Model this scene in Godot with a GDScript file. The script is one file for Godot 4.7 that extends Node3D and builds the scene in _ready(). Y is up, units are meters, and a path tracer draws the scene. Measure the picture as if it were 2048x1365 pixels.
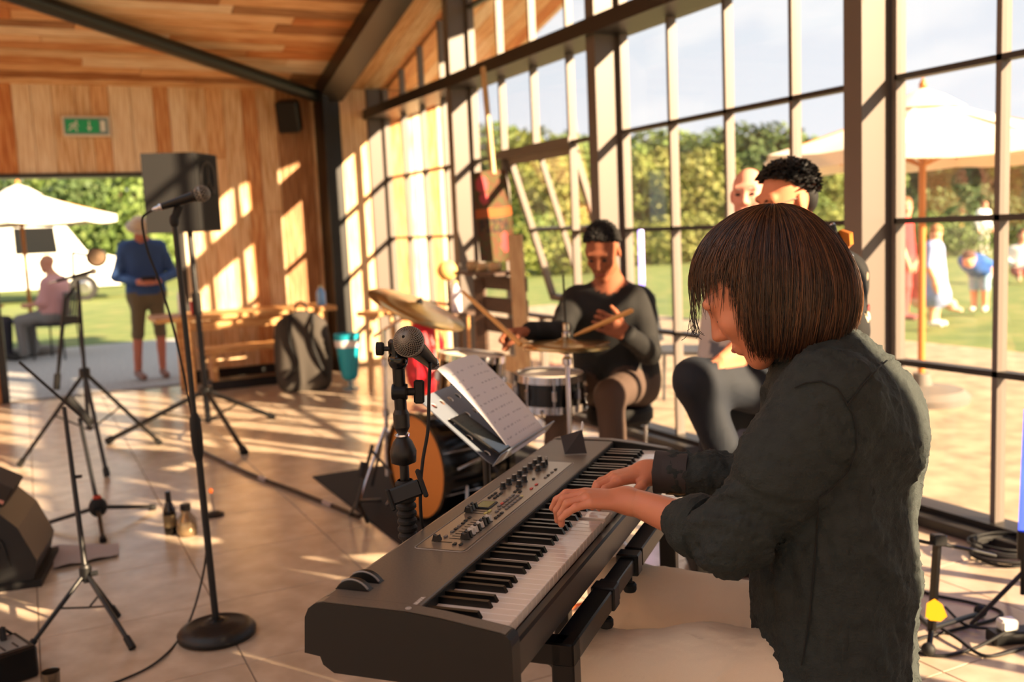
extends Node3D
# A barn bar with a glazed gable: keyboard player, drummer and guitarist at golden hour.

const F := 1932.0
const EYE := Vector3(0, 1.42, 0)
const SUN_TRAVEL := Vector3(-0.57, -0.46, -1.0)
var cam_basis := Basis(Vector3.UP, -0.462177) * Basis(Vector3.RIGHT, -0.1152) * Basis(Vector3.BACK, -0.0437096)
var taken := {}
var bases := {}
var M := {}
var rng := RandomNumberGenerator.new()

class Mb:
	var V := PackedVector3Array()
	var N := PackedVector3Array()
	var UV := PackedVector2Array()
	var C := PackedColorArray()
	var I := PackedInt32Array()
	var col := Color(1, 1, 1)
	func vert(p: Vector3, n: Vector3, uv := Vector2.ZERO) -> int:
		V.append(p); N.append(n); UV.append(uv); C.append(col)
		return V.size() - 1
	func idx(a: int, b: int, c: int) -> void:
		var g := (V[b] - V[a]).cross(V[c] - V[a])
		if g.dot(N[a] + N[b] + N[c]) > 0.0:
			I.append(a); I.append(c); I.append(b)
		else:
			I.append(a); I.append(b); I.append(c)
	func face(pts: Array, hint: Vector3) -> void:
		var n: Vector3 = (pts[1] - pts[0]).cross(pts[2] - pts[0])
		if n.length_squared() < 1e-16 and pts.size() > 3:
			n = (pts[2] - pts[0]).cross(pts[3] - pts[0])
		n = n.normalized()
		if n.dot(hint) < 0.0:
			n = -n
		var s := V.size()
		for p in pts:
			vert(p, n)
		for i in range(1, pts.size() - 1):
			idx(s, s + i, s + i + 1)
	func quad_uv(a: Vector3, b: Vector3, c: Vector3, d: Vector3, hint: Vector3, u := Rect2(0, 0, 1, 1)) -> void:
		# a bottom left, b bottom right, c top right, d top left of the picture
		var n := (b - a).cross(c - a).normalized()
		if n.dot(hint) < 0.0:
			n = -n
		var s := V.size()
		vert(a, n, Vector2(u.position.x, u.end.y)); vert(b, n, u.end); vert(c, n, Vector2(u.end.x, u.position.y)); vert(d, n, u.position)
		idx(s, s + 1, s + 2); idx(s, s + 2, s + 3)
	func box(t: Transform3D, size: Vector3, bev := 0.0) -> void:
		var h := size * 0.5
		if bev <= 0.0:
			for ax in 3:
				for sg in [-1.0, 1.0]:
					var n := Vector3.ZERO; n[ax] = sg
					var u := Vector3.ZERO; u[(ax + 1) % 3] = h[(ax + 1) % 3]
					var w := Vector3.ZERO; w[(ax + 2) % 3] = h[(ax + 2) % 3]
					var c: Vector3 = n * h[ax]
					face([t * (c - u - w), t * (c + u - w), t * (c + u + w), t * (c - u + w)], t.basis * n)
			return
		bev = minf(bev, 0.49 * minf(size.x, minf(size.y, size.z)))
		for ax in 3:
			var b := (ax + 1) % 3
			var c2 := (ax + 2) % 3
			for sg in [-1.0, 1.0]:
				var n := Vector3.ZERO; n[ax] = sg
				var q := []
				for k in [[-1, -1], [1, -1], [1, 1], [-1, 1]]:
					var p := Vector3.ZERO
					p[ax] = sg * h[ax]; p[b] = k[0] * (h[b] - bev); p[c2] = k[1] * (h[c2] - bev)
					q.append(t * p)
				face(q, t.basis * n)
			for k in [[-1, -1], [1, -1], [1, 1], [-1, 1]]:
				var q := []
				for e in [[0, -1], [0, 1], [1, 1], [1, -1]]:
					var p := Vector3.ZERO
					p[ax] = e[1] * (h[ax] - bev)
					p[b] = k[0] * (h[b] - (bev if e[0] == 1 else 0.0)); p[c2] = k[1] * (h[c2] - (0.0 if e[0] == 1 else bev))
					q.append(t * p)
				var n := Vector3.ZERO; n[b] = k[0]; n[c2] = k[1]
				face(q, t.basis * n)
		for sx in [-1.0, 1.0]:
			for sy in [-1.0, 1.0]:
				for sz in [-1.0, 1.0]:
					var s := Vector3(sx, sy, sz)
					face([t * (s * Vector3(h.x, h.y - bev, h.z - bev)), t * (s * Vector3(h.x - bev, h.y, h.z - bev)), t * (s * Vector3(h.x - bev, h.y - bev, h.z))], t.basis * s)
	func cube(lo: Vector3, hi: Vector3, bev := 0.0) -> void:
		box(Transform3D(Basis(), (lo + hi) * 0.5), (hi - lo).abs(), bev)
	# box between two points with a width and height, up roughly along up
	func beam(a: Vector3, b: Vector3, w: float, hgt: float, up := Vector3.UP, bev := 0.0) -> void:
		var z := (b - a).normalized()
		var x := up.cross(z).normalized()
		var y := z.cross(x)
		box(Transform3D(Basis(x, y, z), (a + b) * 0.5), Vector3(w, hgt, a.distance_to(b)), bev)
	func tube(pts: Array, rad, sides := 10, caps := true) -> void:
		var n := pts.size()
		var ref := Vector3.UP
		var t0: Vector3 = (pts[1] - pts[0]).normalized()
		if absf(t0.dot(ref)) > 0.9:
			ref = Vector3.RIGHT
		var nx := (ref - t0 * ref.dot(t0)).normalized()
		var s := V.size()
		for i in n:
			var t: Vector3 = (pts[mini(i + 1, n - 1)] - pts[maxi(i - 1, 0)]).normalized()
			nx = (nx - t * nx.dot(t)).normalized()
			var ny := t.cross(nx)
			var r: float = rad[i] if rad is Array or rad is PackedFloat32Array else rad
			for k in sides + 1:
				var a := TAU * k / sides
				var d := nx * cos(a) + ny * sin(a)
				vert(pts[i] + d * r, d, Vector2(float(k) / sides, float(i) / (n - 1)))
		for i in n - 1:
			for k in sides:
				var q := s + i * (sides + 1) + k
				idx(q, q + 1, q + sides + 2); idx(q, q + sides + 2, q + sides + 1)
		if caps:
			for e in [[0, -1.0], [n - 1, 1.0]]:
				var i: int = e[0]
				var t: Vector3 = (pts[mini(i + 1, n - 1)] - pts[maxi(i - 1, 0)]).normalized() * e[1]
				var c := vert(pts[i], t)
				var f := V.size()
				for k in sides + 1:
					vert(V[s + i * (sides + 1) + k], t)
				for k in sides:
					idx(c, f + k, f + k + 1)
	func rod(a: Vector3, b: Vector3, r0: float, r1 := -1.0, sides := 12) -> void:
		tube([a, b], [r0, r0 if r1 < 0.0 else r1], sides)
	# profile: Vector2(radius, height) turned round the local y axis
	func lathe(t: Transform3D, prof: Array, sides := 24, smooth := false) -> void:
		for i in prof.size() - 1:
			var a: Vector2 = prof[i]
			var b: Vector2 = prof[i + 1]
			if a.distance_to(b) < 1e-6:
				continue
			var na := Vector2(b.y - a.y, a.x - b.x).normalized()
			var nb := na
			if smooth:
				if i > 0:
					var p: Vector2 = prof[i - 1]
					na = (na + Vector2(a.y - p.y, p.x - a.x).normalized()).normalized()
				if i < prof.size() - 2:
					var p2: Vector2 = prof[i + 2]
					nb = (nb + Vector2(p2.y - b.y, b.x - p2.x).normalized()).normalized()
			var s := V.size()
			for k in sides + 1:
				var an := TAU * k / sides
				var d := Vector3(cos(an), 0, sin(an))
				vert(t * (d * a.x + Vector3(0, a.y, 0)), (t.basis * (d * na.x + Vector3(0, na.y, 0))).normalized(), Vector2(float(k) / sides, float(i) / (prof.size() - 1)))
				vert(t * (d * b.x + Vector3(0, b.y, 0)), (t.basis * (d * nb.x + Vector3(0, nb.y, 0))).normalized(), Vector2(float(k) / sides, float(i + 1) / (prof.size() - 1)))
			for k in sides:
				var q := s + 2 * k
				if a.x > 1e-6:
					idx(q, q + 1, q + 2)
				if b.x > 1e-6:
					idx(q + 1, q + 3, q + 2)
	func ball(t: Transform3D, r: Vector3, rings := 10, sides := 16) -> void:
		var s := V.size()
		for i in rings + 1:
			var th := PI * i / rings
			for k in sides + 1:
				var ph := TAU * k / sides
				var d := Vector3(sin(th) * cos(ph), cos(th), sin(th) * sin(ph))
				vert(t * (d * r), (t.basis * (d / r)).normalized(), Vector2(float(k) / sides, float(i) / rings))
		for i in rings:
			for k in sides:
				var q := s + i * (sides + 1) + k
				if i > 0:
					idx(q, q + 1, q + sides + 2)
				if i < rings - 1:
					idx(q, q + sides + 2, q + sides + 1)
	# polygon in the local xy plane, from z = 0 to z = depth
	func plate(t: Transform3D, pts: PackedVector2Array, depth: float) -> void:
		var tri := Geometry2D.triangulate_polygon(pts)
		for e in [[0.0, -1.0], [depth, 1.0]]:
			var s := V.size()
			for p in pts:
				vert(t * Vector3(p.x, p.y, e[0]), (t.basis * Vector3(0, 0, e[1] * signf(depth))).normalized(), p)
			for i in range(0, tri.size(), 3):
				idx(s + tri[i], s + tri[i + 1], s + tri[i + 2])
		var cw := Geometry2D.is_polygon_clockwise(pts)
		for i in pts.size():
			var a := pts[i]
			var b := pts[(i + 1) % pts.size()]
			var n := Vector2(b.y - a.y, a.x - b.x) * (-1.0 if cw else 1.0)
			face([t * Vector3(a.x, a.y, 0), t * Vector3(b.x, b.y, 0), t * Vector3(b.x, b.y, depth), t * Vector3(a.x, a.y, depth)], t.basis * Vector3(n.x, n.y, 0))
	# a sheet of rows x cols points, smooth, with a thickness
	func sheet(pts: Array, thick := 0.0) -> void:
		var rows := pts.size()
		var cols: int = pts[0].size()
		for side in ([1.0] if thick <= 0.0 else [1.0, -1.0]):
			var s := V.size()
			for i in rows:
				for j in cols:
					var du: Vector3 = pts[i][mini(j + 1, cols - 1)] - pts[i][maxi(j - 1, 0)]
					var dv: Vector3 = pts[mini(i + 1, rows - 1)][j] - pts[maxi(i - 1, 0)][j]
					var n: Vector3 = du.cross(dv).normalized() * side
					vert(pts[i][j] + n * thick * 0.5, n, Vector2(float(j) / (cols - 1), float(i) / (rows - 1)))
			for i in rows - 1:
				for j in cols - 1:
					var q := s + i * cols + j
					idx(q, q + 1, q + cols + 1); idx(q, q + cols + 1, q + cols)
	func join(o: Mb, t := Transform3D()) -> void:
		var s := V.size()
		for i in o.V.size():
			V.append(t * o.V[i]); N.append((t.basis * o.N[i]).normalized()); UV.append(o.UV[i]); C.append(o.C[i])
		for i in o.I:
			I.append(i + s)
	func mesh(off := Vector3.ZERO, colors := false) -> ArrayMesh:
		var a := []
		a.resize(Mesh.ARRAY_MAX)
		var W := V
		if off != Vector3.ZERO:
			W = V.duplicate()
			for i in W.size():
				W[i] -= off
		a[Mesh.ARRAY_VERTEX] = W; a[Mesh.ARRAY_NORMAL] = N; a[Mesh.ARRAY_TEX_UV] = UV; a[Mesh.ARRAY_INDEX] = I
		if colors:
			a[Mesh.ARRAY_COLOR] = C
		var m := ArrayMesh.new()
		m.add_surface_from_arrays(Mesh.PRIMITIVE_TRIANGLES, a)
		return m

# ---------- scene helpers
func px(u: float, v: float, d: float) -> Vector3:      # a measured picture point at a known depth
	return EYE + cam_basis * (Vector3((u - 1024.0) / F, -(v - 682.5) / F, -1.0) * d)

func fl(u: float, v: float, y := 0.0) -> Vector3:      # the same on a level plane
	var d := cam_basis * Vector3((u - 1024.0) / F, -(v - 682.5) / F, -1.0)
	return EYE + d * ((y - EYE.y) / d.y)

func in_view(p: Vector3, margin := 60.0) -> bool:
	var q := cam_basis.inverse() * (p - EYE)
	if q.z > -0.2:
		return false
	var u := 1024.0 + F * q.x / -q.z
	var v := 682.5 - F * q.y / -q.z
	return u > -margin and u < 2048 + margin and v > -margin and v < 1365 + margin

func numbered(called: String) -> String:
	taken[called] = taken.get(called, -1) + 1
	return called if taken[called] == 0 else "%s_%03d" % [called, taken[called]]

func tag(o: Node, label := "", category := "", group := "", kind := "") -> Node:
	if label: o.set_meta("label", label)
	if category: o.set_meta("category", category)
	if group: o.set_meta("group", group)
	if kind: o.set_meta("kind", kind)
	return o

func thing(called: String, label: String, category: String, at := Vector3.ZERO, group := "") -> Node3D:
	var o := Node3D.new()
	o.name = numbered(called)
	add_child(o)
	o.position = at
	bases[o] = at
	tag(o, label, category, group)
	return o

# part of a thing; the shape is given in world coordinates
func part(parent: Node, called: String, mb: Mb, mat: Material, label := "", colors := false) -> MeshInstance3D:
	var o := MeshInstance3D.new()
	o.name = called
	o.mesh = mb.mesh(bases.get(parent, Vector3.ZERO), colors)
	o.mesh.surface_set_material(0, mat)
	parent.add_child(o, true)
	bases[o] = bases.get(parent, Vector3.ZERO)
	if label: o.set_meta("label", label)
	return o

func one(called: String, mb: Mb, mat: Material, label: String, category: String, at := Vector3.ZERO, group := "", colors := false) -> MeshInstance3D:
	var o := MeshInstance3D.new()
	o.name = numbered(called)
	o.mesh = mb.mesh(at, colors)
	o.mesh.surface_set_material(0, mat)
	add_child(o)
	o.position = at
	bases[o] = at
	tag(o, label, category, group)
	return o

func struct(called: String, mb: Mb, mat: Material, label := "") -> MeshInstance3D:
	var o := MeshInstance3D.new()
	o.name = numbered(called)
	o.mesh = mb.mesh()
	o.mesh.surface_set_material(0, mat)
	add_child(o)
	tag(o, label, "", "", "structure")
	return o

# a part that shares one mesh with its likes: the mesh is local, placed by a transform in world coordinates
func inst(parent: Node, called: String, mesh: Mesh, mat: Material, t: Transform3D) -> MeshInstance3D:
	var o := MeshInstance3D.new()
	o.name = called
	o.mesh = mesh
	o.material_override = mat
	o.transform = Transform3D(t.basis, t.origin - bases.get(parent, Vector3.ZERO))
	parent.add_child(o, true)
	return o

func frame(y: Vector3, at := Vector3.ZERO) -> Transform3D:   # local y along y
	y = y.normalized()
	var ref := Vector3.RIGHT if absf(y.dot(Vector3.RIGHT)) < 0.9 else Vector3.BACK
	var z := ref.cross(y).normalized()
	return Transform3D(Basis(y.cross(z), y, z), at)

func look(z: Vector3, up: Vector3, at := Vector3.ZERO) -> Transform3D:  # local z along z, y near up
	z = z.normalized()
	var x := up.cross(z).normalized()
	return Transform3D(Basis(x, z.cross(x), z), at)

func smooth_path(pts: Array, per := 8) -> Array:
	var out := []
	var n := pts.size()
	for i in n - 1:
		var p0: Vector3 = pts[maxi(i - 1, 0)]
		var p3: Vector3 = pts[mini(i + 2, n - 1)]
		for k in per:
			out.append(pts[i].cubic_interpolate(pts[i + 1], p0, p3, float(k) / per))
	out.append(pts[n - 1])
	return out

func mat(c: Color, rough := 0.6, metal := 0.0) -> StandardMaterial3D:
	var m := StandardMaterial3D.new()
	m.albedo_color = c
	m.roughness = rough
	m.metallic = metal
	return m

func noise_tex(seed_: int, freq: float, octaves: int, ramp: Array, size := 256, normal := false, type := FastNoiseLite.TYPE_SIMPLEX_SMOOTH) -> NoiseTexture2D:
	var n := FastNoiseLite.new()
	n.seed = seed_; n.frequency = freq; n.fractal_octaves = octaves; n.noise_type = type
	var t := NoiseTexture2D.new()
	t.width = size; t.height = size; t.seamless = true; t.noise = n
	if normal:
		t.as_normal_map = true; t.bump_strength = 4.0
	if ramp:
		var g := Gradient.new()
		var off := PackedFloat32Array()
		var cols := PackedColorArray()
		for r in ramp:
			off.append(r[0]); cols.append(r[1])
		g.offsets = off; g.colors = cols
		t.color_ramp = g
	return t

func tri(m: StandardMaterial3D, tex: Texture2D, scale: Vector3, world := true) -> StandardMaterial3D:
	m.albedo_texture = tex
	m.uv1_triplanar = true
	m.uv1_world_triplanar = world
	m.uv1_scale = scale
	return m

const XW := 3.65          # glazing plane
const ZF := -10.2         # far wall
const ZB := 6.0
const XL := -7.0
const RIDGE := 0.5
func roof_y(z: float) -> float:
	return 3.0 + 0.25 * ((z - ZF) if z < RIDGE else (2.0 * RIDGE - z - ZF))

func _ready() -> void:
	rng.seed = 7
	setup_camera_and_light()
	make_materials()
	build_shell()
	build_windows()
	build_far_wall()
	build_ceiling()
	build_outside()
	build_keyboard()
	build_keyboard_extras()
	build_player()
	build_stage()
	build_drums()
	build_drummer()
	build_guitarist()
	build_back_of_room()
	build_floor_things()
	build_people_outside()

func setup_camera_and_light() -> void:
	var cam := Camera3D.new()
	cam.name = "camera"
	add_child(cam)
	cam.transform = Transform3D(cam_basis, EYE)
	cam.fov = rad_to_deg(2.0 * atan(682.5 / F))
	cam.near = 0.05
	cam.far = 600.0
	var lens := CameraAttributesPhysical.new()
	lens.frustum_focal_length = 34.0
	lens.exposure_aperture = 3.0
	lens.frustum_focus_distance = 1.9
	cam.attributes = lens
	cam.current = true
	var env := Environment.new()
	env.background_mode = Environment.BG_SKY
	env.tonemap_mode = Environment.TONE_MAPPER_LINEAR
	env.tonemap_exposure = 2.4
	env.sdfgi_enabled = true
	env.ssao_enabled = true
	env.ssil_enabled = true
	var n := FastNoiseLite.new()
	n.seed = 11; n.frequency = 1.0; n.fractal_octaves = 4
	var im := Image.create(1024, 512, false, Image.FORMAT_RGBF)
	for y in 512:
		var el := (0.5 - (y + 0.5) / 512.0) * PI
		for x in 1024:
			var az := TAU * x / 1024.0
			var c := Color(0.60, 0.72, 0.88)
			if el > -0.03:
				var d := Vector3(cos(el) * cos(az), sin(el), cos(el) * sin(az))
				var f := 1.0 / (maxf(d.y, 0.0) + 0.22)
				var w := smoothstep(-0.28, 0.22, n.get_noise_3d(d.x * f * 1.1, d.z * f * 2.2, 3.0))
				var hz := exp(-maxf(el, 0.0) * 5.0)
				c = Color(0.68, 0.75, 0.85).lerp(Color(0.93, 0.94, 0.95), maxf(w * 0.9, hz))
			else:
				c = Color(0.30, 0.30, 0.22)
			im.set_pixel(x, y, c)
	var sm := PanoramaSkyMaterial.new()
	sm.panorama = ImageTexture.create_from_image(im)
	sm.energy_multiplier = 0.47
	var sky := Sky.new()
	sky.sky_material = sm
	env.sky = sky
	var we := WorldEnvironment.new()
	we.name = "world_environment"
	we.environment = env
	add_child(we)
	var sun := DirectionalLight3D.new()
	sun.name = "sun"
	add_child(sun)
	sun.look_at_from_position(Vector3.ZERO, SUN_TRAVEL.normalized())
	sun.light_color = Color(1.0, 0.87, 0.70)
	sun.light_energy = 3.95
	sun.light_angular_distance = 0.6
	sun.shadow_enabled = true

func make_materials() -> void:
	M.steel = mat(Color(0.12, 0.11, 0.105), 0.42)
	M.post = mat(Color(0.36, 0.325, 0.30), 0.45)
	M.black = mat(Color(0.014, 0.0145, 0.016), 0.45)
	M.matte_black = mat(Color(0.018, 0.018, 0.02), 0.8)
	M.gloss_black = mat(Color(0.012, 0.012, 0.013), 0.18)
	M.rubber = mat(Color(0.02, 0.02, 0.02), 0.7)
	M.chrome = mat(Color(0.80, 0.80, 0.82), 0.14, 1.0)
	M.dark_metal = mat(Color(0.10, 0.105, 0.11), 0.35, 0.6)
	M.white = mat(Color(0.88, 0.87, 0.85), 0.6)
	M.plaster = mat(Color(0.62, 0.55, 0.47), 0.8)
	var gl := mat(Color(1, 1, 1, 0.04), 0.02)
	gl.transparency = BaseMaterial3D.TRANSPARENCY_ALPHA
	M.glass = gl
	# reclaimed planks: old paint in cream over orange-brown timber
	var sets := [
		[[0.0, Color(0.66, 0.48, 0.32)], [0.35, Color(0.80, 0.65, 0.48)], [0.6, Color(0.87, 0.76, 0.61)], [1.0, Color(0.91, 0.83, 0.71)]],
		[[0.0, Color(0.58, 0.35, 0.19)], [0.45, Color(0.74, 0.50, 0.30)], [0.7, Color(0.82, 0.63, 0.43)], [1.0, Color(0.89, 0.77, 0.61)]],
		[[0.0, Color(0.46, 0.31, 0.20)], [0.5, Color(0.61, 0.44, 0.29)], [0.8, Color(0.73, 0.57, 0.41)], [1.0, Color(0.84, 0.73, 0.58)]],
		[[0.0, Color(0.74, 0.60, 0.45)], [0.4, Color(0.86, 0.76, 0.62)], [0.7, Color(0.91, 0.84, 0.73)], [1.0, Color(0.94, 0.89, 0.81)]],
	]
	M.plank = []       # grain along y
	M.board = []       # grain along x
	M.rake = []        # grain along z
	for i in 4:
		var t := noise_tex(20 + i, 0.035, 5, sets[i], 512)
		for k in 2:
			for dir in 3:
				var m := mat(Color(1, 1, 1) if k == 0 else Color(1.0, 0.93, 0.86), 0.72)
				var sc: Vector3 = [Vector3(2.2, 0.13, 2.2), Vector3(0.13, 2.2, 2.2), Vector3(2.2, 2.2, 0.13)][dir]
				tri(m, t, sc)
				m.uv1_offset = Vector3(0.37 * i + 0.21 * k, 0.53 * k, 0.11 * i)
				[M.plank, M.board, M.rake][dir].append(m)
	M.wood = tri(mat(Color(1, 1, 1), 0.5), noise_tex(40, 0.03, 4, [[0.0, Color(0.62, 0.42, 0.24)], [0.5, Color(0.76, 0.56, 0.34)], [1.0, Color(0.86, 0.70, 0.48)]]), Vector3(0.5, 3.0, 3.0), false)
	M.wood_pale = tri(mat(Color(1, 1, 1), 0.6), noise_tex(41, 0.03, 4, [[0.0, Color(0.66, 0.52, 0.36)], [1.0, Color(0.84, 0.72, 0.54)]]), Vector3(3.0, 0.6, 3.0), false)
	M.wood_dark = tri(mat(Color(1, 1, 1), 0.6), noise_tex(42, 0.03, 4, [[0.0, Color(0.20, 0.13, 0.09)], [1.0, Color(0.36, 0.25, 0.17)]]), Vector3(0.6, 3.0, 3.0), false)
	M.tile = []
	for i in 3:
		var t := noise_tex(50 + i, 0.012, 5, [[0.0, Color(0.64, 0.57, 0.49)], [0.5, Color(0.70, 0.63, 0.55)], [1.0, Color(0.76, 0.69, 0.61)]], 512)
		var m := tri(mat(Color(1, 1, 1), 0.30), t, Vector3(0.8, 0.8, 0.8))
		m.roughness_texture = noise_tex(55, 0.02, 4, [[0.0, Color(0.75, 0.75, 0.75)], [1.0, Color(1, 1, 1)]])
		m.roughness = 0.27
		m.uv1_offset = Vector3(0.3 * i, 0, 0.7 * i)
		M.tile.append(m)
	M.grout = mat(Color(0.42, 0.36, 0.30), 0.9)
	M.paving = tri(mat(Color(1, 1, 1), 0.85), noise_tex(60, 0.02, 5, [[0.0, Color(0.48, 0.42, 0.35)], [0.5, Color(0.60, 0.53, 0.44)], [1.0, Color(0.70, 0.62, 0.52)]], 512), Vector3(0.35, 0.35, 0.35))
	M.cobble = tri(mat(Color(1, 1, 1), 0.85), noise_tex(61, 0.06, 4, [[0.0, Color(0.50, 0.49, 0.48)], [1.0, Color(0.76, 0.75, 0.74)]], 512), Vector3(0.8, 0.8, 0.8))
	M.grass = tri(mat(Color(1, 1, 1), 0.95), noise_tex(62, 0.02, 5, [[0.0, Color(0.27, 0.35, 0.14)], [0.45, Color(0.36, 0.43, 0.19)], [0.75, Color(0.43, 0.46, 0.23)], [1.0, Color(0.49, 0.46, 0.28)]], 512), Vector3(0.12, 0.12, 0.12))

func build_shell() -> void:
	# floor: square porcelain tiles, joints recessed
	var bed := Mb.new()
	bed.cube(Vector3(XL, -0.2, ZF - 0.1), Vector3(XW + 0.1, -0.004, ZB))
	var floor_o := struct("floor", bed, M.grout, "large square beige porcelain floor tiles with thin joints")
	var tile := Mb.new()
	tile.cube(Vector3(-0.3105, -0.012, -0.3105), Vector3(0.3105, 0.0, 0.3105), 0.0015)
	var tm := tile.mesh()
	var rest := Mb.new()
	var count := 0
	for i in range(-11, 6):
		for j in range(-11, 16):
			var c := Vector3(-0.075 + 0.625 * (i + 0.5), 0, -3.85 + 0.625 * (j + 0.5))
			if c.x < XL + 0.3 or c.x > XW + 0.1 or c.z < ZF + 0.1 or c.z > ZB - 0.3:
				continue
			if in_view(c, 150.0) and count < 290:
				inst(floor_o, "tile", tm, M.tile[(i * 7 + j * 13 + 300) % 3], Transform3D(Basis(), c))
				count += 1
			else:
				rest.join(tile, Transform3D(Basis(), c))
	var ro := part(floor_o, "tiles_beyond", rest, M.tile[0])
	ro.set_meta("kind", "stuff")
	# unseen room behind the camera and to its left, openings added for fill light
	var w := Mb.new()
	w.cube(Vector3(XL, -0.1, ZB), Vector3(XW + 0.2, 0.3, ZB + 0.2))
	w.cube(Vector3(XL, 2.7, ZB), Vector3(XW + 0.2, roof_y(ZB) + 0.1, ZB + 0.2))
	for x in [XL + 0.2, -4.0, -1.0, 2.0, XW]:
		w.cube(Vector3(x - 0.2, 0.2, ZB), Vector3(x + 0.2, 2.8, ZB + 0.2))
	struct("wall_back", w, M.plank[0])
	w = Mb.new()   # left gable: solid to 1.0 m and above 3.4 m, bare opening added between for fill light
	w.cube(Vector3(XL - 0.2, -0.1, ZF), Vector3(XL, 0.35, ZB))
	w.plate(Transform3D(Basis(Vector3(0, 0, 1), Vector3(0, 1, 0), Vector3(-1, 0, 0)), Vector3(XL, 0, 0)), PackedVector2Array([Vector2(ZF, 2.75), Vector2(ZB, 2.75), Vector2(ZB, roof_y(ZB)), Vector2(RIDGE, roof_y(RIDGE)), Vector2(ZF, roof_y(ZF))]), 0.2)
	for z in [ZF + 0.2, -6.0, -2.0, 2.0, ZB - 0.2]:
		w.cube(Vector3(XL - 0.2, 0, z - 0.2), Vector3(XL, 2.8, z + 0.2))
	struct("wall_left", w, M.plank[1])

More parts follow.
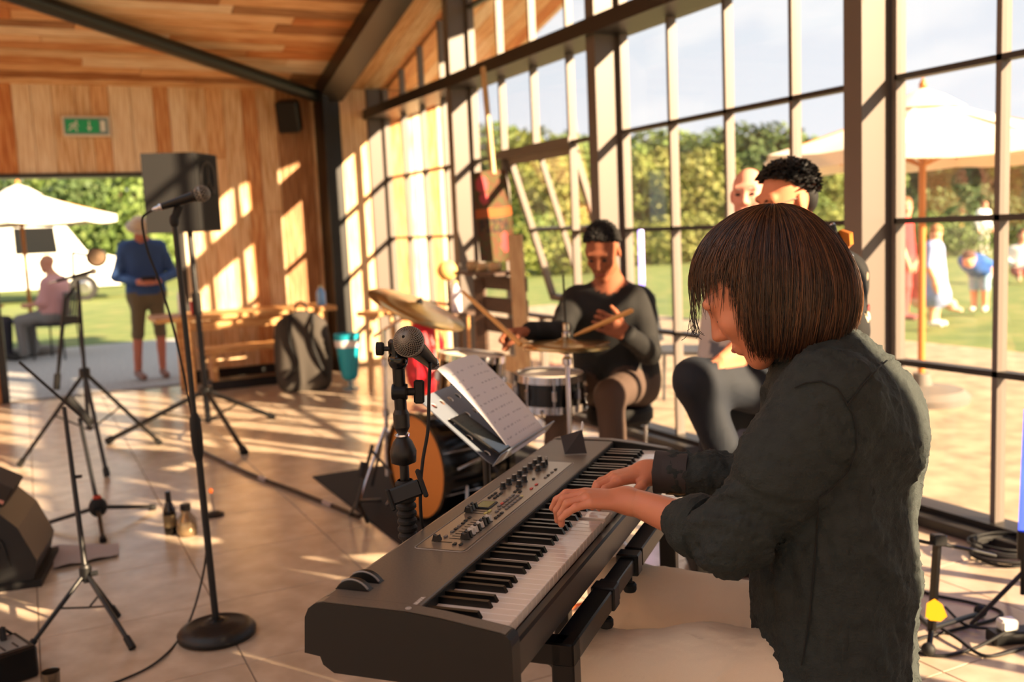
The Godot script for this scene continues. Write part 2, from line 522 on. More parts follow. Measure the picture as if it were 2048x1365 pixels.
func build_windows() -> void:
	var zs := [-10.18, -7.9, -5.53, -3.27, -1.0, 0.9]
	var ybars := [0.72, 1.38, 2.03]
	for b in zs.size() - 1:
		var z0: float = zs[b]
		var z1: float = zs[b + 1]
		var root := Node3D.new()
		root.name = "window_%d" % (b + 1)
		add_child(root)
		tag(root, "tall dark steel framed bay of square panes in the glazed gable", "", "", "structure")
		var zi := z0 + 0.03           # clear opening between post faces
		var zo := z1 - 0.11
		var step := (zo - zi) / 4.0
		var casement := b == 1
		# glazing bars: vertical, lower part and upper part up to the rake
		for k in 5:
			var z := zi + step * k
			var top := minf(roof_y(z) - 0.04, 5.0)
			for seg in [[0.05, 2.66], [2.80, top]]:
				if seg[1] - seg[0] < 0.05:
					continue
				var m := Mb.new()
				if casement and k == 2 and seg[0] < 1.0:
					m.cube(Vector3(XW - 0.03, 0.05, z - 0.013), Vector3(XW + 0.03, 0.72, z + 0.013))
					m.cube(Vector3(XW - 0.03, 2.03, z - 0.013), Vector3(XW + 0.03, 2.66, z + 0.013))
				else:
					m.cube(Vector3(XW - 0.03, seg[0], z - 0.013), Vector3(XW + 0.03, seg[1], z + 0.013))
				part(root, "glazing_bar", m, M.post)
		for y in ybars + [3.35, 4.0, 4.65]:
			var m := Mb.new()
			var a := zi
			var e := zo
			if y > 3.0:
				var zc: float = ZF + (y + 0.1 - 3.0) / 0.25
				a = maxf(a, zc); e = minf(e, 2.0 * RIDGE - zc)
				if e - a < 0.1:
					continue
			if casement and y == 1.38:
				m.cube(Vector3(XW - 0.03, y - 0.013, a), Vector3(XW + 0.03, y + 0.013, zi + step))
				m.cube(Vector3(XW - 0.03, y - 0.013, zi + step * 3), Vector3(XW + 0.03, y + 0.013, e))
			else:
				m.cube(Vector3(XW - 0.03, y - 0.013, a), Vector3(XW + 0.03, y + 0.013, e))
			part(root, "cross_bar", m, M.steel)
		var m2 := Mb.new()
		m2.cube(Vector3(XW - 0.06, 0.0, z0), Vector3(XW + 0.06, 0.075, zo))
		part(root, "sill", m2, M.steel)
		m2 = Mb.new()
		m2.cube(Vector3(XW - 0.25, 2.66, z0 - 0.1), Vector3(XW + 0.07, 2.68, z1 - 0.1))
		m2.cube(Vector3(XW - 0.25, 2.68, z0 - 0.1), Vector3(XW - 0.235, 2.76, z1 - 0.1))
		m2.cube(Vector3(XW - 0.235, 2.68, z0 - 0.1), Vector3(XW + 0.07, 2.76, z1 - 0.1))
		part(root, "transom", m2, M.steel)
		# panes
		var rows := [[0.075, 0.72], [0.72, 1.38], [1.38, 2.03], [2.03, 2.66]]
		for k in 4:
			for r in rows:
				if casement and k in [1, 2] and r[0] > 0.5 and r[0] < 2.0:
					continue
				var g := Mb.new()
				var a := zi + step * k + 0.013
				var e := zi + step * (k + 1) - 0.013
				g.face([Vector3(XW, r[0], a), Vector3(XW, r[1], a), Vector3(XW, r[1], e), Vector3(XW, r[0], e)], Vector3(-1, 0, 0))
				part(root, "pane", g, M.glass)
			var za := zi + step * k + 0.013
			var ze := zi + step * (k + 1) - 0.013
			var g2 := Mb.new()
			g2.face([Vector3(XW, 2.76, za), Vector3(XW, roof_y(za), za), Vector3(XW, roof_y(ze), ze), Vector3(XW, 2.76, ze)], Vector3(-1, 0, 0))
			part(root, "pane", g2, M.glass)
		if casement:
			# top-hung light, propped open at the bottom
			var y0 := 0.74
			var y1 := 2.02
			var ca := zi + step + 0.015
			var ce := zi + step * 3 - 0.015
			var t := Transform3D(Basis(Vector3.BACK, 0.30), Vector3(XW + 0.02, y1, 0))
			var fr := Mb.new()
			var hh := y1 - y0
			fr.box(t * Transform3D(Basis(), Vector3(0, -0.035, (ca + ce) / 2)), Vector3(0.06, 0.07, ce - ca))
			fr.box(t * Transform3D(Basis(), Vector3(0, -hh + 0.03, (ca + ce) / 2)), Vector3(0.05, 0.05, ce - ca))
			for z in [ca + 0.025, ce - 0.025]:
				fr.box(t * Transform3D(Basis(), Vector3(0, -hh / 2, z)), Vector3(0.05, hh - 0.1, 0.05))
			var fo := part(root, "casement", fr, M.post)
			var cm := Mb.new()
			cm.box(t * Transform3D(Basis(), Vector3(0, -hh / 2, (ca + ce) / 2)), Vector3(0.045, hh - 0.1, 0.026))
			part(fo, "glazing_bar", cm, M.post)
			cm = Mb.new()
			cm.box(t * Transform3D(Basis(), Vector3(0, -hh / 2, (ca + ce) / 2)), Vector3(0.045, 0.026, ce - ca - 0.1))
			part(fo, "cross_bar", cm, M.steel)
			for q in 4:
				var zz0: float = ca + 0.05 if q % 2 == 0 else (ca + ce) / 2 + 0.013
				var zz1: float = (ca + ce) / 2 - 0.013 if q % 2 == 0 else ce - 0.05
				var yy0: float = -hh + 0.055 if q < 2 else -hh / 2 + 0.013
				var yy1: float = -hh / 2 - 0.013 if q < 2 else -0.07
				var g := Mb.new()
				g.face([t * Vector3(0, yy0, zz0), t * Vector3(0, yy1, zz0), t * Vector3(0, yy1, zz1), t * Vector3(0, yy0, zz1)], Vector3(-1, 0, 0))
				part(fo, "pane", g, M.glass)
			var hd := Mb.new()
			hd.cube(Vector3(XW - 0.05, 2.0, zi + step - 0.05), Vector3(XW + 0.03, 2.07, zi + step * 3 + 0.03))
			part(root, "casement_head", hd, M.post)
	# posts between the bays
	for i in zs.size():
		var z: float = zs[i]
		var p := Mb.new()
		var top: float = roof_y(z) - 0.02
		p.cube(Vector3(XW - 0.19, 0.0, z - 0.012), Vector3(XW + 0.05, top, z))             # near plate, takes the sun
		p.cube(Vector3(XW - 0.20, 0.0, z - 0.11), Vector3(XW - 0.188, top, z + 0.0))         # room-side flange
		p.cube(Vector3(XW - 0.188, 0.0, z - 0.11), Vector3(XW + 0.05, top, z - 0.098))
		struct("trim_%d" % (i + 1), p, M.post, "deep bronze steel post between two window bays")
	# the gable is solid toward the back of the room
	var sw := Mb.new()
	for q in [[[0.9, -0.1], [ZB, -0.1], [ZB, 2.0], [0.9, 2.0]], [[0.9, 2.0], [2.12, 2.0], [2.12, 3.25], [0.9, 3.25]], [[2.85, 2.0], [ZB, 2.0], [ZB, 3.25], [2.85, 3.25]], [[0.9, 3.25], [ZB, 3.25], [ZB, roof_y(ZB)], [0.9, roof_y(0.9)]]]:   # round one unseen high opening, added to bring sun onto the player
		var poly := PackedVector2Array()
		for v in q:
			poly.append(Vector2(v[0], v[1]))
		sw.plate(Transform3D(Basis(Vector3(0, 0, 1), Vector3(0, 1, 0), Vector3(-1, 0, 0)), Vector3(XW + 0.1, 0, 0)), poly, 0.12)
	struct("wall_right", sw, M.plank[0])
	# steel sill on the floor along the whole glazing
	var s := Mb.new()
	s.cube(Vector3(XW - 0.14, 0.0, ZF), Vector3(XW - 0.06, 0.05, 0.9), 0.004)
	struct("baseboard_right", s, M.steel)

func build_far_wall() -> void:
	var back := Mb.new()      # carcass with the wide doorway
	back.cube(Vector3(XL, 0, ZF - 0.25), Vector3(-0.26, 3.2, ZF - 0.03))
	back.cube(Vector3(-0.26, 2.13, ZF - 0.25), Vector3(1.42, 3.2, ZF - 0.03))
	back.cube(Vector3(1.42, 0, ZF - 0.25), Vector3(4.45, 3.2, ZF - 0.03))
	var wall := struct("wall_far", back, M.plank[2], "far wall clad in upright reclaimed planks, wide doorway to the terrace")
	var x := -1.0
	while x < 2.87:
		var w := rng.randf_range(0.13, 0.21)
		var x1 := minf(x + w, 2.87)
		if x1 - x > 0.03:
			var door := x1 > -0.24 and x < 1.40
			var cuts := [2.10 if door else 0.12]
			if rng.randf() < 0.5 and not door:
				cuts.append(rng.randf_range(0.7, 2.4))
			cuts.append(2.97)
			for c in cuts.size() - 1:
				var p := Mb.new()
				var d := rng.randf_range(0.0, 0.012)
				p.cube(Vector3(x + 0.002, cuts[c] + 0.002, ZF - 0.03), Vector3(x1 - 0.002, cuts[c + 1] - 0.002, ZF - 0.004 + d), 0.002)
				part(wall, "plank", p, M.plank[[0, 1, 2, 6, 7, 6, 4, 6, 0, 7, 0, 3][rng.randi() % 12]])
		x = x1
	# wood-lined reveal beyond the steel column, running out past the glass as a wing wall
	for r in [[3.14, 3.46], [3.70, 4.42]]:
		x = r[0]
		while x < r[1] - 0.01:
			var x1 := minf(x + rng.randf_range(0.12, 0.17), r[1])
			var p := Mb.new()
			p.cube(Vector3(x + 0.002, 0.0, ZF - 0.03), Vector3(x1 - 0.002, roof_y(ZF) - 0.02, ZF + rng.randf_range(-0.004, 0.01)), 0.002)
			part(wall, "plank", p, M.plank[[0, 3, 6, 7][rng.randi() % 4]])
			x = x1
	var p2 := Mb.new()
	p2.cube(Vector3(-0.24, 2.095, ZF - 0.25), Vector3(1.42, 2.13, ZF + 0.02))
	part(wall, "door_head", p2, M.steel)
	p2 = Mb.new()
	p2.cube(Vector3(-0.30, 0.0, ZF - 0.25), Vector3(-0.235, 2.12, ZF + 0.02))
	part(wall, "door_jamb", p2, M.steel)
	p2 = Mb.new()
	p2.cube(Vector3(-0.5, 0.0, ZF - 0.02), Vector3(-0.305, 2.12, ZF + 0.01))
	part(wall, "door_lining", p2, M.plank[3])
	p2 = Mb.new()
	p2.cube(Vector3(1.40, 0.0, ZF - 0.25), Vector3(1.46, 2.12, ZF + 0.02))
	part(wall, "door_jamb", p2, M.steel)
	p2 = Mb.new()
	p2.cube(Vector3(XL, 2.955, ZF - 0.02), Vector3(2.87, 3.04, ZF + 0.035), 0.004)
	part(wall, "head_board", p2, M.board[1])
	p2 = Mb.new()
	p2.cube(Vector3(1.46, 0.0, ZF - 0.02), Vector3(2.87, 0.12, ZF + 0.02))
	struct("baseboard_far", p2, M.black)
	p2 = Mb.new()
	p2.cube(Vector3(4.42, 0, ZF - 0.25), Vector3(4.56, roof_y(ZF), ZF + 0.06))
	part(wall, "corner_post", p2, M.steel)
	# steel column and rafter of the portal frame, I section
	var f := Mb.new()
	f.cube(Vector3(2.87, 0, ZF - 0.02), Vector3(3.14, 2.92, ZF + 0.03))
	f.cube(Vector3(2.87, 0, ZF + 0.03), Vector3(2.885, 2.92, ZF + 0.33))
	f.cube(Vector3(2.87, 0, ZF + 0.33), Vector3(2.93, 2.86, ZF + 0.345))
	f.cube(Vector3(2.96, 0, ZF + 0.03), Vector3(2.985, 2.95, ZF + 0.1))
	var fo := struct("trim_9", f, M.black, "black steel corner column of the portal frame")
	var dirz := Vector3(0, 0.25, 1).normalized()
	var a := Vector3(3.0, roof_y(ZF) - 0.16, ZF + 0.15)
	var len_ := (RIDGE - ZF) / dirz.z
	var rf := Mb.new()
	rf.beam(a, a + dirz * len_, 0.27, 0.02)
	rf.beam(a + Vector3(0.0, 0.15, 0), a + dirz * len_ + Vector3(0, 0.15, 0), 0.02, 0.30)
	rf.beam(a + Vector3(-0.128, 0.08, 0), a + dirz * len_ + Vector3(-0.128, 0.08, 0), 0.014, 0.16)
	part(fo, "rafter", rf, M.steel)
	var br := Mb.new()   # round roof brace
	var e0 := Vector3(2.93, 2.86, ZF + 0.15)
	var e1 := Vector3(0.37, 3.31, -8.6)
	br.rod(e0, e1 + (e1 - e0) * 0.5, 0.068, -1, 20)
	struct("trim_10", br, mat(Color(0.10, 0.12, 0.11), 0.4), "dark green round steel tube bracing the roof")

func build_ceiling() -> void:
	# roof slabs, with unseen openings added over the left of the room for more skylight
	var m := Mb.new()
	for q in [[ZF - 0.6, -7.0, XL - 0.5, 4.8], [-7.0, -0.3, XL - 0.5, -6.6], [-7.0, -0.3, 0.0, 4.8], [-0.3, RIDGE, XL - 0.5, 4.8], [RIDGE, 1.2, XL - 0.5, 4.8], [1.2, 5.0, XL - 0.5, -6.6], [1.2, 5.0, 0.0, 4.8], [5.0, ZB + 0.6, XL - 0.5, 4.8]]:
		var ya := roof_y(q[0]) + 0.13
		var yb := roof_y(q[1]) + 0.13
		var xm: float = (q[2] + q[3]) / 2
		m.beam(Vector3(xm, ya, q[0]), Vector3(xm, yb, q[1]), q[3] - q[2], 0.2)
	var ceil_o := struct("ceiling", m, M.board[2], "pitched ceiling of mixed reclaimed boards")
	# boards running along x, on the slope that shows
	var z := ZF
	var rest := Mb.new()
	while z < RIDGE:
		var w := rng.randf_range(0.12, 0.19)
		var z1 := minf(z + w, RIDGE)
		var xa := XL if z < -7.1 else 0.0
		while xa < 2.9:
			var xb := minf(xa + rng.randf_range(1.4, 3.2), 2.9)
			var drop := rng.randf_range(0.0, 0.012)
			var shown := in_view(Vector3((xa + xb) / 2, roof_y(z), z), 300.0) or in_view(Vector3(xb - 0.1, roof_y(z), z), 100.0) or in_view(Vector3(xa + 0.1, roof_y(z), z), 100.0)
			var p := Mb.new() if shown else rest
			p.beam(Vector3(xa + 0.002, roof_y((z + z1) / 2) + 0.012 - drop, (z + z1) / 2), Vector3(xb - 0.002, roof_y((z + z1) / 2) + 0.012 - drop, (z + z1) / 2), z1 - z - 0.005, 0.022, Vector3(0, 1, -0.25).normalized(), 0.002)
			if shown:
				part(ceil_o, "board", p, M.board[rng.randi() % 8])
			xa = xb
		z = z1
	part(ceil_o, "boards_beyond", rest, M.board[1]).set_meta("kind", "stuff")
	# lining boards following the rake: inside strip and overhang soffit
	for r in [[3.14, 3.62, true], [3.70, 4.78, false]]:
		var x: float = r[0]
		while x < r[1] - 0.02:
			var x1 := minf(x + rng.randf_range(0.13, 0.18), r[1])
			var p := Mb.new()
			p.beam(Vector3((x + x1) / 2, roof_y(ZF) - 0.005, ZF), Vector3((x + x1) / 2, roof_y(RIDGE) - 0.005, RIDGE), x1 - x - 0.004, 0.024, Vector3(0, 1, -0.25).normalized(), 0.002)
			part(ceil_o, "lining_board", p, M.rake[[0, 1, 3, 2, 6][rng.randi() % 5]])
			x = x1
	# solid strip of roof lining toward the back
	var bk := Mb.new()
	bk.beam(Vector3(2.4, roof_y(RIDGE) + 0.01, RIDGE), Vector3(2.4, roof_y(ZB) + 0.01, ZB), 4.7, 0.02)
	part(ceil_o, "back_slope", bk, M.board[3]).set_meta("kind", "stuff")

func leaf_tree(seed_: int, lobes: Array, leaves: int, size: float) -> Mb:
	var r := RandomNumberGenerator.new()
	r.seed = seed_
	var m := Mb.new()
	var total := 0.0
	for l in lobes:
		total += l[1] * l[1]
	for l in lobes:
		var n := int(leaves * l[1] * l[1] / total)
		for i in n:
			var d := Vector3(r.randfn(), r.randfn(), r.randfn()).normalized()
			var rad: float = l[1] * pow(r.randf(), 0.22)
			var p: Vector3 = l[0] + d * rad * Vector3(1, 0.85, 1)
			var t := (d + Vector3(r.randfn(), r.randfn(), r.randfn()) * 0.5).normalized()
			var u := t.cross(Vector3(r.randfn(), r.randfn(), r.randfn())).normalized()
			var w := t.cross(u)
			var s := size * r.randf_range(0.6, 1.3)
			var g := r.randf_range(0.7, 1.15)
			m.col = Color(g * r.randf_range(0.9, 1.15), g, g * 0.85)
			var b := m.V.size()
			m.vert(p - u * s, t); m.vert(p + w * s * 0.6, t); m.vert(p + u * s, t); m.vert(p - w * s * 0.6, t)
			m.idx(b, b + 1, b + 2); m.idx(b, b + 2, b + 3)
	return m

func leaf_mat(c: Color) -> StandardMaterial3D:
	var m := mat(c, 0.7)
	m.vertex_color_use_as_albedo = true
	m.backlight_enabled = true
	m.backlight = Color(0.5, 0.55, 0.25)
	return m

func build_outside() -> void:
	# ground: terrace to the right, yard behind, lawn and meadow beyond
	var g := Mb.new()
	var rows := []
	var hills := FastNoiseLite.new()
	hills.seed = 4; hills.frequency = 0.02
	for i in 61:
		var row := []
		for j in 61:
			var x := -110.0 + 4.0 * j
			var z := 40.0 - 4.0 * i
			var far := Vector2(x - 3.6, z + 2).length()
			row.append(Vector3(x, -0.06 + smoothstep(18.0, 90.0, far) * (1.2 + hills.get_noise_2d(x, z) * 1.5), z))
		rows.append(row)
	g.sheet(rows)
	var gs := struct("ground_lawn", g, M.grass, "sunlit lawn and rough meadow beyond the terrace")
	tag(gs, "", "", "", "structure")
	g = Mb.new()
	g.cube(Vector3(XW + 0.07, -0.3, -16), Vector3(8.85, -0.03, 14))
	struct("ground_terrace", g, M.paving, "sandy stone terrace outside the glazed gable")
	g = Mb.new()
	g.cube(Vector3(-16, -0.3, -15.6), Vector3(XW + 0.07, -0.025, ZF - 0.1))
	struct("ground_yard", g, M.cobble, "grey cobbled yard outside the doorway")
	g = Mb.new()
	var path := []
	for i in 2:
		var row := []
		for k in 13:
			var p := fl(1640 + k * 40, 528 - k * 4 + (0 if i == 0 else 9), 0.02)
			row.append(p)
		path.append(row)
	g.sheet(path, 0.03)
	struct("ground_path", g, M.paving, "pale path crossing the lawn")
	# trees
	var kinds := [
		leaf_tree(1, [[Vector3(0, 0.62, 0), 0.34], [Vector3(0.2, 0.5, 0.1), 0.24], [Vector3(-0.2, 0.52, -0.1), 0.25], [Vector3(0.05, 0.8, 0), 0.2], [Vector3(0, 0.35, 0.15), 0.25], [Vector3(-0.1, 0.3, -0.2), 0.22]], 2200, 0.03),
		leaf_tree(2, [[Vector3(0, 0.7, 0), 0.22], [Vector3(0.1, 0.5, 0), 0.26], [Vector3(-0.1, 0.45, 0.08), 0.24], [Vector3(0, 0.85, 0), 0.14], [Vector3(0, 0.25, 0), 0.24]], 1700, 0.03),
		leaf_tree(3, [[Vector3(0, 0.4, 0), 0.42], [Vector3(0.35, 0.35, 0.1), 0.36], [Vector3(-0.38, 0.33, 0), 0.36], [Vector3(0.1, 0.6, -0.1), 0.3], [Vector3(-0.15, 0.3, 0.3), 0.3]], 2200, 0.035),
	]
	var meshes := []
	for k in kinds:
		meshes.append(k.mesh(Vector3.ZERO, true))
	var tr := Mb.new()
	tr.tube([Vector3(0, 0, 0), Vector3(0.01, 0.25, 0), Vector3(0, 0.5, 0.01), Vector3(0.01, 0.8, 0)], [0.035, 0.025, 0.018, 0.008], 7)
	var trunk := tr.mesh()
	var bark := mat(Color(0.28, 0.21, 0.15), 0.9)
	var lm := [leaf_mat(Color(0.27, 0.36, 0.19)), leaf_mat(Color(0.46, 0.50, 0.24)), leaf_mat(Color(0.37, 0.46, 0.22)), leaf_mat(Color(0.47, 0.49, 0.26))]
	# u, top v, distance, width factor, kind, leaf colour, label number
	var spots := [
		[1010, 238, 75, 1.1, 0, 2], [1065, 250, 70, 1.1, 0, 1], [1120, 258, 68, 1.0, 0, 2], [1175, 262, 75, 1.0, 0, 0], [1235, 268, 75, 1.1, 0, 2], [1290, 252, 80, 1.1, 0, 0],
		[1345, 248, 78, 1.0, 0, 2], [1400, 262, 74, 1.1, 0, 0], [1450, 248, 70, 1.0, 0, 2], [1500, 236, 66, 1.1, 0, 0], [1555, 240, 66, 1.1, 0, 0], [1605, 262, 72, 1.1, 0, 2],
		[1660, 272, 80, 1.1, 0, 0], [1720, 275, 80, 1.1, 0, 2], [1790, 280, 85, 1.2, 0, 0], [1860, 285, 85, 1.2, 0, 2], [1930, 275, 80, 1.2, 0, 0], [2000, 262, 78, 1.1, 0, 0], [2060, 255, 74, 1.1, 0, 2], [2120, 260, 74, 1.1, 0, 0], [2200, 265, 76, 1.1, 0, 2], [2290, 255, 74, 1.2, 0, 0], [2390, 270, 80, 1.2, 0, 2], [2500, 262, 78, 1.2, 0, 0], [2640, 255, 80, 1.2, 0, 2], [930, 245, 75, 1.1, 0, 0],
		[1275, 300, 48, 0.9, 1, 1], [1320, 288, 50, 0.9, 1, 3], [1390, 295, 46, 0.9, 1, 3], [1435, 285, 50, 0.9, 1, 1], [1040, 290, 45, 0.9, 1, 1], [1110, 300, 42, 0.9, 1, 3], [1165, 310, 44, 0.9, 1, 1], [1505, 330, 45, 0.9, 1, 1], [1600, 330, 42, 1.0, 1, 2], [1665, 335, 44, 1.0, 1, 1],
	]
	var names := {0: ["dark green tree", "olive green tree", "mid green tree", "yellowing tree"], 1: ["dark green sapling", "pale olive young tree", "mid green young tree", "yellow green young tree"]}
	for s in spots:
		var top := px(s[0], s[1], s[2])
		var base := Vector3(top.x, 0.2, top.z)
		var h := top.y + 0.4
		var o := thing("tree", "%s in the tree line beyond the meadow" % names[s[4]][s[5]], "tree", base, "trees beyond the meadow")
		var t := Transform3D(Basis(Vector3.UP, s[0] * 0.37).scaled(Vector3(h * s[3] * 1.15, h, h * s[3] * 1.15)), base - Vector3(0, 0.5, 0))
		inst(o, "crown", meshes[s[4]], lm[s[5]], t)
		inst(o, "trunk", trunk, bark, t)
	# hedge-like shrubs across the lawn
	for s in [[1830, 345, 36, 0], [1900, 338, 38, 0], [1975, 345, 36, 0], [2045, 340, 37, 0], [1760, 350, 37, 0], [1870, 395, 30, 2], [1690, 385, 33, 1], [1640, 395, 33, 1], [1240, 400, 34, 1], [1300, 405, 33, 3], [1370, 398, 35, 1], [1430, 400, 33, 3], [1030, 400, 30, 1], [1090, 395, 30, 2], [1150, 400, 30, 1]]:
		var top := px(s[0], s[1], s[2])
		var base := Vector3(top.x, 0.0, top.z)
		var h := top.y
		var o := thing("shrub", "%s rounded shrub at the far edge of the lawn" % ["dark green", "pale olive", "mid green", "yellowing"][s[3]], "shrub", base, "shrubs edging the lawn")
		inst(o, "foliage", meshes[2], lm[s[3]], Transform3D(Basis(Vector3.UP, s[0] * 0.7).scaled(Vector3(h * 1.3, h, h * 1.3)), base - Vector3(0, 0.1, 0)))
	# trees beyond the yard, seen through the doorway
	for s in [[-60, 300, 42, 0, 0], [30, 320, 44, 0, 0], [110, 300, 40, 0, 2], [190, 310, 40, 0, 2], [265, 300, 38, 0, 2], [330, 300, 40, 0, 0], [400, 310, 42, 0, 2], [150, 330, 36, 0, 0], [235, 335, 35, 2, 2]]:
		var top := px(s[0], s[1], s[2])
		var base := Vector3(top.x, 0.2, top.z)
		var h := top.y + 0.4
		var o := thing("tree", "%s beyond the van in the yard" % ["dark leafy tree", "", "bright green leafy tree"][s[4]], "tree", base, "trees behind the van")
		var t := Transform3D(Basis(Vector3.UP, s[0] * 0.37).scaled(Vector3(h * 0.9, h, h * 0.9)), base - Vector3(0, 0.5, 0))
		inst(o, "crown", meshes[s[3]], lm[s[4]], t)
		inst(o, "trunk", trunk, bark, t)
	parasol("white canvas parasol on a wooden pole outside the glazed gable", Vector3(6.05, -0.03, -5.15), 2.36, 1.22, 0.3)
	parasol("white canvas parasol over the seated couple in the yard", Vector3(0.02, -0.03, -15.0), 2.36, 1.22, 0.9)
	van()
	chair_outside("dark slatted garden chair on the terrace beyond the glazed bays", Vector3(4.55, -0.03, -6.15), 0.7)

func parasol(label: String, at: Vector3, h: float, rad: float, turn: float) -> void:
	var o := thing("parasol", label, "parasol", at, "")
	var canvas := mat(Color(0.93, 0.91, 0.87), 0.8)
	canvas.backlight_enabled = true
	canvas.backlight = Color(0.55, 0.5, 0.42)
	var wood := mat(Color(0.72, 0.44, 0.16), 0.45)
	var rim := h - 0.46
	var apex := at + Vector3(0, h - 0.06, 0)
	var n := 8
	for i in n:
		var a0 := turn + TAU * i / n
		var a1 := turn + TAU * (i + 1) / n
		var rows := []
		for k in 7:
			var f := k / 6.0
			var row := []
			for j in 5:
				var u := j / 4.0
				var d := Vector3(cos(a0), 0, sin(a0)).lerp(Vector3(cos(a1), 0, sin(a1)), u)
				var sag := 0.05 * f * sin(PI * u) + 0.05 * sin(PI * f)
				row.append(apex + d * rad * f - Vector3(0, (h - 0.06 - rim) * f + sag * 0.6, 0))
			rows.append(row)
		var m := Mb.new()
		m.sheet(rows, 0.004)
		part(o, "canopy_panel", m, canvas)
		m = Mb.new()
		var e0: Vector3 = rows[6][0]
		var e1: Vector3 = rows[6][4]
		var vr := []
		for k in 2:
			var row := []
			for j in 5:
				row.append(rows[6][j] - Vector3(0, 0.09 * k, 0))
			vr.append(row)
		m.sheet(vr, 0.004)
		part(o, "valance", m, canvas)
		m = Mb.new()
		m.rod(apex - Vector3(0, 0.05, 0), e0 - Vector3(0, 0.015, 0), 0.012, -1, 6)
		part(o, "rib", m, wood)
		m = Mb.new()
		m.rod(at + Vector3(0, rim - 0.12, 0), (apex + e0) * 0.5 - Vector3(0, 0.03, 0), 0.010, -1, 6)
		part(o, "strut", m, wood)
	var c := Mb.new()
	c.lathe(Transform3D(Basis(), apex), [Vector2(0.30, -0.10), Vector2(0.16, -0.01), Vector2(0.02, 0.05), Vector2(0, 0.055)], 16, true)
	part(o, "vent_cap", c, canvas)
	c = Mb.new()
	c.lathe(Transform3D(Basis(), apex + Vector3(0, 0.05, 0)), [Vector2(0, 0.0), Vector2(0.022, 0.0), Vector2(0.03, 0.03), Vector2(0.015, 0.06), Vector2(0.0, 0.09)], 12, true)
	part(o, "finial", c, wood)
	c = Mb.new()
	c.rod(at + Vector3(0, 0.03, 0), apex, 0.026, -1, 14)
	part(o, "pole", c, wood)
	c = Mb.new()
	c.lathe(Transform3D(Basis(), at), [Vector2(0, 0.001), Vector2(0.34, 0.001), Vector2(0.35, 0.05), Vector2(0.30, 0.10), Vector2(0.08, 0.13), Vector2(0.06, 0.22), Vector2(0.03, 0.22)], 24)
	part(o, "base", c, mat(Color(0.40, 0.38, 0.36), 0.8))

func van() -> void:
	# food van side-on, nose to the right; x along the van
	var at := Vector3(-1.2, -0.04, -29.0)
	var o := thing("food_van", "white food van with a serving hatch parked beyond the yard", "van", at)
	var wh := mat(Color(0.90, 0.90, 0.88), 0.35)
	var dk := mat(Color(0.07, 0.08, 0.09), 0.2)
	var B := Transform3D(Basis(), at)
	var m := Mb.new()
	m.plate(B * Transform3D(Basis(), Vector3(0, 0, -1.9)), PackedVector2Array([Vector2(-3.2, 0.45), Vector2(3.55, 0.40), Vector2(3.75, 0.62), Vector2(3.62, 1.15), Vector2(2.75, 1.38), Vector2(2.20, 2.22), Vector2(1.9, 2.32), Vector2(-3.2, 2.32)]), 1.9)
	part(o, "body", m, wh)
	m = Mb.new()
	m.cube(at + Vector3(-0.75, 2.32, -1.5), at + Vector3(0.15, 2.62, -0.3), 0.06)
	part(o, "roof_vent", m, wh)
	m = Mb.new()
	m.cube(at + Vector3(-2.7, 1.0, -0.03), at + Vector3(0.35, 1.95, 0.012))
	var h := part(o, "serving_hatch", m, dk)
	for x in [-2.2, -1.5, -0.8, -0.1]:
		m = Mb.new()
		m.cube(at + Vector3(x - 0.04, 1.0, 0.005), at + Vector3(x + 0.04, 1.95, 0.03))
		part(h, "hatch_post", m, mat(Color(0.62, 0.55, 0.45), 0.6))
	m = Mb.new()
	m.cube(at + Vector3(-2.8, 0.92, 0.0), at + Vector3(0.45, 0.99, 0.30))
	part(o, "counter", m, wh)
	m = Mb.new()
	m.plate(B * Transform3D(Basis(), Vector3(0, 0, 0.001)), PackedVector2Array([Vector2(1.02, 1.35), Vector2(2.05, 1.35), Vector2(2.0, 2.06), Vector2(1.02, 2.06)]), 0.012)
	part(o, "side_window", m, dk)
	m = Mb.new()
	m.beam(at + Vector3(2.74, 1.42, -0.95), at + Vector3(2.24, 2.18, -0.95), 1.6, 0.03, Vector3(1, 0.6, 0))
	part(o, "windscreen", m, dk)
	for x in [-2.1, 2.6]:
		m = Mb.new()
		m.lathe(Transform3D(Basis(Vector3.RIGHT, PI / 2), at + Vector3(x, 0.37, -0.12)), [Vector2(0, 0.0), Vector2(0.36, 0.0), Vector2(0.37, 0.02), Vector2(0.37, 0.18), Vector2(0.34, 0.2), Vector2(0, 0.2)], 20)
		var wo := part(o, "wheel", m, M.rubber)
		m = Mb.new()
		m.lathe(Transform3D(Basis(Vector3.RIGHT, PI / 2), at + Vector3(x, 0.37, 0.085)), [Vector2(0, 0.0), Vector2(0.19, 0.0), Vector2(0.2, 0.02), Vector2(0.15, 0.03), Vector2(0, 0.03)], 16)
		part(wo, "hub_cap", m, M.chrome)
	m = Mb.new()
	m.cube(at + Vector3(3.5, 0.42, -1.9), at + Vector3(3.82, 0.6, 0.02), 0.03)
	part(o, "bumper", m, dk)

var KX := Vector3(0.737, 0, -0.675).normalized()
var KF := Vector3(0.675, 0, 0.737).normalized()
const KO := Vector3(0.627, 0.0, -1.322)
func kp(s: float, t: float, y: float) -> Vector3:     # along the keys, toward the player, height
	return KO + KX * s + KF * t + Vector3(0, y, 0)
func kt(s: float, t: float, y: float) -> Transform3D:
	return Transform3D(Basis(KX, Vector3.UP, KF), kp(s, t, y))
func kbox(m: Mb, s0: float, s1: float, t0: float, t1: float, y0: float, y1: float, bev := 0.0) -> void:
	m.box(kt((s0 + s1) / 2, (t0 + t1) / 2, (y0 + y1) / 2), Vector3(s1 - s0, y1 - y0, t1 - t0), bev)
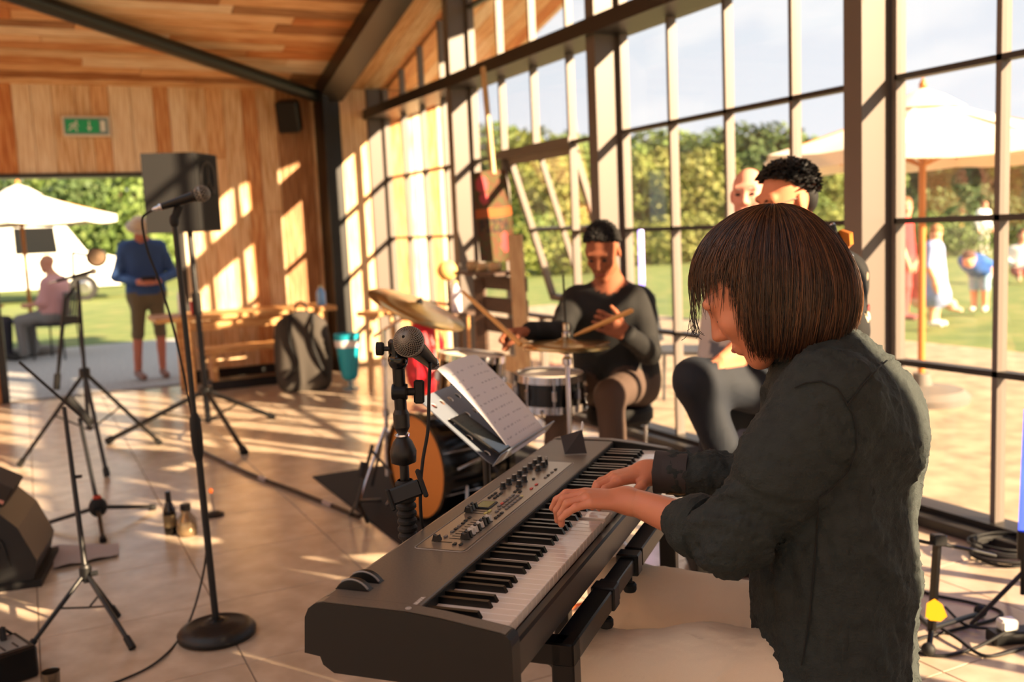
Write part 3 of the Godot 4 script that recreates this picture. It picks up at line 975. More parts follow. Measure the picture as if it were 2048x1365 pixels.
# profile of (t, y) points swept from s0 to s1
func kprof(m: Mb, s0: float, s1: float, pts: Array) -> void:
	var p := PackedVector2Array()
	for q in pts:
		p.append(Vector2(-q[0], q[1]))
	m.plate(Transform3D(Basis(-KF, Vector3.UP, KX), kp(s0, 0, 0)), p, s1 - s0)

func build_keyboard() -> void:
	var o := thing("stage_piano", "dark bronze electric stage piano with full keyboard on a black stand", "piano", kp(0.61, -0.15, 0.70))
	var case_m := tri(mat(Color(1, 1, 1), 0.42, 0.25), noise_tex(70, 0.2, 3, [[0.0, Color(0.39, 0.37, 0.34)], [1.0, Color(0.44, 0.415, 0.38)]]), Vector3(3, 3, 3))
	var end_m := mat(Color(0.03, 0.03, 0.029), 0.4)
	var m := Mb.new()
	kprof(m, 0.0, 1.222, [[-0.338, 0.727], [-0.342, 0.80], [-0.336, 0.811], [-0.324, 0.817], [-0.152, 0.817], [-0.150, 0.815], [-0.150, 0.774], [-0.20, 0.774], [-0.20, 0.727]])
	part(o, "top_case", m, case_m)
	for e in [[-0.034, 0.0], [1.222, 1.256]]:
		m = Mb.new()
		var pr := [[-0.355, 0.727], [-0.350, 0.79], [-0.342, 0.806], [-0.330, 0.815], [-0.315, 0.818], [-0.16, 0.818], [-0.10, 0.813], [0.0, 0.800], [0.012, 0.797], [0.019, 0.790], [0.021, 0.78], [0.021, 0.70], [0.0, 0.698], [-0.30, 0.698], [-0.32, 0.71], [-0.325, 0.724]]
		kprof(m, e[0], e[1], pr)
		part(o, "end_block", m, end_m)
		# rounded shoulder cap in the lighter colour of the top case
		m = Mb.new()
		kprof(m, e[0] + 0.004, e[1] - 0.004, [[-0.33, 0.8155], [-0.315, 0.8195], [-0.16, 0.8195], [-0.10, 0.8145], [0.0, 0.8015], [0.01, 0.7985], [0.0, 0.795], [-0.33, 0.80]])
		part(o, "end_top", m, case_m)
	m = Mb.new()
	kprof(m, 0.0, 1.222, [[-0.335, 0.727], [0.004, 0.727], [0.004, 0.779], [0.017, 0.779], [0.021, 0.774], [0.021, 0.722], [0.0, 0.70], [-0.30, 0.70], [-0.32, 0.712]])
	part(o, "front_rail", m, mat(Color(0.16, 0.155, 0.15), 0.3, 0.3))
	m = Mb.new()
	kbox(m, 0, 1.222, -0.20, 0.0, 0.727, 0.766)
	part(o, "key_bed", m, M.black)
	# keys
	var wk := Mb.new()
	wk.cube(Vector3(-0.0112, -0.020, -0.150), Vector3(0.0112, 0.0, 0.0), 0.0012)
	var wm := wk.mesh()
	var bk := Mb.new()
	var fr := [[-0.0052, 0.0], [0.0052, 0.0], [0.0045, 0.0118], [-0.0045, 0.0118]]
	var zf := [0.0, 0.0, -0.006, -0.006]
	var f4 := []
	var b4 := []
	for i in 4:
		f4.append(Vector3(fr[i][0], fr[i][1], zf[i])); b4.append(Vector3(fr[i][0], fr[i][1], -0.098))
	bk.face(f4, Vector3(0, 0.3, 1))
	bk.face([b4[3], b4[2], f4[2] - Vector3(0, 0, 0.002), f4[3] - Vector3(0, 0, 0.002)], Vector3.UP)
	bk.face([f4[3], f4[2], f4[2] - Vector3(0, 0, 0.002), f4[3] - Vector3(0, 0, 0.002)], Vector3.UP)
	bk.face([b4[0], b4[3], f4[3], f4[0]], Vector3.LEFT)
	bk.face([b4[1], b4[2], f4[2], f4[1]], Vector3.RIGHT)
	var bm := bk.mesh()
	var ivory := mat(Color(0.84, 0.81, 0.77), 0.16)
	var ebony := mat(Color(0.018, 0.018, 0.02), 0.28)
	var pressed := {24: true, 27: true}
	for i in 52:
		var o2 := inst(o, "white_key", wm, ivory, kt(0.0235 * (i + 0.5), 0.0, 0.796 - (0.006 if pressed.has(i) else 0.0)))
		var note := i % 7          # 0 = A
		if note in [0, 2, 3, 5, 6] and i < 51:
			var nudge: float = {0: 0.0, 2: -0.0015, 3: 0.0015, 5: -0.002, 6: 0.0}[note]
			inst(o, "black_key", bm, ebony, kt(0.0235 * (i + 1) + nudge, -0.052, 0.7955))
	# felt strip behind the keys
	m = Mb.new()
	kbox(m, 0.0, 1.222, -0.152, -0.148, 0.775, 0.812)
	part(o, "fallboard_edge", m, mat(Color(0.10, 0.115, 0.12), 0.5))
	# control panel
	var silver := tri(mat(Color(1, 1, 1), 0.32, 0.75), noise_tex(71, 0.5, 2, [[0.0, Color(0.60, 0.58, 0.55)], [1.0, Color(0.66, 0.64, 0.60)]]), Vector3(4, 4, 4))
	m = Mb.new()
	m.plate(Transform3D(Basis(KX, -KF, Vector3.UP), kp(0, 0, 0.817)), rounded(Rect2(0.262, 0.188, 0.70, 0.099), 0.008), 0.0012)
	var pn := part(o, "control_panel", m, silver)
	m = Mb.new()
	var loop := []
	for p in rounded(Rect2(0.257, 0.183, 0.71, 0.109), 0.012):
		loop.append(kp(p.x, -p.y, 0.8172))
	loop.append(loop[0])
	m.tube(loop, 0.0011, 5, false)
	part(o, "panel_outline", m, mat(Color(0.6, 0.58, 0.55), 0.4))
	var yb := 0.8182
	m = Mb.new()
	kbox(m, 0.527, 0.580, -0.280, -0.243, yb - 0.001, yb + 0.003, 0.001)
	var dp := part(o, "display", m, M.black)
	m = Mb.new()
	kbox(m, 0.531, 0.576, -0.276, -0.247, yb + 0.002, yb + 0.0034)
	part(dp, "screen", m, mat(Color(0.46, 0.47, 0.22), 0.25))
	var kn := Mb.new()
	kn.lathe(Transform3D(), [Vector2(0.0085, 0.0), Vector2(0.0085, 0.002), Vector2(0.0068, 0.004), Vector2(0.0060, 0.0135), Vector2(0.0052, 0.0145), Vector2(0, 0.0145)], 14)
	var km := kn.mesh()
	var cap := Mb.new()
	cap.lathe(Transform3D(), [Vector2(0.0046, 0.0145), Vector2(0.0044, 0.0152), Vector2(0, 0.0152)], 12)
	var cm := cap.mesh()
	var knobs := []
	for k in 8:
		knobs.append([0.691 + 0.0375 * k, -0.274, 1.0])
	for k in [[0.716, -0.243], [0.760, -0.246], [0.866, -0.248], [0.900, -0.246]]:
		knobs.append([k[0], k[1], 1.0])
	for k in 3:
		knobs.append([0.928 + 0.011 * k, -0.247 - 0.004 * k, 0.55])
	for k in knobs:
		var kk := inst(o, "knob", km, M.black, kt(k[0], k[1], yb) * Transform3D(Basis().scaled(Vector3(k[2], 1, k[2])), Vector3.ZERO))
		var kc := MeshInstance3D.new()
		kc.name = "knob_cap"; kc.mesh = cm; kc.material_override = mat(Color(0.62, 0.62, 0.6), 0.3, 0.5)
		kk.add_child(kc, true)
	# faders and drawbars
	var fd := Mb.new()
	for sg in [[-0.0045, 0.0], ]:
		pass
	fd.plate(Transform3D(Basis(Vector3.BACK, Vector3.UP, Vector3.LEFT), Vector3(0.0042, 0, 0)), PackedVector2Array([Vector2(-0.009, 0.002), Vector2(0.009, 0.002), Vector2(0.0055, 0.014), Vector2(0.0015, 0.0115), Vector2(-0.0015, 0.0115), Vector2(-0.0055, 0.014)]), 0.0084)
	var fm := fd.mesh()
	var slot := Mb.new()
	slot.cube(Vector3(-0.0009, 0, -0.022), Vector3(0.0009, 0.0006, 0.022))
	var sm := slot.mesh()
	var fads := [[0.303, -0.252, M.black, -0.010], [0.494, -0.262, M.black, -0.015], [0.510, -0.262, mat(Color(0.2, 0.2, 0.2), 0.4), -0.016], [0.526, -0.262, M.black, -0.016]]
	var tones := [M.black, mat(Color(0.12, 0.12, 0.12), 0.4), mat(Color(0.80, 0.79, 0.76), 0.4), mat(Color(0.80, 0.79, 0.76), 0.4), mat(Color(0.16, 0.15, 0.14), 0.4), mat(Color(0.80, 0.79, 0.76), 0.4), mat(Color(0.14, 0.14, 0.14), 0.4), M.black, mat(Color(0.80, 0.79, 0.76), 0.4)]
	for k in 9:
		fads.append([0.326 + 0.0152 * k, -0.224, tones[k], 0.012])
	for f in fads:
		var so := inst(o, "fader", sm, M.black, kt(f[0], f[1], yb))
		var fc := MeshInstance3D.new()
		fc.name = "fader_cap"; fc.mesh = fm; fc.material_override = f[2]; fc.position = Vector3(0, 0, f[3])
		so.add_child(fc, true)
	# buttons
	var bt := Mb.new()
	bt.cube(Vector3(-0.0055, 0, -0.003), Vector3(0.0055, 0.0028, 0.003), 0.0007)
	var btm := bt.mesh()
	var grey := mat(Color(0.42, 0.41, 0.40), 0.4)
	var yel := mat(Color(0.80, 0.77, 0.42), 0.4)
	var red := mat(Color(0.75, 0.30, 0.27), 0.4)
	var btns := [[0.294, -0.220, M.black], [0.294, -0.207, M.black], [0.315, -0.262, M.black], [0.333, -0.257, grey], [0.382, -0.257, M.black], [0.365, -0.257, grey], [0.421, -0.258, M.black], [0.402, -0.258, grey], [0.440, -0.260, M.black], [0.459, -0.260, M.black], [0.472, -0.205, M.black], [0.489, -0.205, M.black], [0.506, -0.205, M.black], [0.497, -0.238, yel], [0.514, -0.236, yel], [0.515, -0.220, grey], [0.535, -0.222, grey], [0.703, -0.208, red], [0.739, -0.208, red], [0.786, -0.232, M.black], [0.826, -0.208, M.black], [0.883, -0.208, M.black], [0.855, -0.208, grey], [0.805, -0.208, grey], [0.669, -0.236, M.black], [0.671, -0.224, M.black], [0.688, -0.236, M.black], [0.633, -0.207, yel]]
	for k in 3:
		btns.append([0.612 + 0.018 * k, -0.276, M.black]); btns.append([0.612 + 0.018 * k, -0.263, M.black])
	for k in 6:
		btns.append([0.555 + 0.017 * k, -0.230, red if k == 1 else grey]); btns.append([0.555 + 0.017 * k, -0.219, grey]); btns.append([0.540 + 0.017 * k, -0.207, grey])
	for b in btns:
		inst(o, "button", btm, b[2], kt(b[0], b[1], yb))
	# pitch and modulation wheels
	for s in [0.041, 0.080]:
		m = Mb.new()
		kbox(m, s - 0.0095, s + 0.0095, -0.328, -0.264, 0.8165, 0.8175)
		part(o, "wheel_slot", m, M.black)
		m = Mb.new()
		m.lathe(frame(KX, kp(s - 0.008, -0.296, 0.797)), [Vector2(0, 0), Vector2(0.0365, 0), Vector2(0.038, 0.0015), Vector2(0.038, 0.0145), Vector2(0.0365, 0.016), Vector2(0, 0.016)], 48)
		var wo := part(o, "wheel", m, M.black)
		m = Mb.new()
		var arc := []
		for k in 9:
			var a := deg_to_rad(38 + 84 * k / 8.0)
			arc.append(kp(s - 0.006, -0.296 + 0.038 * cos(a), 0.797 + 0.038 * sin(a)))
		m.tube(arc, 0.0022, 6)
		part(wo, "grip", m, mat(Color(0.5, 0.5, 0.5), 0.35, 0.4))
	# lettering
	var tm := TextMesh.new()
	tm.text = "YAMAHA"
	tm.font_size = 32
	var sf := SystemFont.new()
	sf.font_names = PackedStringArray(["Droid Sans"])
	sf.font_weight = 700
	tm.font = sf
	tm.pixel_size = 0.0105 / 32.0
	tm.depth = 0.0006
	var tx := MeshInstance3D.new()
	tx.name = "lettering"
	tx.mesh = tm
	tx.material_override = mat(Color(0.80, 0.78, 0.75), 0.4)
	tx.transform = Transform3D(Basis(KX, -KF, Vector3.UP), kp(0.012, -0.160, 0.8176) - bases[o])
	o.add_child(tx, true)
	m = Mb.new()
	var ring := []
	for k in 21:
		ring.append(kp(-0.0205 + 0.0048 * cos(TAU * k / 20), -0.161 + 0.0048 * sin(TAU * k / 20), 0.8197))
	m.tube(ring, 0.0005, 5, false)
	for k in 3:
		var a := TAU * k / 6
		var d := KX * cos(a) + KF * sin(a)
		m.beam(kp(-0.0205, -0.161, 0.8197) - d * 0.004, kp(-0.0205, -0.161, 0.8197) + d * 0.004, 0.0011, 0.0006)
	part(o, "emblem", m, tx.material_override)
	# small feet on the stand rails
	for s in [0.20, 1.07]:
		m = Mb.new()
		kbox(m, s - 0.02, s + 0.02, -0.29, -0.25, 0.697, 0.703)
		part(o, "foot", m, M.rubber)

func rounded(r: Rect2, rad: float) -> PackedVector2Array:
	var out := PackedVector2Array()
	for c in [[r.end.x - rad, r.end.y - rad, 0.0], [r.position.x + rad, r.end.y - rad, 90.0], [r.position.x + rad, r.position.y + rad, 180.0], [r.end.x - rad, r.position.y + rad, 270.0]]:
		for k in 5:
			var a := deg_to_rad(c[2] + 22.5 * k)
			out.append(Vector2(c[0] + rad * cos(a), c[1] + rad * sin(a)))
	return out

func build_keyboard_extras() -> void:
	# table-style stand of square tube
	var o := thing("keyboard_stand", "black square tube table stand under the stage piano", "stand", kp(0.6, -0.1, 0.0))
	var st := mat(Color(0.03, 0.031, 0.033), 0.30, 0.2)
	var m := Mb.new()
	kbox(m, 0.174, 0.50, 0.010, 0.052, 0.655, 0.697, 0.003)
	part(o, "front_bar", m, st)
	m = Mb.new()
	kbox(m, 0.70, 1.10, 0.010, 0.052, 0.655, 0.697, 0.003)
	part(o, "front_bar", m, st)
	m = Mb.new()
	kbox(m, 0.44, 0.76, 0.014, 0.048, 0.659, 0.693, 0.002)
	part(o, "sliding_bar", m, st)
	for s in [0.174, 1.058]:
		m = Mb.new()
		kbox(m, s, s + 0.042, -0.30, 0.052, 0.655, 0.697, 0.003)
		part(o, "side_arm", m, st)
		for t in [-0.29, 0.010]:
			m = Mb.new()
			kbox(m, s, s + 0.042, t, t + 0.042, 0.02, 0.66, 0.003)
			var lo := part(o, "leg", m, st)
			m = Mb.new()
			kbox(m, s - 0.002, s + 0.044, t - 0.002, t + 0.044, 0.0, 0.03, 0.004)
			part(lo, "rubber_foot", m, M.rubber)
		m = Mb.new()
		kbox(m, s + 0.004, s + 0.038, -0.25, 0.012, 0.20, 0.235, 0.003)
		part(o, "cross_rail", m, st)
	for s in [0.46, 0.66]:
		m = Mb.new()
		kbox(m, s - 0.02, s + 0.02, 0.006, 0.056, 0.652, 0.700, 0.003)
		var co := part(o, "clamp", m, M.black)
		m = Mb.new()
		m.rod(kp(s, 0.031, 0.655), kp(s, 0.031, 0.628), 0.006)
		m.lathe(Transform3D(Basis(), kp(s, 0.031, 0.610)), [Vector2(0, 0), Vector2(0.013, 0), Vector2(0.015, 0.004), Vector2(0.015, 0.016), Vector2(0.012, 0.02), Vector2(0, 0.02)], 12)
		part(co, "knob", m, M.rubber)
	m = Mb.new()
	var oc := []
	for k in 20:
		var an := TAU * k / 17.0
		oc.append(fl(1190, 1232) + Vector3(0.12 * cos(an), 0.008 + 0.0007 * k, 0.09 * sin(an)))
	m.tube(oc, 0.007, 7)
	one("orange_cable", m, mat(Color(0.85, 0.38, 0.12), 0.5), "orange cable loop on the floor under the piano stand", "cable", fl(1190, 1232))
	# pyramid pouch with a white loop lying on the piano
	var gp := kp(1.085, -0.225, 0.8175)
	o = thing("pyramid_pouch", "small dark grey pyramid pouch with white loop lying on the piano", "pouch", gp)
	m = Mb.new()
	var A := kp(1.135, -0.275, 0.846)
	var Bq := kp(1.065, -0.180, 0.8185)
	var D := kp(1.045, -0.235, 0.8185)
	var E := kp(1.110, -0.205, 0.872)
	for f in [[A, Bq, D], [A, Bq, E], [A, D, E], [Bq, D, E]]:
		var c: Vector3 = (f[0] + f[1] + f[2]) / 3.0
		m.face(f, c - (A + Bq + D + E) / 4.0)
	part(o, "shell", m, mat(Color(0.10, 0.10, 0.105), 0.6))
	m = Mb.new()
	m.tube(smooth_path([E + Vector3(0, -0.004, 0), E + KX * 0.012 + Vector3(0, 0.008, 0), E + KX * 0.016 - KF * 0.003 + Vector3(0, 0.018, 0), E + KX * 0.004 + Vector3(0, 0.016, 0), E + Vector3(0, 0.002, 0) - KX * 0.004]), 0.0022, 8)
	part(o, "loop", m, M.white)
	# microphone on its stand behind the piano
	var top := px(797, 735, 2.0)
	var foot := Vector3(top.x, 0.0, top.z)
	o = thing("microphone_stand", "slim black microphone stand with chrome upper tube behind the piano", "stand", foot)
	m = Mb.new()
	m.lathe(Transform3D(Basis(), foot), [Vector2(0, 0.0), Vector2(0.125, 0.0), Vector2(0.13, 0.012), Vector2(0.10, 0.03), Vector2(0.03, 0.04), Vector2(0.02, 0.06)], 28)
	part(o, "base", m, M.matte_black)
	m = Mb.new()
	m.rod(foot + Vector3(0, 0.05, 0), foot + Vector3(0, 0.80, 0), 0.013)
	part(o, "lower_tube", m, M.black)
	m = Mb.new()   # ribbed grip
	var gy := 0.78
	for k in 8:
		m.lathe(Transform3D(Basis(), foot + Vector3(0, gy + 0.016 * k, 0)), [Vector2(0.016, 0), Vector2(0.021, 0.004), Vector2(0.021, 0.010), Vector2(0.016, 0.016)], 16)
	part(o, "grip", m, M.rubber)
	var y0 := 0.905
	m = Mb.new()
	m.rod(foot + Vector3(0, y0, 0), foot + Vector3(0, y0 + 0.09, 0), 0.010)
	m.lathe(Transform3D(Basis(), foot + Vector3(0, y0 + 0.035, 0)), [Vector2(0.012, 0), Vector2(0.026, 0.006), Vector2(0.028, 0.03), Vector2(0.020, 0.05), Vector2(0.012, 0.06)], 16, true)
	part(o, "clutch", m, M.black)
	m = Mb.new()
	m.lathe(Transform3D(Basis(), foot + Vector3(0, y0 + 0.094, 0)), [Vector2(0.011, 0), Vector2(0.016, 0.003), Vector2(0.016, 0.007), Vector2(0.011, 0.01)], 16)
	part(o, "collar_ring", m, M.chrome)
	m = Mb.new()
	m.lathe(Transform3D(Basis(), foot + Vector3(0, y0 + 0.104, 0)), [Vector2(0.011, 0), Vector2(0.017, 0.012), Vector2(0.017, 0.04), Vector2(0.009, 0.058), Vector2(0.009, 0.085)], 14)
	part(o, "adapter", m, M.black)
	m = Mb.new()
	var jy := y0 + 0.19
	var right := cam_basis.x
	m.lathe(frame(right, foot + Vector3(0, jy, 0) - right * 0.016), [Vector2(0, 0), Vector2(0.016, 0), Vector2(0.018, 0.004), Vector2(0.018, 0.028), Vector2(0.016, 0.032), Vector2(0, 0.032)], 16)
	m.rod(foot + Vector3(0, jy - 0.04, 0), foot + Vector3(0, jy + 0.06, 0), 0.013)
	var jo := part(o, "boom_joint", m, M.dark_metal)
	m = Mb.new()
	m.rod(foot + Vector3(0, jy, 0) + right * 0.014, foot + Vector3(0, jy, 0) + right * 0.032, 0.008)
	m.box(look(right, Vector3.UP, foot + Vector3(0, jy, 0) + right * 0.040), Vector3(0.012, 0.050, 0.022), 0.004)
	part(jo, "wing_knob", m, M.rubber)
	m = Mb.new()
	m.box(Transform3D(Basis(), foot + Vector3(0, jy + 0.085, 0)), Vector3(0.032, 0.05, 0.032), 0.005)
	m.rod(foot + Vector3(0, jy + 0.09, 0) - right * 0.012, foot + Vector3(0, jy + 0.09, 0) - right * 0.030, 0.005)
	var co2 := part(o, "tube_clamp", m, M.black)
	m = Mb.new()
	m.lathe(frame(-right, foot + Vector3(0, jy + 0.09, 0) - right * 0.028), [Vector2(0, 0), Vector2(0.012, 0), Vector2(0.014, 0.003), Vector2(0.014, 0.015), Vector2(0, 0.017)], 14)
	part(co2, "knob", m, M.rubber)
	m = Mb.new()
	m.rod(foot + Vector3(0, jy + 0.07, 0), top, 0.0105, -1, 16)
	part(o, "upper_tube", m, M.chrome)
	var clip := top + Vector3(0, 0.012, 0)
	m = Mb.new()
	m.ball(Transform3D(Basis(), clip + Vector3(0, 0.004, 0)), Vector3(0.021, 0.024, 0.021))
	part(o, "clip_joint", m, M.gloss_black)
	# the microphone: ball toward the camera's left, tail to the right
	var ball := px(818, 684, 1.955)
	var tail := px(866, 728, 2.09)
	microphone("handheld vocal microphone with grey wire ball above the piano", ball, (tail - ball).normalized(), 0.0315, 0.15, M.dark_metal)
	# holder with a clamped phone bracket
	var hb := px(812, 985, 1.96)
	o = thing("phone_clamp", "black phone clamp on the microphone stand behind the piano", "clamp", hb)
	m = Mb.new()
	var ht := look((EYE - hb).normalized(), Vector3.UP, hb) * Transform3D(Basis(Vector3.BACK, 0.28), Vector3.ZERO)
	m.box(ht, Vector3(0.066, 0.034, 0.020), 0.004)
	part(o, "cradle", m, M.black)
	m = Mb.new()
	m.box(ht * Transform3D(Basis(), Vector3(0.036, 0.006, 0.004)), Vector3(0.010, 0.060, 0.026), 0.003)
	part(o, "jaw", m, M.rubber)
	m = Mb.new()
	m.box(ht * Transform3D(Basis(), Vector3(-0.034, -0.004, 0.004)), Vector3(0.010, 0.046, 0.026), 0.003)
	part(o, "jaw", m, M.rubber)
	# cable hanging from the microphone
	m = Mb.new()
	var end := ball + (tail - ball).normalized() * 0.155
	m.tube(smooth_path([end - (tail - ball).normalized() * 0.02, px(860, 735, 2.03), px(858, 790, 2.0), px(856, 860, 1.99), px(846, 920, 1.985), px(841, 980, 1.975), px(843, 1040, 1.99), foot + Vector3(0.05, 0.7, -0.03), foot + Vector3(0.05, 0.2, -0.05), foot + Vector3(0.16, 0.006, -0.12), foot + Vector3(0.5, 0.006, -0.25)], 8), 0.0036, 8)
	one("microphone_cable", m, M.rubber, "black cable hanging from the wire ball microphone behind the piano", "cable", foot)
	# perforated music stand with sheet music
	var th := deg_to_rad(50)
	var up := Vector3.UP * cos(th) - KF * sin(th)
	var nrm := Vector3.UP * sin(th) + KF * cos(th)
	var BL := kp(0.955, -0.405, 0.80)
	var T := Transform3D(Basis(KX, up, KX.cross(up)), BL)
	if T.basis.z.dot(nrm) < 0:
		T = Transform3D(Basis(KX, up, nrm), BL)
	var mb := BL + KX * 0.22
	o = thing("music_stand", "grey metal music stand with round holes behind the piano", "stand", Vector3(mb.x, 0, mb.z))
	var tray := CSGPolygon3D.new()
	tray.name = "desk"
	tray.polygon = rounded(Rect2(0, 0, 0.44, 0.275), 0.025)
	tray.depth = 0.003
	tray.transform = Transform3D(T.basis, T.origin - bases[o])
	tray.material = mat(Color(0.46, 0.49, 0.54), 0.35, 0.4)
	for i in 8:
		for j in 4:
			var hole := CSGCylinder3D.new()
			hole.name = "hole"
			hole.operation = CSGShape3D.OPERATION_SUBTRACTION
			hole.radius = 0.0105
			hole.height = 0.02
			hole.sides = 16
			hole.rotation.x = PI / 2
			hole.position = Vector3(0.035 + 0.0528 * i, 0.04 + 0.065 * j, 0.0)
			tray.add_child(hole, true)
	o.add_child(tray, true)
	m = Mb.new()
	m.box(T * Transform3D(Basis(), Vector3(0.22, 0.002, 0.02)), Vector3(0.44, 0.004, 0.045), 0.001)
	part(o, "ledge", m, tray.material)
	m = Mb.new()
	var hinge := T * Vector3(0.22, 0.13, -0.02)
	m.rod(Vector3(hinge.x, 0.25, hinge.z), hinge, 0.011)
	m.rod(hinge, T * Vector3(0.22, 0.13, 0.0), 0.02)
	part(o, "pole", m, M.black)
	for k in 3:
		var a := TAU * k / 3 + 0.4
		m = Mb.new()
		m.rod(Vector3(hinge.x, 0.30, hinge.z), Vector3(hinge.x + 0.28 * cos(a), 0.008, hinge.z + 0.28 * sin(a)), 0.008)
		part(o, "leg", m, M.black)
	# paper: printed music, slightly curled
	var pth := deg_to_rad(40)
	var pup := Vector3.UP * cos(pth) - KF * sin(pth)
	var pn := Vector3.UP * sin(pth) + KF * cos(pth)
	var PB := kp(1.04, -0.392, 0.806) + pn * 0.012
	var rows := []
	for i in 13:
		var f := i / 12.0
		var row := []
		for j in 13:
			var u := j / 12.0
			row.append(PB + KX * (0.285 * u) + pup * (0.315 * f) + pn * (0.018 * sin(PI * u) * f - 0.035 * f * f + 0.02 * f))
		rows.append(row)
	rows.reverse()
	m = Mb.new()
	m.sheet(rows, 0.0006)
	var paper := mat(Color(0.86, 0.85, 0.86), 0.7)
	paper.albedo_texture = music_page()
	o = one("sheet_music", m, paper, "white sheet of handwritten music resting on the perforated stand", "paper", PB)
	# phone leaning on the desk
	m = Mb.new()
	var pt := T * Transform3D(Basis(Vector3.RIGHT, -0.10), Vector3(0.058, 0.090, 0.020))
	m.box(pt, Vector3(0.085, 0.165, 0.008), 0.003)
	o = thing("phone", "black phone leaning on the perforated music stand beside the paper", "phone", pt.origin)
	part(o, "body", m, M.black)
	m = Mb.new()
	m.box(pt * Transform3D(Basis(), Vector3(0, 0, 0.0042)), Vector3(0.078, 0.155, 0.0006))
	part(o, "screen", m, mat(Color(0.05, 0.06, 0.07), 0.06))

func music_page() -> ImageTexture:
	var im := Image.create(512, 512, false, Image.FORMAT_RGB8)
	im.fill(Color(0.97, 0.965, 0.97))
	var r := RandomNumberGenerator.new()
	r.seed = 5
	for s in 9:
		var y := 60 + s * 48
		var x := 50
		while x < 450:
			var w := r.randi_range(8, 34)
			if r.randf() < 0.8:
				for k in w:
					im.fill_rect(Rect2i(x + k, y + int(3.0 * sin(k * 0.9 + s)) + r.randi_range(-3, 3), 2, 3), Color(0.66, 0.66, 0.70))
			x += w + r.randi_range(8, 26)
	return ImageTexture.create_from_image(im)

func microphone(label: String, ball: Vector3, dir: Vector3, rad: float, length: float, body_mat: Material, group := "") -> Node3D:
	var o := thing("microphone", label, "microphone", ball, group)
	var grille := mat(Color(0.55, 0.53, 0.50), 0.35, 0.7)
	var t := frame(-dir, ball)
	# woven wire ball: dark core and two families of wires
	var m := Mb.new()
	m.ball(t, Vector3(rad * 0.93, rad * 0.97, rad * 0.93), 14, 20)
	var g := part(o, "grille", m, M.matte_black)
	m = Mb.new()
	var near := ball.distance_to(EYE) < 2.6
	var n := 30 if near else 14
	var wr := rad * (0.028 if near else 0.05)
	for fam in 2:
		for i in n:
			var a0 := TAU * i / n
			var pts := []
			for k in 15:
				var th := 0.10 + (PI * 0.78) * k / 14.0
				var a := a0 + (0.9 if fam == 0 else -0.9) * th
				pts.append(t * (Vector3(sin(th) * cos(a), cos(th), sin(th) * sin(a)) * rad))
			m.tube(pts, wr, 4, false)
	part(g, "wire_mesh", m, grille)
	m = Mb.new()
	m.lathe(t, [Vector2(rad * 0.985, -rad * 0.10), Vector2(rad * 1.03, -rad * 0.08), Vector2(rad * 1.03, rad * 0.08), Vector2(rad * 0.985, rad * 0.10)], 24)
	part(g, "band", m, grille)
	m = Mb.new()
	m.lathe(t, [Vector2(rad * 0.70, -rad * 0.72), Vector2(rad * 0.74, -rad * 0.95), Vector2(rad * 0.66, -rad * 1.1), Vector2(rad * 0.42, -length * 0.95), Vector2(rad * 0.40, -length), Vector2(0, -length)], 20)
	part(o, "handle", m, body_mat)
	m = Mb.new()
	m.lathe(t, [Vector2(rad * 0.44, -length * 0.93), Vector2(rad * 0.46, -length * 0.94), Vector2(rad * 0.46, -length * 0.99), Vector2(rad * 0.30, -length * 1.0), Vector2(rad * 0.28, -length * 1.10), Vector2(rad * 0.14, -length * 1.16)], 16)
	part(o, "plug", m, M.chrome)
	return o

# ---------- bodies as smooth distance fields, meshed as surface nets
func lin(c: Color) -> Color:
	return c.srgb_to_linear()

func cap(a: Vector3, b: Vector3, ra: float, rb: float, k := 0.03, c := 0) -> Array:
	return [a, b, ra, rb, k, c]

func ell(c: Vector3, basis: Basis, r: Vector3, k := 0.02, id := 0) -> Array:
	return [c, basis, r, k, id, true, 0]

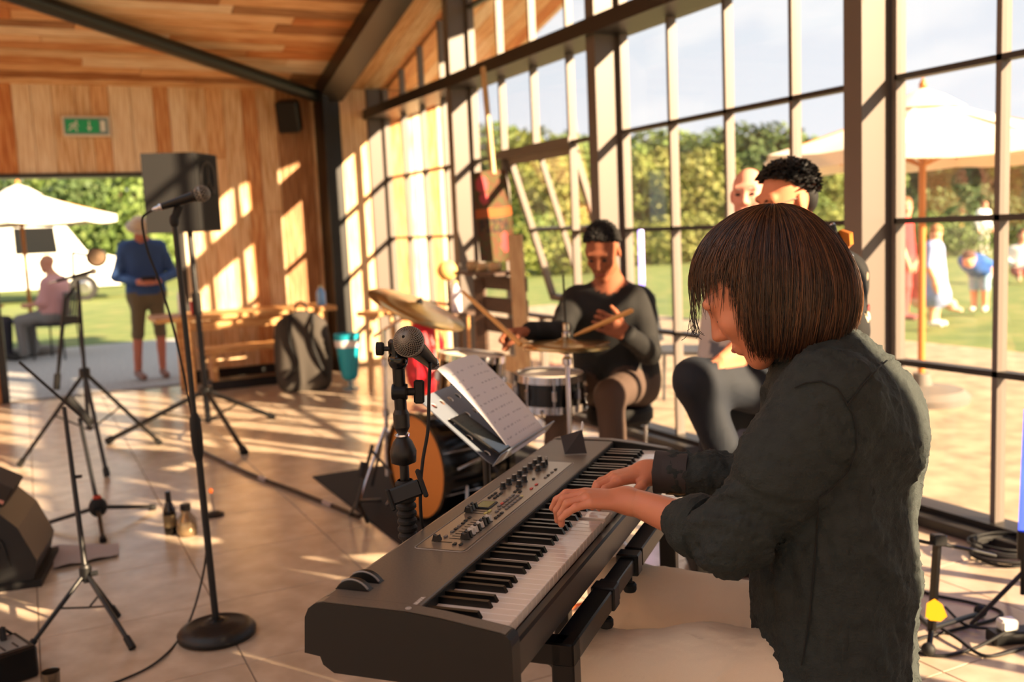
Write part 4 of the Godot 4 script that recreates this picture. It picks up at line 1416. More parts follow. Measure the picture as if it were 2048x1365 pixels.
func sdf(bones: Array, cell: float, pal: Array) -> Mb:
	var lo := Vector3(1e9, 1e9, 1e9)
	var hi := -lo
	var pad := Vector3.ONE * cell * 2.5
	for b in bones:
		if b.size() == 7:
			var r := Vector3.ONE * maxf(b[2].x, maxf(b[2].y, b[2].z))
			lo = lo.min(b[0] - r); hi = hi.max(b[0] + r)
		else:
			var ra: Vector3 = Vector3.ONE * b[2]
			var rb: Vector3 = Vector3.ONE * b[3]
			lo = lo.min(b[0] - ra).min(b[1] - rb); hi = hi.max(b[0] + ra).max(b[1] + rb)
	lo -= pad; hi += pad
	var nx := int(ceil((hi.x - lo.x) / cell)) + 1
	var ny := int(ceil((hi.y - lo.y) / cell)) + 1
	var nz := int(ceil((hi.z - lo.z) / cell)) + 1
	var f := PackedFloat32Array()
	f.resize(nx * ny * nz)
	f.fill(5.0)
	var ids := PackedByteArray()
	ids.resize(nx * ny * nz)
	var sxy := nx * ny
	for b in bones:
		var isell: bool = b.size() == 7
		var bl: Vector3
		var bh: Vector3
		var k: float
		var id: int
		if isell:
			var r := Vector3.ONE * maxf(b[2].x, maxf(b[2].y, b[2].z))
			bl = b[0] - r; bh = b[0] + r; k = b[3]; id = b[4]
		else:
			var ra: Vector3 = Vector3.ONE * b[2]
			var rb: Vector3 = Vector3.ONE * b[3]
			bl = (b[0] - ra).min(b[1] - rb); bh = (b[0] + ra).max(b[1] + rb); k = b[4]; id = b[5]
		var ex := Vector3.ONE * (k + cell * 2.0)
		var i0 := Vector3i(((bl - ex - lo) / cell).floor()).clamp(Vector3i.ZERO, Vector3i(nx - 1, ny - 1, nz - 1))
		var i1 := Vector3i(((bh + ex - lo) / cell).ceil()).clamp(Vector3i.ZERO, Vector3i(nx - 1, ny - 1, nz - 1))
		var a: Vector3 = b[0]
		var ba := Vector3.ZERO
		var inv := 0.0
		var r0 := 0.0
		var dr := 0.0
		var bi: Basis
		var rad := Vector3.ONE
		var mr := 0.0
		if isell:
			bi = b[1].transposed(); rad = b[2]; mr = minf(rad.x, minf(rad.y, rad.z))
		else:
			ba = b[1] - a; inv = 1.0 / maxf(ba.length_squared(), 1e-9); r0 = b[2]; dr = b[3] - b[2]
		for z in range(i0.z, i1.z + 1):
			for y in range(i0.y, i1.y + 1):
				var q := z * sxy + y * nx + i0.x
				var p := lo + Vector3(i0.x, y, z) * cell - a
				for x in range(i0.x, i1.x + 1):
					var d: float
					if isell:
						var l := (bi * p) / rad
						var ll := l.length()
						d = (ll - 1.0) * mr if ll < 0.3 else ll * (ll - 1.0) / (l / rad).length()
					else:
						var h := clampf(p.dot(ba) * inv, 0.0, 1.0)
						d = (p - ba * h).length() - r0 - dr * h
					var o := f[q]
					if d < o:
						ids[q] = id
					var hh := maxf(k - absf(d - o), 0.0)
					f[q] = minf(d, o) - hh * hh / (4.0 * k)
					p.x += cell
					q += 1
	# surface nets
	var m := Mb.new()
	var at := PackedInt32Array()
	at.resize(nx * ny * nz)
	at.fill(-1)
	var off := [0, 1, nx, nx + 1, sxy, sxy + 1, sxy + nx, sxy + nx + 1]
	var edges := [[0, 1], [2, 3], [4, 5], [6, 7], [0, 2], [1, 3], [4, 6], [5, 7], [0, 4], [1, 5], [2, 6], [3, 7]]
	var cp := []
	for i in 8:
		cp.append(Vector3(i & 1, (i >> 1) & 1, (i >> 2) & 1))
	for z in nz - 1:
		for y in ny - 1:
			for x in nx - 1:
				var q := z * sxy + y * nx + x
				var v0 := f[q]
				if v0 > cell * 3.0 or v0 < -cell * 3.0:
					continue
				var v := [v0, f[q + 1], f[q + nx], f[q + nx + 1], f[q + sxy], f[q + sxy + 1], f[q + sxy + nx], f[q + sxy + nx + 1]]
				var mask := 0
				var best := 0
				for i in 8:
					if v[i] < 0.0:
						mask |= 1 << i
					if v[i] < v[best]:
						best = i
				if mask == 0 or mask == 255:
					continue
				var s := Vector3.ZERO
				var n := 0
				for e in edges:
					var a0: float = v[e[0]]
					var b0: float = v[e[1]]
					if (a0 < 0.0) != (b0 < 0.0):
						s += cp[e[0]].lerp(cp[e[1]], a0 / (a0 - b0))
						n += 1
				var g := Vector3(v[1] + v[3] + v[5] + v[7] - v[0] - v[2] - v[4] - v[6], v[2] + v[3] + v[6] + v[7] - v[0] - v[1] - v[4] - v[5], v[4] + v[5] + v[6] + v[7] - v[0] - v[1] - v[2] - v[3])
				m.col = pal[ids[q + off[best]]]
				at[q] = m.vert(lo + (Vector3(x, y, z) + s / n) * cell, g.normalized())
	for z in range(1, nz - 1):
		for y in range(1, ny - 1):
			for x in range(1, nx - 1):
				var q := z * sxy + y * nx + x
				if at[q] < 0:
					continue
				var s0 := f[q] < 0.0
				for ax in [[1, nx, sxy], [nx, 1, sxy], [sxy, 1, nx]]:
					if s0 != (f[q + ax[0]] < 0.0):
						var b1 := at[q - ax[1]]
						var c1 := at[q - ax[1] - ax[2]]
						var d1 := at[q - ax[2]]
						if b1 >= 0 and c1 >= 0 and d1 >= 0:
							m.idx(at[q], b1, c1)
							m.idx(at[q], c1, d1)
	return m

# push the surface in and out with a noise and find the normals again
func ruffle(m: Mb, fn: Callable) -> void:
	for i in m.V.size():
		m.V[i] += m.N[i] * fn.call(m.V[i], m.N[i])
	var acc := PackedVector3Array()
	acc.resize(m.V.size())
	for i in range(0, m.I.size(), 3):
		var a := m.I[i]
		var b := m.I[i + 1]
		var c := m.I[i + 2]
		var g := (m.V[c] - m.V[a]).cross(m.V[b] - m.V[a])
		acc[a] += g; acc[b] += g; acc[c] += g
	for i in m.V.size():
		if acc[i].length_squared() > 1e-20:
			m.N[i] = acc[i].normalized()

func head_bones(c: Vector3, fw: Vector3, up: Vector3, s := 1.0, id := 0) -> Array:
	fw = fw.normalized()
	var rt := fw.cross(up).normalized()
	var u := rt.cross(fw).normalized()
	var B := Basis(rt, u, fw)
	var o := []
	o.append(ell(c + (u * 0.030 - fw * 0.015) * s, B, Vector3(0.074, 0.088, 0.094) * s, 0.02, id))
	o.append(ell(c + (-u * 0.030 + fw * 0.028) * s, B, Vector3(0.060, 0.082, 0.062) * s, 0.03, id))
	o.append(cap(c + (-u * 0.070 + fw * 0.020 + rt * 0.034) * s, c + (-u * 0.104 + fw * 0.062 + rt * 0.008) * s, 0.024 * s, 0.017 * s, 0.03, id))
	o.append(cap(c + (-u * 0.070 + fw * 0.020 - rt * 0.034) * s, c + (-u * 0.104 + fw * 0.062 - rt * 0.008) * s, 0.024 * s, 0.017 * s, 0.03, id))
	o.append(cap(c + (u * 0.014 + fw * 0.086) * s, c + (-u * 0.026 + fw * 0.106) * s, 0.008 * s, 0.0115 * s, 0.016, id))
	o.append(cap(c + (-u * 0.031 + fw * 0.094 - rt * 0.011) * s, c + (-u * 0.031 + fw * 0.094 + rt * 0.011) * s, 0.008 * s, 0.008 * s, 0.012, id))
	o.append(cap(c + (u * 0.034 + fw * 0.078 - rt * 0.040) * s, c + (u * 0.034 + fw * 0.078 + rt * 0.040) * s, 0.012 * s, 0.012 * s, 0.02, id))
	o.append(cap(c + (-u * 0.062 + fw * 0.086 - rt * 0.016) * s, c + (-u * 0.062 + fw * 0.086 + rt * 0.016) * s, 0.0075 * s, 0.0075 * s, 0.008, id))
	o.append(cap(c + (-u * 0.073 + fw * 0.084 - rt * 0.013) * s, c + (-u * 0.073 + fw * 0.084 + rt * 0.013) * s, 0.008 * s, 0.008 * s, 0.008, id))
	for sg in [-1.0, 1.0]:
		o.append(ell(c + (-u * 0.020 + fw * 0.062 + rt * 0.036 * sg) * s, B, Vector3(0.024, 0.022, 0.022) * s, 0.02, id))
		o.append(ell(c + (-u * 0.006 - fw * 0.010 + rt * 0.076 * sg) * s, B.rotated(u, -0.35 * sg), Vector3(0.009, 0.031, 0.019) * s, 0.008, id))
	return o

# wrist, finger direction, back of the hand, thumb side, curl of the three joints per finger
func hand_bones(w: Vector3, d: Vector3, back: Vector3, thumb: Vector3, curls: Array, s := 1.0, id := 0, thumb_in := 0.2) -> Array:
	d = d.normalized()
	thumb = (thumb - d * thumb.dot(d)).normalized()
	back = (back - d * back.dot(d) - thumb * back.dot(thumb)).normalized()
	var o := []
	var lens := [[0.040, 0.024, 0.020], [0.044, 0.028, 0.021], [0.041, 0.026, 0.020], [0.032, 0.020, 0.018]]
	var mc := [0.090, 0.092, 0.087, 0.079]
	for i in 4:
		var base: Vector3 = w + (d * mc[i] + thumb * (0.028 - 0.0195 * i) + back * (0.004 - 0.003 * absf(i - 1.2))) * s
		o.append(cap(w + thumb * (0.014 - 0.010 * i) * s, base, 0.0155 * s, 0.0108 * s, 0.016, id))
		var dir: Vector3 = (d + thumb * (0.10 - 0.085 * i)).normalized()
		var p := base
		for j in 3:
			dir = dir.rotated(dir.cross(-back).normalized(), curls[i][j])
			var q: Vector3 = p + dir * lens[i][j] * s
			var r0: float = [0.0098, 0.0088, 0.0078][j] * (0.88 if i == 3 else 1.0) * s
			o.append(cap(p, q, r0, r0 * 0.90, 0.005, id))
			p = q
	var tb := w + (d * 0.022 + thumb * 0.022 - back * 0.006) * s
	var td := (thumb * 0.75 + d * 0.75 - back * thumb_in).normalized()
	o.append(cap(w + thumb * 0.008 * s, tb, 0.015 * s, 0.015 * s, 0.015, id))
	var t1 := tb + td * 0.040 * s
	o.append(cap(tb, t1, 0.0145 * s, 0.0112 * s, 0.012, id))
	td = (td + d * 0.45 - back * thumb_in).normalized()
	var t2 := t1 + td * 0.030 * s
	o.append(cap(t1, t2, 0.0108 * s, 0.0098 * s, 0.006, id))
	td = (td + d * 0.25).normalized()
	o.append(cap(t2, t2 + td * 0.024 * s, 0.0096 * s, 0.0080 * s, 0.005, id))
	return o

# a clothed figure from joints; ids: 0 skin, 1 top, 2 legs, 3 shoes, 4 extra
func figure_bones(J: Dictionary, w := 1.0, sleeve := 1.0, shorts := false, skirt := false) -> Array:
	var o := []
	var side: Vector3 = (J.sr - J.sl).normalized()
	var hs: Vector3 = (J.hr - J.hl).normalized()
	var pel: Vector3 = (J.hl + J.hr) * 0.5
	var chest: Vector3 = (J.sl + J.sr) * 0.5
	o.append(cap(J.head + (J.neck - J.head) * 0.3, J.neck, 0.052, 0.058, 0.03, 0))
	o.append(cap(J.sl + side * 0.04, J.sr - side * 0.04, 0.072 * w, 0.072 * w, 0.06, 1))
	for k in [0.0, 0.5, 1.0]:
		var a: Vector3 = (J.sl + side * 0.09).lerp(J.sr - side * 0.09, k) - Vector3(0, 0.05, 0)
		var b: Vector3 = (J.hl).lerp(J.hr, k) + (chest - pel).normalized() * 0.10
		o.append(cap(a, b, 0.105 * w, 0.118 * w, 0.08, 1))
	o.append(cap(J.neck - (J.neck - chest) * 0.3, chest, 0.062 * w, 0.09 * w, 0.05, 1))
	o.append(cap(J.hl, J.hr, 0.115 * w, 0.115 * w, 0.06, 2))
	for q in [["sl", "el", "wl", "fl"], ["sr", "er", "wr", "fr"]]:
		var s: Vector3 = J[q[0]]
		var e: Vector3 = J[q[1]]
		var h: Vector3 = J[q[2]]
		o.append(cap(s, e, 0.062 * w, 0.050 * w, 0.04, 1))
		if sleeve >= 1.0:
			o.append(cap(e, e.lerp(h, 0.93), 0.050 * w, 0.042 * w, 0.03, 1))
		else:
			var c := e.lerp(h, clampf(sleeve, 0.0, 1.0))
			if sleeve > 0.02:
				o.append(cap(e, c, 0.050 * w, 0.046 * w, 0.03, 1))
			o.append(cap(e, h, 0.042, 0.027, 0.02, 0))
		if J.has(q[3]):
			var fd: Vector3 = (J[q[3]] - h).normalized()
			o.append(cap(h, h + fd * 0.07, 0.030, 0.034, 0.02, 0))
			o.append(cap(h + fd * 0.07, h + fd * 0.15, 0.032, 0.018, 0.02, 0))
	for q in [["hl", "kl", "al", "tl"], ["hr", "kr", "ar", "tr"]]:
		var h: Vector3 = J[q[0]]
		var k: Vector3 = J[q[1]]
		var a: Vector3 = J[q[2]]
		o.append(cap(h, k, 0.088 * w, 0.064 * w, 0.05, 2))
		if shorts:
			o.append(cap(k, a, 0.055, 0.038, 0.03, 0))
		else:
			o.append(cap(k, a, 0.062 * w, 0.052 * w, 0.03, 2))
		o.append(cap(a - Vector3(0, 0.03, 0), J[q[3]], 0.042, 0.036, 0.02, 3))
	if skirt:
		o.append(cap(pel, (J.kl + J.kr) * 0.5 + Vector3(0, 0.05, 0), 0.14 * w, 0.20 * w, 0.06, 1))
	return o

func standing(at: Vector3, h: float, yaw: float) -> Dictionary:
	# joints of someone standing at ease, facing +z turned by yaw
	var B := Basis(Vector3.UP, yaw)
	var P := func(x: float, y: float, z: float) -> Vector3: return at + B * (Vector3(x, y, z) * h)
	return {"head": P.call(0, 0.93, 0.01), "neck": P.call(0, 0.84, -0.01), "sl": P.call(0.105, 0.80, -0.01), "sr": P.call(-0.105, 0.80, -0.01), "el": P.call(0.135, 0.62, -0.02), "er": P.call(-0.135, 0.62, -0.02), "wl": P.call(0.13, 0.48, 0.04), "wr": P.call(-0.13, 0.48, 0.04), "fl": P.call(0.13, 0.40, 0.06), "fr": P.call(-0.13, 0.40, 0.06), "hl": P.call(0.05, 0.50, 0), "hr": P.call(-0.05, 0.50, 0), "kl": P.call(0.06, 0.28, 0.01), "kr": P.call(-0.06, 0.28, 0.01), "al": P.call(0.06, 0.05, -0.01), "ar": P.call(-0.06, 0.05, -0.01), "tl": P.call(0.065, 0.021, 0.08), "tr": P.call(-0.065, 0.021, 0.08)}

func cloth_mat() -> StandardMaterial3D:
	var m := mat(Color(1, 1, 1), 0.8)
	m.vertex_color_use_as_albedo = true
	return m

func person(label: String, J: Dictionary, pal: Array, cell: float, opt := {}) -> Node3D:
	var base := Vector3((J.al.x + J.ar.x) / 2, minf(J.al.y, J.ar.y) - 0.085, (J.al.z + J.ar.z) / 2)
	var o := thing("person", label, "person", base, opt.get("group", ""))
	var cols := []
	for c in pal:
		cols.append(lin(c))
	var fw: Vector3 = opt.get("face", Vector3.BACK)
	var up: Vector3 = opt.get("up", Vector3.UP)
	var hs: float = opt.get("head", 1.0)
	var bones := figure_bones(J, opt.get("width", 1.0), opt.get("sleeve", 1.0), opt.get("shorts", false), opt.get("skirt", false))
	if cell >= 0.018:
		bones.append_array(head_bones(J.head, fw, up, hs))
	var m := sdf(bones, cell, cols)
	if cell < 0.018:
		var n := FastNoiseLite.new()
		n.seed = 31; n.frequency = 7.0; n.fractal_octaves = 2
		ruffle(m, func(p: Vector3, _nn: Vector3) -> float: return 0.007 * n.get_noise_3d(p.x, p.y * 0.6, p.z))
		m.join(sdf(head_bones(J.head, fw, up, hs), 0.005, cols))
		for h in opt.get("hands", []):
			m.join(sdf(h, 0.0045, cols))
	var b := part(o, "body", m, cloth_mat(), "", true)
	fw = fw.normalized()
	var rt := fw.cross(up).normalized()
	var u := rt.cross(fw).normalized()
	var hc: Color = opt.get("hair", Color(0.1, 0.07, 0.05))
	var hm := Mb.new()
	match opt.get("cut", "short"):
		"short":
			hm = sdf([ell(J.head + (u * 0.050 - fw * 0.022) * hs, Basis(rt, u, fw), Vector3(0.083, 0.083, 0.094) * hs, 0.02, 0), ell(J.head + (u * 0.0 - fw * 0.058) * hs, Basis(rt, u, fw), Vector3(0.073, 0.070, 0.055) * hs, 0.03, 0)], 0.008 if cell < 0.018 else 0.02, [lin(hc)])
		"long":
			hm = sdf([ell(J.head + (u * 0.045 - fw * 0.02) * hs, Basis(rt, u, fw), Vector3(0.085, 0.085, 0.095) * hs, 0.02, 0), cap(J.head - fw * 0.05, J.head - fw * 0.09 - Vector3(0, 0.22, 0), 0.075, 0.05, 0.04, 0)], 0.02, [lin(hc)])
		"hat":
			hm = sdf([ell(J.head + (u * 0.075 - fw * 0.01), Basis(rt, u, fw), Vector3(0.095, 0.085, 0.105), 0.02, 0), ell(J.head + (u * 0.045 + fw * 0.0), Basis(rt, u, fw), Vector3(0.15, 0.022, 0.165), 0.02, 0)], 0.012, [lin(hc)])
	if hm.V.size():
		part(o, "hat" if opt.get("cut", "short") == "hat" else "hair", hm, cloth_mat(), "", true)
	if cell < 0.03:
		for sg in [-1.0, 1.0]:
			var e := Mb.new()
			e.ball(Transform3D(Basis(rt, u, fw), J.head + (u * 0.006 + fw * 0.083 + rt * 0.031 * sg) * hs), Vector3(0.013, 0.007, 0.008) * hs, 6, 10)
			part(o, "eye", e, mat(Color(0.12, 0.08, 0.06), 0.3))
			e = Mb.new()
			e.tube([J.head + (u * 0.026 + fw * 0.088 + rt * 0.014 * sg) * hs, J.head + (u * 0.031 + fw * 0.088 + rt * 0.031 * sg) * hs, J.head + (u * 0.025 + fw * 0.078 + rt * 0.047 * sg) * hs], 0.0042 * hs, 6)
			part(o, "eyebrow", e, mat(hc if opt.get("cut", "") != "hat" else Color(0.5, 0.45, 0.4), 0.8))
		var l := Mb.new()
		l.tube([J.head + (-u * 0.067 + fw * 0.091 - rt * 0.019) * hs, J.head + (-u * 0.066 + fw * 0.0955) * hs, J.head + (-u * 0.067 + fw * 0.091 + rt * 0.019) * hs], 0.004 * hs, 6)
		part(o, "mouth", l, mat(Color(0.55, 0.25, 0.22), 0.5))
	return o

func build_player() -> void:
	var head := px(1512, 590, 1.845)
	var fw := (-KF * 0.84 - Vector3(0, 0.55, 0)).normalized()
	var rt := KX
	var SL := Vector3(1.262, 1.105, -1.262)
	var EL := Vector3(1.098, 0.845, -1.350)
	var WL := Vector3(1.055, 0.862, -1.608)
	var c7 := kp(0.585, 0.455, 1.165)
	var SR := kp(0.755, 0.425, 1.105)
	var WR := fl(1302, 943, 0.868)
	var ER := (SR + WR) * 0.5 + Vector3(0.06, -0.13, 0.05)
	var o := thing("person", "seated person in dark shirt and cream trousers playing the stage piano", "person", kp(0.6, 0.5, 0.0))
	# skin: head, neck, arms and hands, one surface
	var skin := mat(Color(1, 1, 1), 0.48)
	skin.vertex_color_use_as_albedo = true
	skin.subsurf_scatter_enabled = true
	skin.subsurf_scatter_strength = 0.12
	var sk := [lin(Color(0.80, 0.52, 0.40))]
	var hipL := kp(0.50, 0.455, 0.525)
	var hipR := kp(0.69, 0.455, 0.525)
	var kneL := fl(1192, 1338, 0.515)
	var kneR := fl(1242, 1182, 0.53)
	var ankL := Vector3(kneL.x - 0.02, 0.09, kneL.z - 0.02)
	var ankR := Vector3(kneR.x - 0.03, 0.09, kneR.z - 0.04)
	var m := sdf([cap(head + fw * -0.01, c7, 0.050, 0.048, 0.03), cap(c7, kp(0.59, 0.46, 0.60), 0.045, 0.09, 0.05), cap(SL, SR, 0.045, 0.045, 0.05),
		cap(SL, EL, 0.045, 0.040, 0.03), cap(EL, EL.lerp(WL, 0.35), 0.040, 0.039, 0.02), cap(EL.lerp(WL, 0.3), WL, 0.040, 0.0265, 0.02),
		cap(SR, ER, 0.045, 0.040, 0.03), cap(ER, WR, 0.040, 0.0265, 0.02),
		cap(hipL, hipR, 0.09, 0.09, 0.05), cap(hipL, kneL, 0.075, 0.052, 0.04), cap(hipR, kneR, 0.075, 0.052, 0.04), cap(kneL, ankL, 0.05, 0.035, 0.02), cap(kneR, ankR, 0.05, 0.035, 0.02),
		cap(ankL, ankL + Vector3(-0.08, -0.05, -0.10), 0.036, 0.032, 0.02), cap(ankR, ankR + Vector3(-0.08, -0.05, -0.10), 0.036, 0.032, 0.02)], 0.009, sk)
	var hb := head_bones(head, fw, Vector3.UP, 1.0).filter(func(b): return not (b.size() == 7 and b[2].x < 0.01))   # ears are under the hair
	m.join(sdf(hb, 0.0038, sk))
	# left hand: near side shows the little finger stretched forward
	var dl := (-KF * 0.93 - KX * 0.28 + Vector3(0, 0.10, 0)).normalized()
	var lh := hand_bones(WL, dl, Vector3.UP, KX, [[0.15, 0.55, 0.45], [0.30, 0.85, 0.55], [0.32, 0.80, 0.55], [0.30, 0.32, 0.2]], 1.02)
	lh.append(cap(WL - (WL - EL).normalized() * 0.07, WL + dl * 0.012, 0.022, 0.0255, 0.02))
	m.join(sdf(lh, 0.003, sk))
	var dr := (-KF * 0.75 - KX * 0.62 - Vector3(0, 0.06, 0)).normalized()
	var rh := hand_bones(WR, dr, Vector3.UP, -KX + KF * 0.4, [[0.25, 0.65, 0.45], [0.25, 0.7, 0.5], [0.25, 0.7, 0.5], [0.25, 0.6, 0.4]], 1.0)
	rh.append(cap(WR - (WR - ER).normalized() * 0.07, WR + dr * 0.012, 0.022, 0.0255, 0.02))
	m.join(sdf(rh, 0.003, sk))
	part(o, "body", m, skin, "", true)
	var u := rt.cross(fw).normalized()
	if u.y < 0.0:
		u = -u
	for sg in [-1.0, 1.0]:
		var e := Mb.new()
		e.tube([head + u * 0.000 + fw * 0.0845 + rt * 0.019 * sg, head - u * 0.003 + fw * 0.0845 + rt * 0.031 * sg, head - u * 0.001 + fw * 0.077 + rt * 0.045 * sg], [0.0008, 0.0014, 0.0008], 6)
		part(o, "eyelashes", e, mat(Color(0.10, 0.06, 0.05), 0.5))
		e = Mb.new()
		e.tube([head + u * 0.027 + fw * 0.089 + rt * 0.014 * sg, head + u * 0.032 + fw * 0.088 + rt * 0.031 * sg, head + u * 0.026 + fw * 0.078 + rt * 0.047 * sg], 0.004, 6)
		part(o, "eyebrow", e, mat(Color(0.08, 0.05, 0.04), 0.8))
	var l := Mb.new()
	l.tube([head - u * 0.067 + fw * 0.090 - rt * 0.019, head - u * 0.066 + fw * 0.0955, head - u * 0.067 + fw * 0.090 + rt * 0.019], 0.0055, 8)
	part(o, "mouth", l, mat(Color(0.62, 0.28, 0.26), 0.4))
	# shirt
	var weave := noise_tex(80, 0.35, 3, [], 256, true)
	var shirt := mat(Color(0.150, 0.178, 0.176), 0.85)
	shirt.albedo_texture = noise_tex(81, 0.03, 4, [[0.0, Color(0.72, 0.76, 0.76)], [0.55, Color(0.95, 0.97, 0.97)], [1.0, Color(1, 1, 1)]], 256)
	shirt.uv1_triplanar = true
	shirt.uv1_scale = Vector3(3.4, 3.4, 3.4)
	shirt.normal_enabled = true
	shirt.normal_texture = weave
	shirt.normal_scale = 0.3
	shirt.heightmap_enabled = true
	var cr := FastNoiseLite.new()
	cr.seed = 14; cr.frequency = 0.012; cr.fractal_type = FastNoiseLite.FRACTAL_RIDGED; cr.fractal_octaves = 4; cr.domain_warp_enabled = true; cr.domain_warp_amplitude = 25.0
	var crt := NoiseTexture2D.new()
	crt.width = 512; crt.height = 512; crt.seamless = true; crt.noise = cr
	shirt.heightmap_texture = crt
	shirt.heightmap_scale = 0.35
	var cw := [Color(1, 1, 1)]
	var rollL := EL.lerp(WL, 0.36)
	var cufR := ER.lerp(WR, 0.80)
	var waist := kp(0.595, 0.475, 0.60)
	var bn := [
		cap(SL, SR, 0.062, 0.062, 0.07), cap(c7 - Vector3(0, 0.03, 0), kp(0.59, 0.48, 1.02), 0.075, 0.11, 0.08),
		cap(kp(0.485, 0.472, 1.00), kp(0.475, 0.475, 0.47), 0.105, 0.118, 0.10), cap(kp(0.70, 0.465, 1.00), kp(0.71, 0.475, 0.47), 0.105, 0.118, 0.10),
		cap(kp(0.59, 0.49, 1.02), kp(0.595, 0.488, 0.45), 0.115, 0.122, 0.10), cap(kp(0.56, 0.41, 0.98), kp(0.56, 0.42, 0.60), 0.08, 0.09, 0.08),
		cap(SL, SL.lerp(EL, 0.5), 0.070, 0.076, 0.05), cap(SL.lerp(EL, 0.5), EL + Vector3(0.012, 0.004, 0.0), 0.074, 0.060, 0.04), cap(EL, rollL, 0.058, 0.050, 0.03),
		cap(SR, ER, 0.072, 0.062, 0.05), cap(ER, cufR, 0.058, 0.042, 0.03)]
	m = sdf(bn, 0.0075, cw)
	var n1 := FastNoiseLite.new()
	n1.seed = 3; n1.frequency = 4.6; n1.fractal_type = FastNoiseLite.FRACTAL_RIDGED; n1.fractal_octaves = 2
	n1.domain_warp_enabled = true; n1.domain_warp_amplitude = 0.12; n1.domain_warp_frequency = 3.0
	var n2 := FastNoiseLite.new()
	n2.seed = 9; n2.frequency = 17.0; n2.fractal_octaves = 3; n2.fractal_type = FastNoiseLite.FRACTAL_RIDGED
	var ax := (EL - SL).normalized()
	ruffle(m, func(p: Vector3, _n: Vector3) -> float:
		# folds hang diagonally from the shoulder over the back, and run along the sleeve
		var q := p - SL
		var on_arm := 1.0 - smoothstep(0.06, 0.16, (q - ax * clampf(q.dot(ax), 0.0, 0.31)).length())
		var r := Vector3(p.dot(KF) * 1.5 + p.y * 0.55, p.y * 0.40 - p.dot(KF) * 0.3, p.dot(KX) * 0.9)
		var s := Vector3(q.dot(ax) * 0.7, (q - ax * q.dot(ax)).length() * 2.2 + q.y, q.dot(KX) * 1.4)
		var f := lerpf(n1.get_noise_3d(r.x, r.y, r.z), n1.get_noise_3d(s.x, s.y, s.z), on_arm)
		return 0.016 * (f - 0.1) + 0.0010 * n2.get_noise_3d(r.x, r.y, r.z))
	var so := part(o, "shirt", m, shirt)
	# felled seams follow the cloth
	var seam_m := mat(Color(0.07, 0.085, 0.087), 0.85)
	var skin_of := m
	for line in [[[1636, 998], [1634, 1053], [1628, 1131], [1620, 1220], [1612, 1279], [1601, 1340]], [[1674, 777], [1691, 804], [1706, 830], [1712, 860], [1713, 897], [1698, 940], [1663, 979], [1636, 998]], [[1694, 811], [1725, 770], [1756, 736], [1776, 719]], [[1674, 777], [1643, 763], [1612, 766], [1585, 778]]]:
		var path := []
		for k in line.size() - 1:
			for s in 6:
				var uv := Vector2(line[k][0], line[k][1]).lerp(Vector2(line[k + 1][0], line[k + 1][1]), s / 6.0)
				var best := -1
				var bd := 1e9
				var q := px(uv.x, uv.y, 1.0) - EYE
				for i in skin_of.V.size():
					var p := skin_of.V[i] - EYE
					if skin_of.N[i].dot(p) > 0.0:
						continue
					var off := (p - q * (p.dot(q) / q.length_squared())).length()
					if off < 0.008 and off * 0.4 + p.length() < bd:
						bd = off * 0.4 + p.length(); best = i
				if best >= 0:
					path.append(EYE + q * ((skin_of.V[best] - EYE).dot(q) / q.length_squared()) + skin_of.N[best] * 0.0008)
		if path.size() > 3:
			var sm2 := Mb.new()
			sm2.tube(path, 0.0016, 5)
			part(so, "seam", sm2, seam_m)
	# rolled left cuff, turned-back right cuff, collar, seams
	m = Mb.new()
	var cd := (WL - EL).normalized()
	m.lathe(frame(cd, rollL - cd * 0.030), [Vector2(0.050, -0.004), Vector2(0.059, 0.0), Vector2(0.061, 0.012), Vector2(0.060, 0.03), Vector2(0.056, 0.042), Vector2(0.048, 0.046), Vector2(0.046, 0.02)], 26, true)
	ruffle(m, func(p: Vector3, _n: Vector3) -> float: return 0.006 * n2.get_noise_3d(p.x, p.y, p.z))
	part(so, "rolled_cuff", m, shirt)
	m = Mb.new()
	var rd := (WR - ER).normalized()
	m.lathe(frame(rd, cufR - rd * 0.028), [Vector2(0.040, -0.005), Vector2(0.046, 0.0), Vector2(0.045, 0.052), Vector2(0.047, 0.070), Vector2(0.042, 0.072), Vector2(0.040, 0.05)], 24, true)
	ruffle(m, func(p: Vector3, _n: Vector3) -> float: return 0.004 * n2.get_noise_3d(p.x, p.y, p.z))
	part(so, "cuff", m, mat(Color(0.20, 0.185, 0.19), 0.7))
	m = Mb.new()
	var lrows := []
	for i in 4:
		var row := []
		for k in 9:
			var a := lerpf(-0.9, 0.75, k / 8.0)
			var dn := (Vector3.DOWN * cos(a) - KX * sin(a) * 0.9)
			dn = (dn - rd * dn.dot(rd)).normalized()
			row.append(cufR - rd * 0.024 + rd * (0.012 * i + 0.006 * sin(k * 1.3)) + dn * 0.0485)
		lrows.append(row)
	m.sheet(lrows, 0.001)
	part(so, "cuff_lining", m, tri(mat(Color(1, 1, 1), 0.7), noise_tex(88, 0.05, 3, [[0.0, Color(0.20, 0.15, 0.10)], [0.5, Color(0.45, 0.34, 0.18)], [1.0, Color(0.66, 0.52, 0.28)]]), Vector3(8, 8, 8)))
	m = Mb.new()
	var rows := []
	var nk := (head - c7).normalized()
	var cc := c7 + nk * 0.018 - Vector3(0, 0.008, 0)
	for i in 4:
		var row := []
		for k in 25:
			var a := PI * 0.5 + PI * 1.8 * (k / 24.0 - 0.5)
			var d := (KF * sin(a) + KX * cos(a))
			row.append(cc + d * (0.074 + 0.004 * i) + nk * (0.036 - 0.016 * absf(i - 1.0)) - Vector3(0, 0.01 * i, 0))
		rows.append(row)
	m.sheet(rows, 0.003)
	part(so, "collar", m, shirt)
	# trousers
	var tro := mat(Color(0.90, 0.83, 0.73), 0.85)
	tro.uv1_triplanar = true
	tro.uv1_scale = Vector3(14, 14, 14)
